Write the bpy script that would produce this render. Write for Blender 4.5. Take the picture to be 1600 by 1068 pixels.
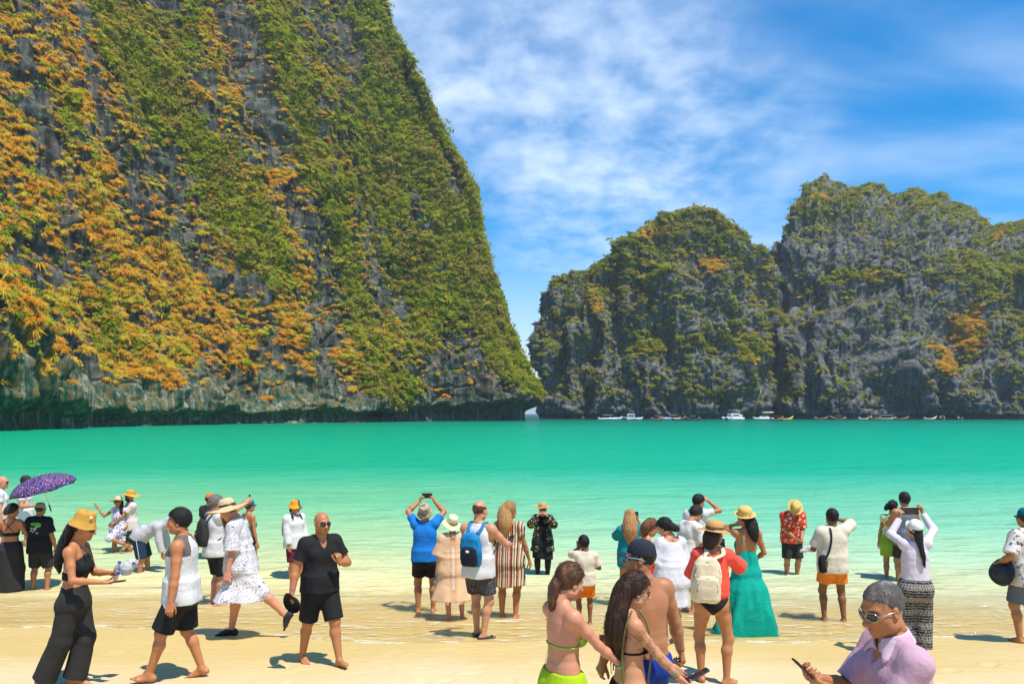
import bpy, math, random
import numpy as np
from mathutils import Vector, Matrix

for _o in list(bpy.data.objects):
    bpy.data.objects.remove(_o, do_unlink=True)
SC = bpy.context.scene
COL = SC.collection
R = math.radians

# ------------------------------------------------------------------ camera
CAM_Z, FPX, HOR = 3.3, 1200.0, 646.0          # eye height, focal length in photo pixels, horizon row
cam_d = bpy.data.cameras.new('camera')
cam = bpy.data.objects.new('camera', cam_d)
COL.objects.link(cam)
cam.location = (0, 0, CAM_Z)
cam.rotation_euler = (R(90), 0, 0)
cam_d.sensor_width = 36.0
cam_d.lens = FPX / 1600 * 36
cam_d.shift_y = (HOR - 534) / 1600
cam_d.clip_start = 0.05
cam_d.clip_end = 20000
SC.camera = cam

# ------------------------------------------------------------------ sky, sun, exposure
SUN_EL, SUN_AZ = R(67), math.atan2(0.72, -0.69)     # azimuth measured from +Y towards +X
w = bpy.data.worlds.new('World')
SC.world = w
w.use_nodes = True
nt = w.node_tree
nt.nodes.clear()


def N(tree, t, **kw):
    n = tree.nodes.new(t)
    for k, v in kw.items():
        if k == 'ins':
            for a, b in v.items():
                n.inputs[a].default_value = b
        else:
            setattr(n, k, v)
    return n


def math_node(tree, op, a, b=None, c=None, clamp=False):
    n = tree.nodes.new('ShaderNodeMath')
    n.operation = op
    n.use_clamp = clamp
    for i, v in enumerate((a, b, c)):
        if v is None:
            continue
        if isinstance(v, (int, float)):
            n.inputs[i].default_value = v
        else:
            tree.links.new(v, n.inputs[i])
    return n.outputs[0]


def maprange(tree, v, a, b, c=0.0, d=1.0, smooth=True):
    n = tree.nodes.new('ShaderNodeMapRange')
    n.interpolation_type = 'SMOOTHSTEP' if smooth else 'LINEAR'
    tree.links.new(v, n.inputs[0])
    for i, q in enumerate((a, b, c, d)):
        n.inputs[1 + i].default_value = q
    return n.outputs[0]


def mixc(tree, f, a, b, blend='MIX'):
    n = tree.nodes.new('ShaderNodeMix')
    n.data_type = 'RGBA'
    n.blend_type = blend
    n.clamp_factor = True
    for sock, v in ((n.inputs[0], f), (n.inputs[6], a), (n.inputs[7], b)):
        if isinstance(v, (int, float)):
            sock.default_value = v
        elif isinstance(v, (tuple, list)):
            sock.default_value = (*v[:3], 1.0)
        else:
            tree.links.new(v, sock)
    return n.outputs[2]


sky = N(nt, 'ShaderNodeTexSky', sky_type='NISHITA', sun_disc=False, sun_elevation=SUN_EL,
        sun_rotation=SUN_AZ, air_density=1.0, dust_density=0.4, ozone_density=3.0)
hs = N(nt, 'ShaderNodeHueSaturation', ins={'Saturation': 1.62, 'Value': 0.72, 'Hue': 0.497})
nt.links.new(sky.outputs[0], hs.inputs['Color'])
tc = N(nt, 'ShaderNodeTexCoord')
sep = N(nt, 'ShaderNodeSeparateXYZ')
nt.links.new(tc.outputs['Generated'], sep.inputs[0])
den = math_node(nt, 'ADD', math_node(nt, 'MAXIMUM', sep.outputs[2], 0.0), 0.16)
cb = N(nt, 'ShaderNodeCombineXYZ')
nt.links.new(math_node(nt, 'DIVIDE', sep.outputs[0], den), cb.inputs[0])
nt.links.new(math_node(nt, 'DIVIDE', sep.outputs[1], den), cb.inputs[1])


def sky_noise(scale, detail, rough, stretch=(1, 1, 1), dist=0.0):
    mp = N(nt, 'ShaderNodeMapping')
    mp.inputs['Scale'].default_value = stretch
    nt.links.new(cb.outputs[0], mp.inputs[0])
    n = N(nt, 'ShaderNodeTexNoise', ins={'Scale': scale, 'Detail': detail, 'Roughness': rough, 'Distortion': dist})
    nt.links.new(mp.outputs[0], n.inputs['Vector'])
    return n.outputs['Fac']


def sky_blob(px, py, deg_in, deg_out):
    d = Vector(((px - 800) / FPX, 1.0, (HOR - py) / FPX)).normalized()
    vm = N(nt, 'ShaderNodeVectorMath', operation='DOT_PRODUCT')
    nt.links.new(tc.outputs['Generated'], vm.inputs[0])
    vm.inputs[1].default_value = d
    return maprange(nt, vm.outputs['Value'], math.cos(R(deg_out)), math.cos(R(deg_in)))


bank = math_node(nt, 'MAXIMUM', sky_blob(790, 70, 2, 12), sky_blob(950, 220, 3, 14))
bank = math_node(nt, 'MAXIMUM', bank, math_node(nt, 'MULTIPLY', sky_blob(700, 40, 1, 12), 0.9))
bank = math_node(nt, 'MAXIMUM', bank, math_node(nt, 'MULTIPLY', sky_blob(1130, 240, 1, 9), 0.6))
band = math_node(nt, 'MULTIPLY', sky_blob(1450, 230, 4, 17), 0.45)
puff = sky_noise(10.0, 8, 0.56, (1.0, 0.8, 1), 0.15)
soft = sky_noise(3.0, 5, 0.55, (0.9, 1.3, 1), 0.3)
wisp = sky_noise(1.6, 5, 0.5, (0.6, 1.4, 1), 0.3)
c1 = math_node(nt, 'MULTIPLY', maprange(nt, math_node(nt, 'ADD', math_node(nt, 'MULTIPLY', puff, 0.62), math_node(nt, 'MULTIPLY', soft, 0.38)), 0.27, 0.80), bank)
c2 = math_node(nt, 'MULTIPLY', maprange(nt, wisp, 0.34, 0.72), math_node(nt, 'ADD', math_node(nt, 'MULTIPLY', bank, 0.30), math_node(nt, 'ADD', math_node(nt, 'MULTIPLY', band, 0.7), 0.02)))
cl = math_node(nt, 'ADD', math_node(nt, 'MULTIPLY', c1, 0.60), c2, clamp=True)
low = maprange(nt, sep.outputs[2], 0.26, 0.0, 0.0, 0.55)
cl = math_node(nt, 'MAXIMUM', cl, low)
skyc = mixc(nt, cl, hs.outputs[0], (4.2, 4.75, 5.4))
bg = N(nt, 'ShaderNodeBackground', ins={'Strength': 0.15})
nt.links.new(skyc, bg.inputs['Color'])
wo = N(nt, 'ShaderNodeOutputWorld')
nt.links.new(bg.outputs[0], wo.inputs['Surface'])

sun_d = bpy.data.lights.new('sun', 'SUN')
sun_d.energy = 3.6
sun_d.angle = R(0.5)
sun_d.color = (1.0, 0.95, 0.86)
sun = bpy.data.objects.new('sun', sun_d)
COL.objects.link(sun)
_to = Vector((math.sin(SUN_AZ) * math.cos(SUN_EL), math.cos(SUN_AZ) * math.cos(SUN_EL), math.sin(SUN_EL)))
sun.rotation_euler = (-_to).to_track_quat('-Z', 'Y').to_euler()
sun.location = (60, -60, 300)

SC.view_settings.view_transform = 'Standard'
SC.view_settings.look = 'None'
SC.view_settings.gamma = 1.0
SC.view_settings.exposure = 0.82
SC.view_settings.use_curve_mapping = False
SC.render.engine = 'CYCLES'
SC.cycles.max_bounces = 6
SC.cycles.transparent_max_bounces = 12
SC.cycles.caustics_reflective = False
SC.cycles.caustics_refractive = False

RNG = np.random.default_rng(7)
rnd = random.Random(11)


# ------------------------------------------------------------------ helpers
def tag(o, label=None, cat=None, group=None, kind=None):
    if label: o['label'] = label
    if cat: o['category'] = cat
    if group: o['group'] = group
    if kind: o['kind'] = kind
    return o


def empty(name, loc=(0, 0, 0), rz=0.0, label=None, cat=None, group=None):
    o = bpy.data.objects.new(name, None)
    COL.objects.link(o)
    o.location = loc
    o.rotation_euler = (0, 0, rz)
    o.empty_display_size = 0.1
    return tag(o, label, cat, group)


def link_mesh(name, me, mat=None, parent=None, smooth=True):
    if mat is not None:
        for m in (mat if isinstance(mat, (list, tuple)) else [mat]):
            me.materials.append(m)
    if smooth and len(me.polygons):
        me.polygons.foreach_set('use_smooth', np.ones(len(me.polygons), dtype=bool))
    o = bpy.data.objects.new(name, me)
    COL.objects.link(o)
    if parent is not None:
        o.parent = parent
    return o


def np_mesh(name, V, F):
    """V (n,3) floats, F (m,3|4) ints -> mesh."""
    V = np.asarray(V, dtype=np.float32)
    F = np.asarray(F, dtype=np.int32)
    me = bpy.data.meshes.new(name)
    me.vertices.add(len(V))
    me.vertices.foreach_set('co', V.ravel())
    k = F.shape[1]
    me.loops.add(F.size)
    me.loops.foreach_set('vertex_index', F.ravel())
    me.polygons.add(len(F))
    me.polygons.foreach_set('loop_start', np.arange(0, F.size, k, dtype=np.int32))
    me.update(calc_edges=True)
    return me


def set_col(me, name, C):
    a = me.attributes.new(name, 'FLOAT_COLOR', 'POINT')
    C = np.asarray(C, dtype=np.float32)
    if C.shape[1] == 3:
        C = np.concatenate([C, np.ones((len(C), 1), np.float32)], 1)
    a.data.foreach_set('color', C.ravel())


_P = np.random.default_rng(3).permutation(256).astype(np.int32)
_P = np.concatenate([_P, _P, _P])
_G = np.random.default_rng(5).normal(size=(256, 3)).astype(np.float32)
_G /= np.linalg.norm(_G, axis=1, keepdims=True)


def perlin(x, y, z):
    x, y, z = [np.asarray(a, dtype=np.float32) for a in (x, y, z)]
    x, y, z = np.broadcast_arrays(x, y, z)
    xi, yi, zi = [np.floor(a).astype(np.int32) for a in (x, y, z)]
    xf, yf, zf = x - xi, y - yi, z - zi
    u, v, w_ = [t * t * t * (t * (t * 6 - 15) + 10) for t in (xf, yf, zf)]
    xi, yi, zi = xi & 255, yi & 255, zi & 255
    res = 0
    for dx in (0, 1):
        wx = u if dx else 1 - u
        for dy in (0, 1):
            wy = v if dy else 1 - v
            for dz in (0, 1):
                wz = w_ if dz else 1 - w_
                h = _P[_P[_P[(xi + dx) & 255] + ((yi + dy) & 255)] + ((zi + dz) & 255)]
                g = _G[h]
                res = res + wx * wy * wz * (g[..., 0] * (xf - dx) + g[..., 1] * (yf - dy) + g[..., 2] * (zf - dz))
    return res * 1.5


def fbm(x, y, z, octs=4, gain=0.5):
    a, s, t = 1.0, 0, 0
    for i in range(octs):
        s = s + a * perlin(np.asarray(x) * 2 ** i + 17.3 * i, np.asarray(y) * 2 ** i + 5.1 * i, np.asarray(z) * 2 ** i)
        t += a
        a *= gain
    return s / t * 1.4


def sstep(a, b, x):
    t = np.clip((np.asarray(x, dtype=np.float32) - a) / (b - a), 0, 1)
    return t * t * (3 - 2 * t)


def new_mat(name):
    m = bpy.data.materials.new(name)
    m.use_nodes = True
    t = m.node_tree
    b = t.nodes['Principled BSDF']
    return m, t, b
# ------------------------------------------------------------------ ground profile
_GY = np.array([-30, -5, 0.5, 2.9, 5.2, 7.0, 8.7, 10.2, 11.2, 11.8, 13.0, 14.2, 15.2, 16.0, 19.0, 26.0, 40.0, 70.0, 140.0, 400.0, 6000.0])
_GZ = np.array([2.2, 1.45, 1.15, 0.98, 0.68, 0.60, 0.50, 0.34, 0.20, 0.12, 0.04, -0.02, -0.10, -0.18, -0.32, -0.65, -1.4, -3.0, -6.0, -9.0, -12.0])


def ground_z(y):
    return float(np.interp(y, _GY, _GZ))


def solve_d(py, lift=0.0):
    """distance at which the sand (or the water above it) shows at photo row py"""
    lo, hi = 1.5, 60.0
    for _ in range(50):
        m = 0.5 * (lo + hi)
        z = ground_z(m) + lift
        if HOR + FPX * (CAM_Z - z) / m > py: lo = m
        else: hi = m
    return lo


def px_x(px, d):
    return (px - 800) / FPX * d


def px_z(py, d):
    return CAM_Z - (py - HOR) / FPX * d


def grid_faces(nu, nv):
    i = np.arange(nu - 1)[:, None] * nv + np.arange(nv - 1)[None, :]
    return np.stack([i, i + nv, i + nv + 1, i + 1], -1).reshape(-1, 4)


ys = np.concatenate([np.linspace(-30, 1, 20), np.linspace(1.2, 6.4, 60), np.linspace(6.45, 12.5, 170), np.linspace(12.6, 22, 80), np.geomspace(22.5, 140, 40), np.geomspace(160, 6000, 12)])
xs = np.concatenate([-np.geomspace(4000, 22, 16), np.linspace(-20, -9, 60), np.linspace(-8.95, 8.95, 500), np.linspace(9, 20, 60), np.geomspace(22, 4000, 16)])
XX, YY = np.meshgrid(xs, ys, indexing='ij')
ZZ = np.interp(YY + 0.5 * fbm(XX / 7, YY / 5, 0.3, 2), _GY, _GZ)
near = sstep(30, 14, YY) * sstep(30, 20, np.abs(XX))
ZZ = ZZ + near * (0.012 * fbm(XX / 1.1, YY / 0.8, 3.1, 3) + 0.004 * perlin(XX * 2.2, YY * 6.0, 0.7))
dry = sstep(9.2, 7.0, YY)
ZZ = ZZ + dry * near * 0.012 * fbm(XX * 2.5, YY * 2.5, 9.7, 3)
# foot tracks pressed into the sand, softened by the wash
_r = np.random.default_rng(77)
for _i in range(46):
    tx, ty, th = _r.uniform(-7.5, 7.5), _r.uniform(4.5, 10.2), _r.uniform(0, 6.28)
    for _k in range(_r.integers(3, 8)):
        th += _r.normal() * .12
        tx += math.cos(th) * .62; ty += math.sin(th) * .62
        sd_k = .09 if _k % 2 else -.09
        cx, cy = tx - math.sin(th) * sd_k, ty + math.cos(th) * sd_k
        if not (4 < cy < 10.6 and abs(cx) < 8.8): continue
        ii = slice(np.searchsorted(xs, cx - .3), np.searchsorted(xs, cx + .3)); jj = slice(np.searchsorted(ys, cy - .3), np.searchsorted(ys, cy + .3))
        dx, dy = XX[ii, jj] - cx, YY[ii, jj] - cy
        u = (dx * math.cos(th) + dy * math.sin(th)) / .135; v = (-dx * math.sin(th) + dy * math.cos(th)) / .06
        q = np.sqrt(u * u + v * v)
        ZZ[ii, jj] += _r.uniform(.35, 1.0) * (-.020 * np.exp(-q**3) + .007 * np.exp(-((q - 1.35) / .35)**2)) * (1 - .7 * sstep(8.6, 10.0, cy))
me = np_mesh('sand', np.stack([XX, YY, ZZ], -1).reshape(-1, 3), grid_faces(len(xs), len(ys)))
m, t, b = new_mat('sand')
tcn = N(t, 'ShaderNodeTexCoord')
sp = N(t, 'ShaderNodeSeparateXYZ')
t.links.new(tcn.outputs['Object'], sp.inputs[0])


def tnoise(t, vec, scale, detail=4, rough=0.55, stretch=None, dist=0.0):
    if stretch:
        mp = N(t, 'ShaderNodeMapping')
        mp.inputs['Scale'].default_value = stretch
        t.links.new(vec, mp.inputs[0])
        vec = mp.outputs[0]
    n = N(t, 'ShaderNodeTexNoise', ins={'Scale': scale, 'Detail': detail, 'Roughness': rough, 'Distortion': dist})
    t.links.new(vec, n.inputs['Vector'])
    return n.outputs['Fac']


def bump(t, b, h, strength, dist, prev=None):
    n = N(t, 'ShaderNodeBump', ins={'Strength': strength, 'Distance': dist})
    t.links.new(h, n.inputs['Height'])
    if prev is not None:
        t.links.new(prev, n.inputs['Normal'])
    if b is not None:
        t.links.new(n.outputs[0], b.inputs['Normal'])
    return n.outputs[0]


ob = tcn.outputs['Object']
wetn = math_node(t, 'ADD', sp.outputs[1], math_node(t, 'MULTIPLY', math_node(t, 'SUBTRACT', tnoise(t, ob, 0.35, 3), 0.5), 4.0))
wet = maprange(t, wetn, 7.6, 9.6)
grain = tnoise(t, ob, 240, 2)
blot = tnoise(t, ob, 1.6, 4)
dryc = mixc(t, blot, (0.55, 0.43, 0.24), (0.62, 0.50, 0.295))
wetc = mixc(t, tnoise(t, ob, 1.2, 4, 0.55, (0.4, 1.5, 1)), (0.56, 0.395, 0.135), (0.63, 0.465, 0.19))
cc = mixc(t, wet, dryc, wetc)
cc = mixc(t, math_node(t, 'MULTIPLY', maprange(t, grain, 0.35, 0.75), 0.22), cc, (0.34, 0.24, 0.13))
t.links.new(cc, b.inputs['Base Color'])
t.links.new(maprange(t, wet, 0, 1, 0.85, 0.42), b.inputs['Roughness'])
b.inputs['Specular IOR Level'].default_value = 0.25
n1 = bump(t, None, tnoise(t, ob, 9, 5, 0.6), 0.5, 0.02)
rip = N(t, 'ShaderNodeTexWave', bands_direction='Y', ins={'Scale': 2.4, 'Distortion': 6.0, 'Detail': 2.0, 'Detail Scale': 1.2})
t.links.new(ob, rip.inputs['Vector'])
n2 = bump(t, None, rip.outputs['Fac'], 0.20, 0.012, n1)
bump(t, b, grain, 0.25, 0.004, n2)
sand = link_mesh('sand', me, m)
tag(sand, 'pale golden sand of the beach sloping into the sea', kind='structure')

# ------------------------------------------------------------------ water
ys = np.concatenate([np.linspace(8.6, 30, 330), np.geomspace(30.3, 400, 200), np.geomspace(420, 12000, 24)])
xs = np.concatenate([-np.geomspace(9000, 26, 26), np.linspace(-25, 25, 300), np.geomspace(26, 9000, 26)])
XX, YY = np.meshgrid(xs, ys, indexing='ij')
gz = np.interp(YY + 0.5 * fbm(XX / 7, YY / 5, 0.3, 2), _GY, _GZ)
edge = 10.3 + 0.95 * fbm(XX / 5.5, 0.3, 1.7, 3) - 0.25 * np.sin(XX * 0.35 + 1.0)
film = gz + np.where(YY > edge, 0.016 * sstep(0, 0.6, YY - edge) + 0.004, -0.05)
amp = sstep(13.5, 18, YY) * sstep(400, 120, YY)
wave = 0.066 * amp * (fbm(XX / 3.2, YY / 1.1, 2.2, 3) + 0.6 * perlin(XX / 9, YY / 3.0, 5.0))
lap = 0.010 * sstep(9.5, 11, YY) * sstep(18, 13, YY) * fbm(XX / 1.3, YY / 0.45, 7.7, 2)
ZZ = np.maximum(film, 0.0 + wave) + lap
me = np_mesh('sea', np.stack([XX, YY, ZZ], -1).reshape(-1, 3), grid_faces(len(xs), len(ys)))
# how much water lies over the sand, and how far past the wash line a point is
dep = np.clip(-gz, 0, 20)
set_col(me, 'depth', np.stack([np.clip(dep / 8, 0, 1), np.clip((YY - edge) / 6, 0, 1), np.clip((YY - edge) / 0.5, 0, 1)], -1).reshape(-1, 3))
m, t, b = new_mat('sea_water')
tcn = N(t, 'ShaderNodeTexCoord')
ob = tcn.outputs['Object']
at = N(t, 'ShaderNodeAttribute', attribute_name='depth')
sp = N(t, 'ShaderNodeSeparateColor')
t.links.new(at.outputs['Color'], sp.inputs[0])
xyz = N(t, 'ShaderNodeSeparateXYZ')
t.links.new(ob, xyz.inputs[0])
big = tnoise(t, ob, 0.02, 3, 0.5, (0.6, 1.6, 1))
mid = tnoise(t, ob, 0.16, 4, 0.55, (0.5, 1.5, 1))
lg = math_node(t, 'LOGARITHM', math_node(t, 'MAXIMUM', xyz.outputs[1], 1.0), 10.0)
lg = math_node(t, 'ADD', lg, math_node(t, 'MULTIPLY', math_node(t, 'SUBTRACT', big, 0.5), 0.20))
lg = math_node(t, 'ADD', lg, math_node(t, 'MULTIPLY', math_node(t, 'SUBTRACT', mid, 0.5), 0.10))
rp = N(t, 'ShaderNodeValToRGB')
t.links.new(maprange(t, lg, 1.0, 3.0, smooth=False), rp.inputs[0])
el = rp.color_ramp.elements
stops = [(0.03, (0.70, 0.53, 0.22)), (0.075, (0.66, 0.56, 0.26)), (0.105, (0.50, 0.55, 0.285)), (0.145, (0.35, 0.52, 0.275)), (0.19, (0.22, 0.475, 0.255)), (0.26, (0.105, 0.42, 0.22)),
         (0.305, (0.045, 0.38, 0.21)), (0.335, (0.012, 0.34, 0.175)), (0.47, (0.004, 0.31, 0.16)), (0.62, (0.002, 0.255, 0.135)), (0.78, (0.002, 0.14, 0.085)), (0.9, (0.003, 0.07, 0.06))]  # the darkest far stops paint in the cliffs' dark reflection
el[0].position, el[0].color = stops[0][0], (*stops[0][1], 1)
el[1].position, el[1].color = stops[-1][0], (*stops[-1][1], 1)
for p_, c_ in stops[1:-1]:
    e = el.new(p_)
    e.color = (*c_, 1)
wc = rp.outputs[0]
cyan = maprange(t, math_node(t, 'ADD', math_node(t, 'DIVIDE', xyz.outputs[0], xyz.outputs[1]), math_node(t, 'MULTIPLY', math_node(t, 'SUBTRACT', big, 0.5), 0.5)), -0.25, 0.35)
wc = mixc(t, math_node(t, 'MULTIPLY', cyan, 0.55), wc, mixc(t, 1.0, wc, (0.70, 1.02, 1.36), 'MULTIPLY'))
# foam: thin broken lines in the wash and at its edge
fn = tnoise(t, ob, 1.0, 5, 0.6, (0.55, 1.8, 1), 0.6)
fn2 = tnoise(t, ob, 6.0, 3, 0.6, (0.6, 1.4, 1), 0.3)
line = maprange(t, math_node(t, 'ABSOLUTE', math_node(t, 'SUBTRACT', fn, 0.5)), 0.035, 0.0)
line = math_node(t, 'MULTIPLY', line, maprange(t, fn2, 0.40, 0.62))
line = math_node(t, 'MULTIPLY', line, maprange(t, sp.outputs[1], 1.0, 0.4))
rim = math_node(t, 'MULTIPLY', maprange(t, sp.outputs[2], 0.5, 0.1), maprange(t, fn2, 0.36, 0.6))
fn3 = tnoise(t, ob, 2.3, 4, 0.6, (0.45, 1.9, 1), 0.8)
line2 = math_node(t, 'MULTIPLY', maprange(t, math_node(t, 'ABSOLUTE', math_node(t, 'SUBTRACT', fn3, 0.5)), 0.05, 0.0), maprange(t, fn, 0.42, 0.60))
line2 = math_node(t, 'MULTIPLY', line2, maprange(t, sp.outputs[1], 1.0, 0.5))
line = math_node(t, 'MAXIMUM', line, math_node(t, 'MULTIPLY', line2, 0.55))
foam = math_node(t, 'MAXIMUM', math_node(t, 'MULTIPLY', line, 0.75), math_node(t, 'MULTIPLY', rim, 0.7))
wc = mixc(t, foam, wc, (0.78, 0.76, 0.66))
# opacity grows with the water's depth
opq = maprange(t, math_node(t, 'ADD', xyz.outputs[1], math_node(t, 'MULTIPLY', math_node(t, 'SUBTRACT', tnoise(t, ob, 0.45, 3, 0.5, (.6, 1.4, 1)), 0.5), 3.0)), 10.6, 15.6, 0.0, 1.0)
opq = math_node(t, 'ADD', math_node(t, 'MULTIPLY', opq, 0.96), math_node(t, 'MULTIPLY', maprange(t, mid, 0.3, 0.7), 0.03))
opq = math_node(t, 'MAXIMUM', opq, foam)
dif = N(t, 'ShaderNodeBsdfDiffuse')
t.links.new(wc, dif.inputs['Color'])
trn = N(t, 'ShaderNodeBsdfTransparent', ins={'Color': (0.995, 0.985, 0.94, 1)})
mx = N(t, 'ShaderNodeMixShader')
t.links.new(opq, mx.inputs[0]); t.links.new(trn.outputs[0], mx.inputs[1]); t.links.new(dif.outputs[0], mx.inputs[2])
gl = N(t, 'ShaderNodeBsdfGlossy', ins={'Roughness': 0.08})
r1 = tnoise(t, ob, 1.4, 5, 0.6, (0.35, 1.3, 1), 0.4)
r2 = tnoise(t, ob, 7.0, 3, 0.6, (0.5, 1.2, 1))
nb = bump(t, None, tnoise(t, ob, 0.30, 5, 0.65, (0.45, 1.3, 1), 0.3), 0.8, 1.3)
nb = bump(t, None, r1, 0.8, 0.22, nb)
nb = bump(t, None, r2, 0.5, 0.03, nb)
t.links.new(nb, gl.inputs['Normal'])
t.links.new(nb, dif.inputs['Normal'])
fr = N(t, 'ShaderNodeFresnel', ins={'IOR': 1.33})
t.links.new(nb, fr.inputs['Normal'])
fac = math_node(t, 'MINIMUM', math_node(t, 'MULTIPLY', fr.outputs[0], 0.55), 0.23)
mx2 = N(t, 'ShaderNodeMixShader')
t.links.new(fac, mx2.inputs[0]); t.links.new(mx.outputs[0], mx2.inputs[1]); t.links.new(gl.outputs[0], mx2.inputs[2])
t.nodes.remove(b)
t.links.new(mx2.outputs[0], t.nodes['Material Output'].inputs['Surface'])
sea = link_mesh('sea', me, m)
tag(sea, 'clear turquoise sea water of the bay', kind='structure')

# ------------------------------------------------------------------ limestone cliffs
def catmull(P, n):
    """smooth resample of control points P (k,c) at n points, by chord length"""
    P = np.asarray(P, dtype=float)
    d = np.concatenate([[0], np.cumsum(np.maximum(1e-6, np.linalg.norm(np.diff(P[:, :2], axis=0), axis=1)))])
    s = np.linspace(0, d[-1], n)
    out = []
    for c in range(P.shape[1]):
        y = P[:, c]
        mslope = np.gradient(y, d)
        i = np.clip(np.searchsorted(d, s) - 1, 0, len(d) - 2)
        h = d[i + 1] - d[i]
        q = (s - d[i]) / h
        out.append((2 * q**3 - 3 * q**2 + 1) * y[i] + (q**3 - 2 * q**2 + q) * h * mslope[i] + (-2 * q**3 + 3 * q**2) * y[i + 1] + (q**3 - q**2) * h * mslope[i + 1])
    return np.stack(out, -1), s


def surf_normals(P):
    du = np.gradient(P, axis=0)
    dv = np.gradient(P, axis=1)
    n = np.cross(du, dv)
    n /= np.linalg.norm(n, axis=-1, keepdims=True) + 1e-9
    return n


def cliff_relief(S, H, seed, k=1.0, flute=1.0, shelf=1.0):
    """outward relief in metres over path length S and height H"""
    warp = 6 * fbm(S / 40, H / 40, seed + 4.4, 2)
    big_ = 9.5 * fbm(S / 46, H / 80, seed, 4)
    butt = 8.0 * (0.42 - np.abs(perlin((S + warp) / 19, H / 90, seed + 1.5))) * flute
    fl = 3.2 * (0.42 - np.abs(perlin((S + warp) / 6.5, H / 38, seed + 2.5))) * flute
    fl2 = 0.7 * (0.5 - np.abs(perlin((S + warp) / 1.6, H / 11, seed + 3.5))) * flute
    rough = 3.2 * fbm(S / 10, H / 10, seed + 6.6, 5, 0.6) - 2.4 * np.exp(-(perlin((S + warp) / 8, H / 26, seed + 13.5) / .07)**2) - 1.6 * np.exp(-(perlin(S / 16, H / 9, seed + 15.5) / .05)**2)
    ph = H / 9 + 1.2 * fbm(S / 30, H / 20, seed + 8, 2)
    ledge = (ph - np.floor(ph))
    ledge = 2.0 * shelf * (sstep(0.0, 0.15, ledge) - ledge) * sstep(-0.2, 0.4, perlin(S / 25, H / 18, seed + 9))
    return k * (big_ + butt + fl + fl2 + rough - ledge), big_, butt + fl


def rock_material(name, far=0.0):
    m, t, b = new_mat(name)
    tcn = N(t, 'ShaderNodeTexCoord')
    ob = tcn.outputs['Object']
    at = N(t, 'ShaderNodeAttribute', attribute_name='cover')
    sp = N(t, 'ShaderNodeSeparateColor')
    t.links.new(at.outputs['Color'], sp.inputs[0])
    streak = tnoise(t, ob, 0.55, 6, 0.65, (1, 1, 0.10), 0.5)
    blot = tnoise(t, ob, 0.16, 5, 0.6)
    fine = tnoise(t, ob, 2.2, 6, 0.7)
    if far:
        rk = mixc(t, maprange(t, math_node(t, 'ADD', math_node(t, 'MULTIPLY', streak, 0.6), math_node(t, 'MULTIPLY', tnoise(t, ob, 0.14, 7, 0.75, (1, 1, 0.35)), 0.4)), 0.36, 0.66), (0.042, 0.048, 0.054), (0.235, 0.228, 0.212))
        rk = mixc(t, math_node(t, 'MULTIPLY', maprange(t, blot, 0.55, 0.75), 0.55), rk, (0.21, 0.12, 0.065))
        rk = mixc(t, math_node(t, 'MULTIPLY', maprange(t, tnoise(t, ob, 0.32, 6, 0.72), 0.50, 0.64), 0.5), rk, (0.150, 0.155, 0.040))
    else:
        rk = mixc(t, maprange(t, math_node(t, 'ADD', math_node(t, 'MULTIPLY', streak, 0.5), math_node(t, 'MULTIPLY', tnoise(t, ob, 0.12, 7, 0.72, (1, 1, 0.5)), 0.5)), 0.40, 0.64), (0.014, 0.019, 0.016), (0.165, 0.165, 0.135))
        rk = mixc(t, math_node(t, 'MULTIPLY', maprange(t, blot, 0.5, 0.72), 0.5), rk, (0.20, 0.15, 0.07))
    rk = mixc(t, math_node(t, 'MULTIPLY', maprange(t, fine, 0.5, 0.72), 0.30), rk, (0.26, 0.255, 0.23))
    # algae and mineral streaks low down, with water-lit teal painted into their colour
    alg = mixc(t, maprange(t, tnoise(t, ob, 0.8, 5, 0.65, (1, 1, 0.09)), 0.40, 0.60), (0.010, 0.075, 0.050), (0.185, 0.140, 0.055))
    rk = mixc(t, sp.outputs[2], rk, mixc(t, maprange(t, streak, 0.52, 0.66), alg, (0.30, 0.295, 0.235)))
    leaf = mixc(t, maprange(t, fine, 0.35, 0.65), (0.10, 0.125, 0.008), (0.30, 0.31, 0.022))
    dryg = mixc(t, maprange(t, fine, 0.35, 0.65), (0.30, 0.15, 0.015), (0.52, 0.29, 0.045))
    vf = tnoise(t, ob, 0.9, 4, 0.6)
    gm = maprange(t, math_node(t, 'ADD', sp.outputs[0], math_node(t, 'MULTIPLY', math_node(t, 'SUBTRACT', vf, 0.5), 0.9)), 0.42, 0.58)
    om = maprange(t, math_node(t, 'ADD', sp.outputs[1], math_node(t, 'MULTIPLY', math_node(t, 'SUBTRACT', vf, 0.5), -0.9)), 0.42, 0.58)
    c = mixc(t, om, rk, dryg)
    c = mixc(t, gm, c, leaf)
    t.links.new(c, b.inputs['Base Color'])
    b.inputs['Roughness'].default_value = 0.95
    b.inputs['Specular IOR Level'].default_value = 0.12
    nb = bump(t, None, streak, 0.35, 0.8 + 0.8 * far)
    nb = bump(t, None, tnoise(t, ob, 0.8, 6, 0.7), 0.7, 0.9 + far, nb)
    bump(t, b, fine, 0.6, 0.35, nb)
    return m


def build_cliff(name, label, P, cover, mat):
    nu, nv = P.shape[:2]
    me = np_mesh(name, P.reshape(-1, 3), grid_faces(nu, nv))
    set_col(me, 'cover', cover.reshape(-1, 3))
    o = link_mesh(name, me, mat)
    return tag(o, label, kind='structure')


def w2(px, d):
    return (px_x(px, d), d)


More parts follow.
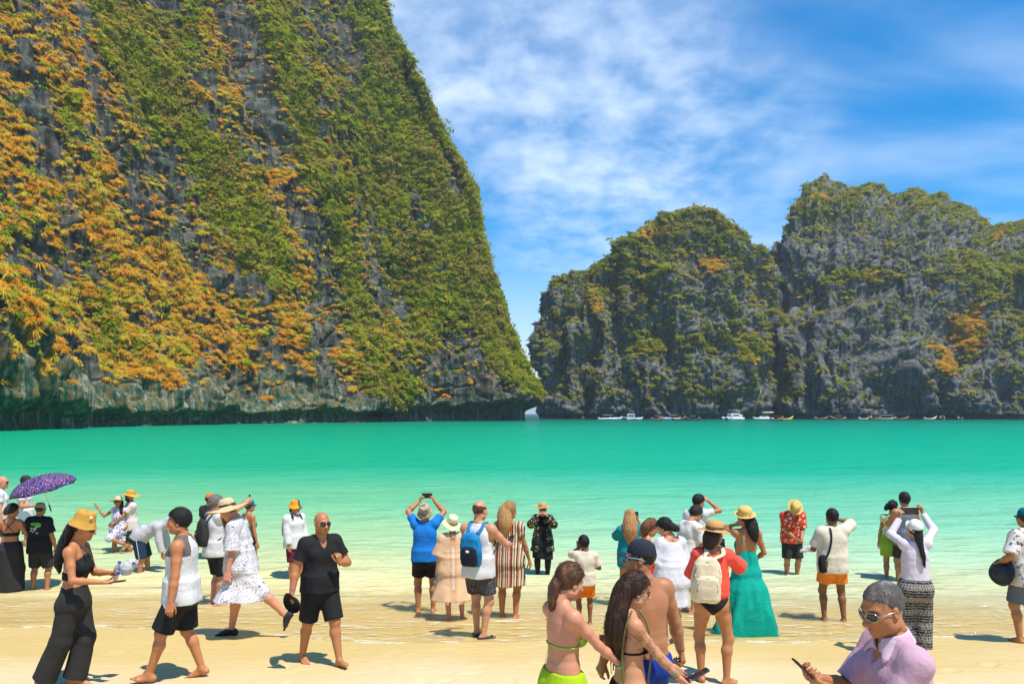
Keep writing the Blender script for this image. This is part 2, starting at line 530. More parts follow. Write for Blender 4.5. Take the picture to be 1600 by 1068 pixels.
# left cliff: waterline path, inland direction and lean of the face
ctl = []
for px, d, ix, iy, lean in [(-330, 78, -1, .0, .62), (-160, 100, -1, .02, .62), (0, 134, -1, .05, .62), (150, 172, -1, .06, .58), (300, 222, -1, .08, .53),
                            (450, 264, -1, .15, .46), (560, 288, -1, .35, .40), (600, 306, -1, .55, .36), (680, 328, -1, .65, .35), (760, 346, -1, .6, .35),
                            (822, 358, -1, .40, .39), (842, 366, -1, .1, .43), (846, 376, -1, -.02, .46), (838, 392, -1, -.05, .48), (800, 410, -1, -.05, .48), (700, 425, -1, -.05, .46)]:
    x, y = w2(px, d)
    l = math.hypot(ix, iy)
    ctl.append((x, y, ix / l, iy / l, lean, px))
NU, NV = 1000, 440
C_, S1 = catmull(ctl, NU)
HT = 205.0
H1 = HT * np.linspace(0, 1, NV) ** 1.25 - 1.2
S, H = np.meshgrid(S1, H1, indexing='ij')
bx, by, ix, iy, ln, pxu = [np.repeat(C_[:, k:k + 1], NV, 1) for k in range(6)]
l = np.hypot(ix, iy); ix, iy = ix / l, iy / l
rel, bigr, ribs = cliff_relief(S, H, 11.0, 1.0, 1.25, 0.45)
head = sstep(560, 620, pxu)
# set-back of the face: undercut at the waterline, then the lean, bulged on the headland
und_n = fbm(S / 22, 0.2, 31.0, 3)
und_h = 3.6 + 3.2 * und_n + 3.5 * head * sstep(620, 660, pxu) + 3.0 * sstep(150, -40, pxu)
und = (6.0 + 4.0 * und_n + 4.0 * head) * sstep(und_h + 1.2, und_h * 0.55, H)
cave = 9.0 * np.exp(-((pxu - 60) / 62) ** 2) * sstep(20, 6, H) * (0.6 + 0.4 * np.sin(S / 3.1))
prof = ln * np.maximum(H, 0) * (1 + (head * 0.10 * sstep(760, 700, pxu) - 0.20 * sstep(760, 830, pxu)) * np.sin(np.clip(H / 190, 0, 1) * math.pi * 2))
tipw = sstep(770, 832, pxu)
prof = prof * (1 - tipw) + tipw * np.interp(H, [0, 11, 26, 48, 79, 116, 140, 176, 198, 240], [0, 1.5, 8, 17, 27, 34, 49, 64, 81, 115])
fade = sstep(0, 10, H)
edge_k = 1.0 - 0.62 * sstep(780, 845, pxu)
# deep gullies that run down the face
gul = np.zeros_like(S)
for p0, wdt, dpt in [(385, 9, 5), (470, 12, 7), (575, 7, 8), (250, 9, 4), (690, 10, 4)]:
    k = int(np.argmin(np.abs(C_[:, 5] - p0)))
    gul += dpt * np.exp(-((S - S1[k] + 5 * fbm(0.3, H / 45, p0, 2)) / wdt) ** 2)
setb = prof + und + cave - (rel * edge_k) * (0.45 + 0.55 * fade) + gul * fade
P = np.stack([bx + ix * setb, by + iy * setb, H + 0.35 * rel * fade], -1)
nrm = surf_normals(P)
if nrm[..., 0].mean() < 0: nrm = -nrm
# plant cover: green gullies, golden tufts on ledges and ribs
g1 = fbm(S / 26, H / 48, 51.0, 4)
g2 = fbm(S / 7, H / 9, 57.0, 3)
bands = np.zeros_like(S)
for p0, wdt, st in [(372, 13, .75), (492, 12, .62), (585, 10, .45), (640, 16, .25), (250, 9, .30), (130, 8, .15), (-40, 12, .25)]:
    k = int(np.argmin(np.abs(C_[:, 5] - p0)))
    bands = np.maximum(bands, st * np.exp(-((S - S1[k] + 6 * fbm(0.3, H / 45, p0, 2)) / wdt) ** 2) * sstep(22, 50, H))
vpx = 800 + FPX * P[..., 0] / P[..., 1]; vpy = HOR - FPX * (P[..., 2] - CAM_Z) / P[..., 1]
wx = vpx + 14 * fbm(S / 14, H / 14, 91.0, 3); wy = vpy + 14 * fbm(S / 14, H / 14, 95.0, 3)


def streak(pts, wdt):
    """closeness to a line of plants or bare rock on the face, given by where it shows in the photo"""
    best = np.full(vpx.shape, 1e9)
    if len(pts) == 1: pts = pts * 2
    for (ax, ay), (bx_, by_) in zip(pts[:-1], pts[1:]):
        ex, ey = bx_ - ax, by_ - ay
        t = np.clip(((wx - ax) * ex + (wy - ay) * ey) / (ex * ex + ey * ey + 1e-6), 0, 1)
        best = np.minimum(best, np.hypot(wx - ax - ex * t, wy - ay - ey * t))
    return np.exp(-(best / wdt)**2)


GREEN_L = [([(185, 10), (215, 120), (290, 200), (340, 270), (390, 360), (430, 430)], 42, .8), ([(420, 0), (450, 120), (475, 220), (520, 330), (560, 480), (590, 620)], 24, .55), ([(560, 30), (610, 110), (660, 200), (700, 300), (740, 420), (800, 560)], 46, .45),
           ([(600, 150), (620, 300), (650, 420), (700, 480)], 60, .40), ([(600, 590), (620, 630)], 30, .6), ([(60, 110), (110, 200)], 28, .45), ([(300, 0), (280, 90)], 34, .45), ([(165, 440), (170, 540)], 18, .5), ([(20, 500)], 22, .5), ([(230, 40), (200, 70)], 20, .4), ([(770, 540), (830, 610)], 26, .5)]
ROCK_L = [([(375, 10), (398, 130), (420, 225)], 20, 1.2), ([(455, 300), (500, 420)], 16, 1.0), ([(430, 560), (465, 640)], 26, .9), ([(10, 410), (100, 430)], 22, .8), ([(320, 570), (360, 640)], 24, .8), ([(38, 80), (60, 170), (75, 250)], 18, .9), ([(135, 410), (150, 440)], 14, .9),
          ([(590, 450), (625, 480)], 13, .9), ([(735, 540), (755, 590)], 15, .8), ([(680, 580), (730, 610)], 24, .8), ([(195, 230), (225, 330)], 13, .8), ([(280, 330), (300, 400)], 12, .6), ([(495, 480), (520, 640)], 20, .8), ([(120, 20), (150, 130)], 11, .7), ([(250, 250), (275, 300)], 12, .7),
          ([(545, 40), (560, 120)], 14, .7), ([(640, 300), (660, 350)], 12, .7), ([(700, 250), (715, 300)], 10, .7), ([(210, 600), (240, 640)], 26, .8), ([(400, 420), (420, 520)], 12, .7), ([(330, 130), (345, 200)], 10, .6), ([(90, 560), (140, 600)], 18, .7), ([(780, 610), (835, 640)], 16, .6)]
gb_ = sum(k_ * streak(p_, w_) for p_, w_, k_ in GREEN_L); rb_ = sum(k_ * streak(p_, w_) for p_, w_, k_ in ROCK_L)
green = 0.06 + gb_ - rb_ + 0.25 * (nrm[..., 2] - .38) + 0.30 * g1 + 0.30 * g2 + 0.17 * head + 0.06 * sstep(60, 150, H) + 0.35 * sstep(835, 842, pxu) * sstep(30, 60, H)
green = green * sstep(8, 22, H + 10 * head)
gold = 0.44 - 0.75 * rb_ - 0.25 * gb_ + 0.55 * fbm(S / 12, H / 10, 71.0, 4) + 0.22 * (ribs - 1.9) / 3 + 0.60 * (nrm[..., 2] - 0.36) - 0.22 * head + 0.10 * np.exp(-((vpy - 430) / 150)**2) * (1 - head)
gold = gold * sstep(5, 13, H + 6 * fbm(S / 9, H / 9, 75.0, 2))
alg = sstep(24, 6, H + 8 * fbm(S / 12, 0.1, 77.0, 2)) * (1 - 0.55 * head)
cover = np.clip(np.stack([green, gold, alg], -1), 0, 1)
rock_near = rock_material('limestone_rock')
build_cliff('limestone_cliff', 'tall overgrown limestone cliff rising from the water on the left of the bay', P, cover, rock_near)
LEFT = dict(P=P, n=nrm, green=green, gold=gold, S=S, H=H, px=pxu, head=head)
# inland shoulder behind the crest so the cliff has a body


def hill(name, label, base, crest, seed, steep, nu, nv, k=1.0, alg_k=0.4):
    B, s1 = catmull([(*w2(p, d), 0) for p, d in base], nu)
    Cc, _ = catmull([(*w2(p, d), (HOR - y) / FPX * d + CAM_Z) for p, d, y in crest], nu)
    q = np.linspace(0, 1, nv)
    # profile: (set-back fraction, height fraction)
    sf = np.interp(q, [0, .1, .5, .72, .86, 1.0], [0, .02, steep, steep + .16, .62, 1.0])
    hf = np.interp(q, [0, .1, .5, .72, .86, 1.0], [-0.012, .13, .62, .82, .94, 1.0])
    sf = np.convolve(np.pad(sf, 12, mode='edge'), np.ones(25) / 25, 'valid')
    P = np.empty((nu, nv, 3))
    P[..., 0] = B[:, None, 0] + (Cc[:, None, 0] - B[:, None, 0]) * sf
    P[..., 1] = B[:, None, 1] + (Cc[:, None, 1] - B[:, None, 1]) * sf
    P[..., 2] = Cc[:, None, 2] * hf
    S = np.repeat(s1[:, None], nv, 1)
    Hh = P[..., 2].copy()
    n0 = surf_normals(P)
    if n0[..., 2].mean() < 0: n0 = -n0
    rel, bg_, ribs = cliff_relief(S, Hh, seed, k, 1.6, 0.4)
    rel = rel + 1.6 * k * fbm(S / 3.0, Hh / 3.4, seed + 41, 3, 0.65)
    rel = rel + 11 * k * fbm(S / 34, Hh / 30, seed + 12, 4)
    top = sstep(1.0, 0.80, q)[None, :]
    lowf = sstep(0, 8, Hh)
    ends = sstep(0, .04, np.linspace(0, 1, nu))[:, None] * sstep(1, .96, np.linspace(0, 1, nu))[:, None]
    P = P + n0 * (rel * (0.12 + 0.88 * top) * (0.4 + 0.6 * lowf))[..., None]
    P[..., 1] += 4.0 * sstep(3.2, 1.5, Hh)
    nrm = surf_normals(P)
    if nrm[..., 2].mean() < 0: nrm = -nrm
    return P, nrm, S, Hh, ribs, q


# dry slopes and green ledges of the far hills, where they show in the photo: column, row, spread, green, gold
PATCHES = [(1020, 362, 36, 14, -.1, .6), (1115, 412, 26, 12, -.2, .6), (925, 475, 16, 22, .1, .55), (1010, 545, 30, 18, .5, .2), (1090, 530, 60, 12, .6, .1), (1165, 555, 40, 26, .5, .25), (1070, 595, 34, 34, -.6, -.3), (1140, 600, 30, 30, -.5, -.2), (985, 600, 40, 40, -.5, -.2),
           (1110, 470, 46, 36, -.8, -.4), (920, 565, 50, 50, -.6, -.2), (960, 420, 60, 30, .3, .0), (1510, 520, 34, 46, -.5, .75), (1470, 575, 26, 22, -.3, .55), (1545, 440, 50, 40, .5, .1), (1340, 430, 70, 12, .4, .3),
           (1300, 400, 60, 24, -.45, -.2), (1420, 360, 60, 20, -.3, -.2), (1330, 560, 80, 50, -.35, -.3), (1230, 590, 16, 50, .5, -.2), (1450, 480, 60, 40, -.3, -.2), (1300, 310, 30, 10, .2, .4)]


def hill_cover(P, nrm, S, Hh, seed, gbias, obias):
    g = fbm(S / 30, Hh / 26, seed + 20, 4)
    g2 = fbm(S / 9, Hh / 8, seed + 24, 3)
    fz = Hh / Hh.max()
    green = 0.17 + gbias + 0.40 * (nrm[..., 2] - 0.30) + 0.34 * g + 0.30 * g2 + 0.30 * fbm(S / 3.5, Hh / 3.2, seed + 34, 3) + 0.24 * sstep(.45, .95, fz) - 0.15 * sstep(.55, .10, fz)
    green = green * sstep(2, 14, Hh)
    gold = 0.05 + obias + 0.25 * (nrm[..., 2] - 0.30) + 0.50 * fbm(S / 16, Hh / 14, seed + 28, 4)
    px = 800 + FPX * P[..., 0] / P[..., 1]; py = HOR - FPX * (P[..., 2] - CAM_Z) / P[..., 1]
    for (cx, cy, rx, ry, gg, oo) in PATCHES:
        wgt = np.exp(-((px - cx) / rx)**2 - ((py - cy + 6 * g2 * ry / 10) / ry)**2)
        green = green + gg * wgt; gold = gold + oo * wgt
    gold = gold * sstep(8, 25, Hh)
    return green, gold


rock_far = rock_material('limestone_rock_far', 0.6)
FAR = []
for args in [
    dict(name='limestone_hill', label='rounded domed limestone hill across the water in the middle of the bay',
         base=[(890, 600), (864, 545), (853, 505), (860, 474), (900, 458), (1000, 450), (1100, 452), (1164, 460), (1197, 478), (1206, 520), (1196, 600)],
         crest=[(910, 560, 520), (874, 530, 525), (866, 512, 515), (882, 505, 470), (916, 505, 436), (992, 508, 372), (1085, 512, 330), (1134, 508, 356), (1170, 508, 412), (1188, 530, 490), (1180, 570, 540)],
         seed=101.0, steep=.30, nu=560, nv=300, gb=0.02, ob=0.0),
    dict(name='limestone_hill', label='broad craggy limestone hill with a stepped top at the right of the bay',
         base=[(1226, 640), (1212, 560), (1208, 500), (1238, 462), (1300, 450), (1400, 446), (1500, 440), (1620, 428), (1800, 400), (1960, 360)],
         crest=[(1240, 640, 420), (1222, 590, 405), (1214, 560, 385), (1232, 565, 382), (1268, 585, 336), (1300, 595, 308), (1375, 600, 310), (1400, 600, 320), (1490, 600, 326), (1570, 590, 374), (1720, 560, 350), (1860, 520, 330)],
         seed=151.0, steep=.26, nu=680, nv=330, gb=0.06, ob=-0.02),
    dict(name='limestone_hill', label='distant limestone ridge glimpsed in the cleft between the two far hills',
         base=[(1080, 760), (1130, 720), (1200, 705), (1270, 710), (1330, 760)],
         crest=[(1120, 800, 470), (1160, 790, 432), (1205, 790, 398), (1240, 790, 392), (1290, 800, 420)],
         seed=191.0, steep=.3, nu=120, nv=120, gb=0.1, ob=-0.1)]:
    gb, obs = args.pop('gb'), args.pop('ob')
    P, nrm, S, Hh, ribs, q = hill(**args)
    gr, go = hill_cover(P, nrm, S, Hh, args['seed'], gb, obs)
    alg = sstep(7, 1, Hh) * 0.5
    build_cliff(args['name'], args['label'], P, np.clip(np.stack([gr, go, alg], -1), 0, 1), rock_far)
    FAR.append(dict(P=P, n=nrm, green=gr, gold=go, S=S, H=Hh))
# ------------------------------------------------------------------ plants on the cliffs
def leaf_mat(name, dark, light, trans=0.25, hue=None):
    m, t, b = new_mat(name)
    oi = N(t, 'ShaderNodeObjectInfo')
    tcn = N(t, 'ShaderNodeTexCoord')
    ns = tnoise(t, tcn.outputs['Object'], 2.5, 2)
    geo = N(t, 'ShaderNodeNewGeometry')
    big = tnoise(t, geo.outputs['Position'], 0.05, 3)
    f = math_node(t, 'ADD', math_node(t, 'MULTIPLY', oi.outputs['Random'], 0.55), math_node(t, 'MULTIPLY', ns, 0.45))
    c = mixc(t, f, dark, light)
    if hue:
        c = mixc(t, maprange(t, math_node(t, 'ADD', math_node(t, 'MULTIPLY', big, 1.2), math_node(t, 'MULTIPLY', oi.outputs['Random'], 0.5)), 0.75, 1.1), c, hue)
    df = N(t, 'ShaderNodeBsdfDiffuse'); tr = N(t, 'ShaderNodeBsdfTranslucent'); mx = N(t, 'ShaderNodeMixShader', ins={0: trans})
    t.links.new(c, df.inputs['Color']); t.links.new(c, tr.inputs['Color'])
    t.links.new(df.outputs[0], mx.inputs[1]); t.links.new(tr.outputs[0], mx.inputs[2])
    t.nodes.remove(b)
    t.links.new(mx.outputs[0], t.nodes['Material Output'].inputs['Surface'])
    return m


M_GREEN = leaf_mat('shrub_leaf', (0.13, 0.175, 0.006), (0.64, 0.66, 0.030), 0.45, (0.40, 0.31, 0.06))
M_BRIGHT = leaf_mat('bright_leaf', (0.14, 0.27, 0.008), (0.33, 0.50, 0.02), 0.3)
M_GOLD = leaf_mat('dry_grass', (0.50, 0.225, 0.014), (0.82, 0.44, 0.05), 0.38, (0.58, 0.48, 0.05))
M_DARKLEAF = leaf_mat('dark_leaf', (0.085, 0.130, 0.012), (0.38, 0.43, 0.035), 0.42, (0.42, 0.36, 0.07))
M_TWIG, _t, _b = new_mat('twig')
_b.inputs['Base Color'].default_value = (0.16, 0.13, 0.10, 1)
_b.inputs['Roughness'].default_value = 0.9


def shrub_mesh(name, seed, nleaf, leaf, flat=0.62, lobes=6):
    r = np.random.default_rng(seed)
    cen = r.normal(size=(lobes, 3)) * (0.42, 0.42, 0.28); cen[:, 2] = np.abs(cen[:, 2]) + 0.18
    rad = r.uniform(0.34, 0.62, lobes)
    V, F = [], []
    for i in range(nleaf):
        k = r.integers(lobes)
        d = r.normal(size=3); d /= np.linalg.norm(d)
        if d[2] < -0.35: d[2] *= -0.6
        p = cen[k] + d * rad[k] * r.uniform(0.72, 1.08) * (1, 1, flat)
        n = d * 0.8 + r.normal(size=3) * 0.40 + (0, 0, 0.95); n /= np.linalg.norm(n)
        a = np.cross(n, r.normal(size=3)); a /= np.linalg.norm(a)
        b_ = np.cross(n, a)
        s = leaf * r.uniform(0.6, 1.25)
        j = len(V)
        V += [p - a * s, p + b_ * s * 0.55 + n * s * .12, p + a * s, p - b_ * s * 0.55 + n * s * .12]
        F.append((j, j + 1, j + 2, j + 3))
    me = np_mesh(name, V, F)
    return me


def tuft_mesh(name, seed, n=80):
    """a mound of long drooping dry blades"""
    r = np.random.default_rng(seed)
    V, F = [], []
    for i in range(n):
        a = r.uniform(0, 2 * math.pi)
        rr = r.uniform(0.0, 0.30)
        base = np.array([math.cos(a) * rr, math.sin(a) * rr, 0.0])
        out = np.array([math.cos(a + r.normal() * .35), math.sin(a + r.normal() * .35), 0])
        ln_ = r.uniform(0.6, 1.1)
        up = r.uniform(0.35, 0.9)
        mid = base + out * ln_ * 0.42 + (0, 0, ln_ * up * 0.62)
        tip = base + out * ln_ * 0.95 + (0, 0, ln_ * (up - 0.62))
        sd = np.cross(out, (0, 0, 1)) * r.uniform(0.030, 0.065)
        j = len(V)
        V += [base - sd, base + sd, mid + sd, mid - sd, tip + sd * .3, tip - sd * .3]
        F += [(j, j + 1, j + 2, j + 3), (j + 3, j + 2, j + 4, j + 5)]
    return np_mesh(name, V, F)


def stem_mesh():
    V, F = [], []
    for k in range(5):
        a = k * 1.256
        tip = np.array([math.cos(a) * .45, math.sin(a) * .45, .55 + .1 * (k % 2)])
        for s in range(4):
            b0 = s * math.pi / 2
            V.append((0.07 * math.cos(b0), 0.07 * math.sin(b0), -0.35))
        for s in range(4):
            b0 = s * math.pi / 2
            V.append(tuple(tip + np.array([0.02 * math.cos(b0), 0.02 * math.sin(b0), 0])))
        j = k * 8
        F += [(j + s, j + (s + 1) % 4, j + 4 + (s + 1) % 4, j + 4 + s) for s in range(4)]
    return np_mesh('stem', V, F)


SHRUBS = [shrub_mesh('shrub', 20 + i, 110, 0.20) for i in range(4)]
TUFTS = [tuft_mesh('grass_tuft', 40 + i) for i in range(3)]
STEM = stem_mesh(); STEM.materials.append(M_TWIG)
SH_G = [s.copy() for s in SHRUBS]; SH_B = [s.copy() for s in SHRUBS]; SH_D = [s.copy() for s in SHRUBS]
for s in SH_G: s.materials.append(M_GREEN)
for s in SH_B: s.materials.append(M_BRIGHT)
for s in SH_D: s.materials.append(M_DARKLEAF)
for s in TUFTS: s.materials.append(M_GOLD)


def pick(F, dens, n, seed, want_front=True):
    """choose n grid vertices with probability density*area; returns flat indices"""
    P = F['P']
    du = np.linalg.norm(np.gradient(P, axis=0), axis=-1)
    dv = np.linalg.norm(np.gradient(P, axis=1), axis=-1)
    wgt = (np.clip(dens, 0, None) * du * dv)
    V_ = P - np.array([0, 0, CAM_Z])
    px = 800 + FPX * P[..., 0] / np.maximum(P[..., 1], 1)
    py = HOR - FPX * (P[..., 2] - CAM_Z) / np.maximum(P[..., 1], 1)
    wgt = wgt * ((px > -180) & (px < 1780) & (py > -160))
    nn = F['n']
    facing = -(nn * V_).sum(-1) / np.linalg.norm(V_, axis=-1)
    wgt = wgt * (facing > -0.25)
    wgt = wgt.ravel(); wgt = wgt / wgt.sum()
    r = np.random.default_rng(seed)
    idx = r.choice(len(wgt), n, replace=True, p=wgt)
    return idx


_groups_cache = {}


def scatter_group(sources):
    key = tuple(s.name for s in sources)
    if key in _groups_cache: return _groups_cache[key]
    g = bpy.data.node_groups.new('scatter', 'GeometryNodeTree')
    g.interface.new_socket('Geometry', in_out='INPUT', socket_type='NodeSocketGeometry')
    g.interface.new_socket('Geometry', in_out='OUTPUT', socket_type='NodeSocketGeometry')
    gi = g.nodes.new('NodeGroupInput'); go = g.nodes.new('NodeGroupOutput')
    jn = g.nodes.new('GeometryNodeGeometryToInstance')
    for s in sources:
        oi = g.nodes.new('GeometryNodeObjectInfo')
        oi.inputs['Object'].default_value = s
        oi.inputs['As Instance'].default_value = True
        oi.transform_space = 'ORIGINAL'
        g.links.new(oi.outputs['Geometry'], jn.inputs[0])
    ip = g.nodes.new('GeometryNodeInstanceOnPoints')
    ip.inputs['Pick Instance'].default_value = True
    g.links.new(gi.outputs[0], ip.inputs['Points'])
    g.links.new(jn.outputs[0], ip.inputs['Instance'])
    for attr, typ, sock in (('rot', 'FLOAT_VECTOR', 'Rotation'), ('scl', 'FLOAT_VECTOR', 'Scale'), ('idx', 'INT', 'Instance Index')):
        na = g.nodes.new('GeometryNodeInputNamedAttribute')
        na.data_type = typ
        na.inputs['Name'].default_value = attr
        g.links.new(na.outputs[0], ip.inputs[sock])
    g.links.new(ip.outputs[0], go.inputs[0])
    _groups_cache[key] = g
    return g


def scatter(name, label, sources, pts, rot, scl, seed):
    me = bpy.data.meshes.new(name)
    me.vertices.add(len(pts))
    me.vertices.foreach_set('co', np.asarray(pts, np.float32).ravel())
    for nm, typ, val, key in (('rot', 'FLOAT_VECTOR', rot, 'vector'), ('scl', 'FLOAT_VECTOR', scl, 'vector')):
        a = me.attributes.new(nm, typ, 'POINT'); a.data.foreach_set(key, np.asarray(val, np.float32).ravel())
    a = me.attributes.new('idx', 'INT', 'POINT')
    a.data.foreach_set('value', np.random.default_rng(seed).integers(0, len(sources), len(pts)).astype(np.int32))
    o = bpy.data.objects.new(name, me); COL.objects.link(o)
    md = o.modifiers.new('scatter', 'NODES'); md.node_group = scatter_group(sources)
    return tag(o, label, kind='stuff')


def plant_rot(nrm, tilt, seed):
    """euler XYZ that leans the up axis from vertical towards the surface normal, with a random spin first"""
    r = np.random.default_rng(seed)
    ax = nrm * tilt + np.array([0, 0, 1.0]) * (1 - tilt)
    ax /= np.linalg.norm(ax, axis=1, keepdims=True)
    th = np.arccos(np.clip(ax[:, 2], -1, 1)); ph = np.arctan2(ax[:, 1], ax[:, 0])
    spin = r.uniform(0, 2 * math.pi, len(nrm))
    out = np.zeros_like(nrm)
    for i in range(len(nrm)):
        q = Matrix.Rotation(ph[i], 3, 'Z') @ Matrix.Rotation(th[i], 3, 'Y') @ Matrix.Rotation(spin[i], 3, 'Z')
        out[i] = q.to_euler('XYZ')
    return out


def place_individuals(name, label, group, cat, meshes, F, dens, n, seed, smin, smax, tilt=0.4, sink=0.2, stem=True, xr=(0, 840), yr=(0, 660), where='left cliff', xl=None):
    """the plants that stand out: at most one in each part of the face, so that its label can say where it grows"""
    idx = pick(F, dens, n * 60, seed)
    P = F['P'].reshape(-1, 3)[idx]; nn = F['n'].reshape(-1, 3)[idx]
    px = 800 + FPX * P[:, 0] / P[:, 1]; py = HOR - FPX * (P[:, 2] - CAM_Z) / P[:, 1]
    r = np.random.default_rng(seed + 1)
    objs, used = [], set()
    vt = ['near the waterline', 'low', 'a third up', 'halfway up', 'high up', 'near the top']
    if yr[0] <= 0: vt[-1] = 'near the photo top'
    ht = xl or ['far left', 'left', 'left of middle', 'right of middle', 'right', 'far right']
    rot = plant_rot(nn, tilt, seed)
    for i in range(len(idx)):
        if len(objs) >= n: break
        fx = (px[i] - xr[0]) / (xr[1] - xr[0]); fy = (yr[1] - py[i]) / (yr[1] - yr[0])
        if not (0 <= fx < 1 and 0 <= fy < 1): continue
        if (fx * 6) % 1 < .12 or (fy * 6) % 1 < .12: continue
        c = (int(fx * 6), int(fy * 6))
        if c in used: continue
        used.add(c)
        s = r.uniform(smin, smax)
        o = bpy.data.objects.new(name, meshes[len(objs) % len(meshes)])
        COL.objects.link(o)
        o.location = P[i] - nn[i] * s * sink
        o.rotation_euler = rot[i]
        o.scale = (s * r.uniform(.85, 1.2), s * r.uniform(.85, 1.2), s * r.uniform(.8, 1.15))
        tag(o, '%s %s on the %s, %s' % (label, vt[c[1]], where, ht[c[0]]), cat, group)
        if stem:
            k = bpy.data.objects.new('stem', STEM); COL.objects.link(k); k.parent = o
        objs.append(o)
    return objs


L = LEFT
Lgreen = sstep(0.22, 0.66, L['green'])
Lgold = (sstep(0.26, 0.66, L['gold']) + 0.07 * sstep(10, 22, L['H'])) * (1 - 0.75 * sstep(0.45, 0.75, L['green']))
Lhigh = sstep(10, 24, L['H'])
obj_green = place_individuals('shrub', 'large olive shrub', 'large shrubs on the left cliff', 'shrub', SH_G, L, Lgreen, 26, 301, 3.4, 5.0)
obj_bright = place_individuals('bright_bush', 'vivid green bush', 'bright bushes on the left cliff', 'bush', SH_B, L,
                               (Lgreen * 0.25 + Lgold) * Lhigh * (1 - .5 * L['head']), 22, 311, 1.7, 3.4)
obj_gold = place_individuals('grass_tuft', 'big golden grass tuft', 'grass tufts on the left cliff', 'grass tuft', TUFTS, L,
                             Lgold * (1 - L['head']), 20, 321, 2.0, 3.0, stem=False)


def scatter_on(F, dens, n, seed, name, label, sources, smin, smax, tilt, sink=0.2, power=1.5):
    idx = pick(F, dens, n, seed)
    P = F['P'].reshape(-1, 3)[idx]; nn = F['n'].reshape(-1, 3)[idx]
    r = np.random.default_rng(seed + 5)
    s = smin + (smax - smin) * r.random(n) ** power
    du = r.normal(size=(n, 3)) * 0.3
    scl = s[:, None] * r.uniform(0.8, 1.25, (n, 3))
    return scatter(name, label, sources, P - nn * (s * sink)[:, None] + du, plant_rot(nn, tilt, seed), scl, seed)


scatter_on(L, Lgreen, 17000, 401, 'cliff_shrubbery', 'dense olive green shrubbery covering the gullies of the left cliff', obj_green[:4], 0.6, 2.6, 0.62, 0.3, 2.0)
scatter_on(L, Lgold, 17000, 402, 'cliff_grass', 'golden dry grass hanging from the ledges of the left cliff', obj_gold[:3], 0.4, 1.7, 0.55, 0.08)
scatter_on(L, (0.12 + Lgold + .5 * Lgreen) * Lhigh, 3600, 404, 'cliff_bushes', 'small vivid green bushes scattered through the dry grass of the left cliff', obj_bright[:4], 0.5, 1.6, 0.4)
headtrees = place_individuals('dark_shrub', 'dark green shrub', 'dark shrubs on the left headland', 'shrub', SH_D, L, (.2 + Lgreen) * L['head'] * Lhigh, 14, 331, 2.6, 4.2, xr=(560, 850), where='left headland')
scatter_on(L, (0.15 + Lgreen) * Lhigh * (0.20 + L['head']), 4200, 403, 'cliff_undergrowth', 'dark undergrowth between the shrubs of the left cliff', headtrees[:4], 0.7, 2.4, 0.5, 0.3)
for k, F in enumerate(FAR[:2]):
    gd = sstep(0.36, 0.66, F['green'])**1.3; od = sstep(0.36, 0.62, F['gold'])
    nm = 'middle hill' if k == 0 else 'right hill'
    xr, yr = ((840, 1215), (322, 655)) if k == 0 else ((1215, 1600), (297, 655))
    far_dark = place_individuals('tree', 'dark green tree', 'trees on the %s' % nm, 'tree', SH_D, F, gd, 16, 501 + k, 4.0, 5.6, xr=xr, yr=yr, where=nm)
    far_green = place_individuals('shrub', 'yellow green shrub', 'shrubs on the %s' % nm, 'shrub', SH_G, F, gd * sstep(110, 50, F['H']), 14, 511 + k, 3.4, 5.0, xr=xr, yr=yr, where=nm)
    scatter_on(F, gd + 0.02 * sstep(4, 14, F['H']), 12500, 521 + k, 'hill_woodland', 'low dark green woodland covering the %s' % nm, far_dark[:4], 0.6, 2.6, 0.5, 0.3, 2.2)
    scatter_on(F, gd * sstep(130, 60, F['H']) * (perlin(F['S'] / 22, F['H'] / 22, 7.7) > 0.0) + 0.2 * od + 0.03 * sstep(4, 14, F['H']), 6500, 531 + k, 'hill_shrubbery', 'yellow green shrubbery on the ledges of the %s' % nm, far_green[:4], 0.7, 2.6, 0.45, 0.3, 2.0)
    scatter_on(F, od, 4200, 541 + k, 'hill_grass', 'dry golden grass patches on the slopes of the %s' % nm, obj_gold[:3], 0.7, 2.0, 0.35, 0.0)
# ------------------------------------------------------------------ people: implicit bodies turned into meshes
def V3(*a):
    return np.array(a, dtype=float)


def unit(v):
    v = np.asarray(v, float)
    return v / (np.linalg.norm(v) + 1e-9)


def rotm(ax, deg):
    a = R(deg); c, s = math.cos(a), math.sin(a)
    if ax == 'x': return np.array([[1, 0, 0], [0, c, -s], [0, s, c]])
    if ax == 'y': return np.array([[c, 0, s], [0, 1, 0], [-s, 0, c]])
    return np.array([[c, -s, 0], [s, c, 0], [0, 0, 1]])


class Frame:
    def __init__(self, o, M):
        self.o, self.M = np.asarray(o, float), np.asarray(M, float)

    def pt(self, *p):
        return self.o + self.M @ np.asarray(p, float)

    def dir(self, *p):
        return self.M @ np.asarray(p, float)


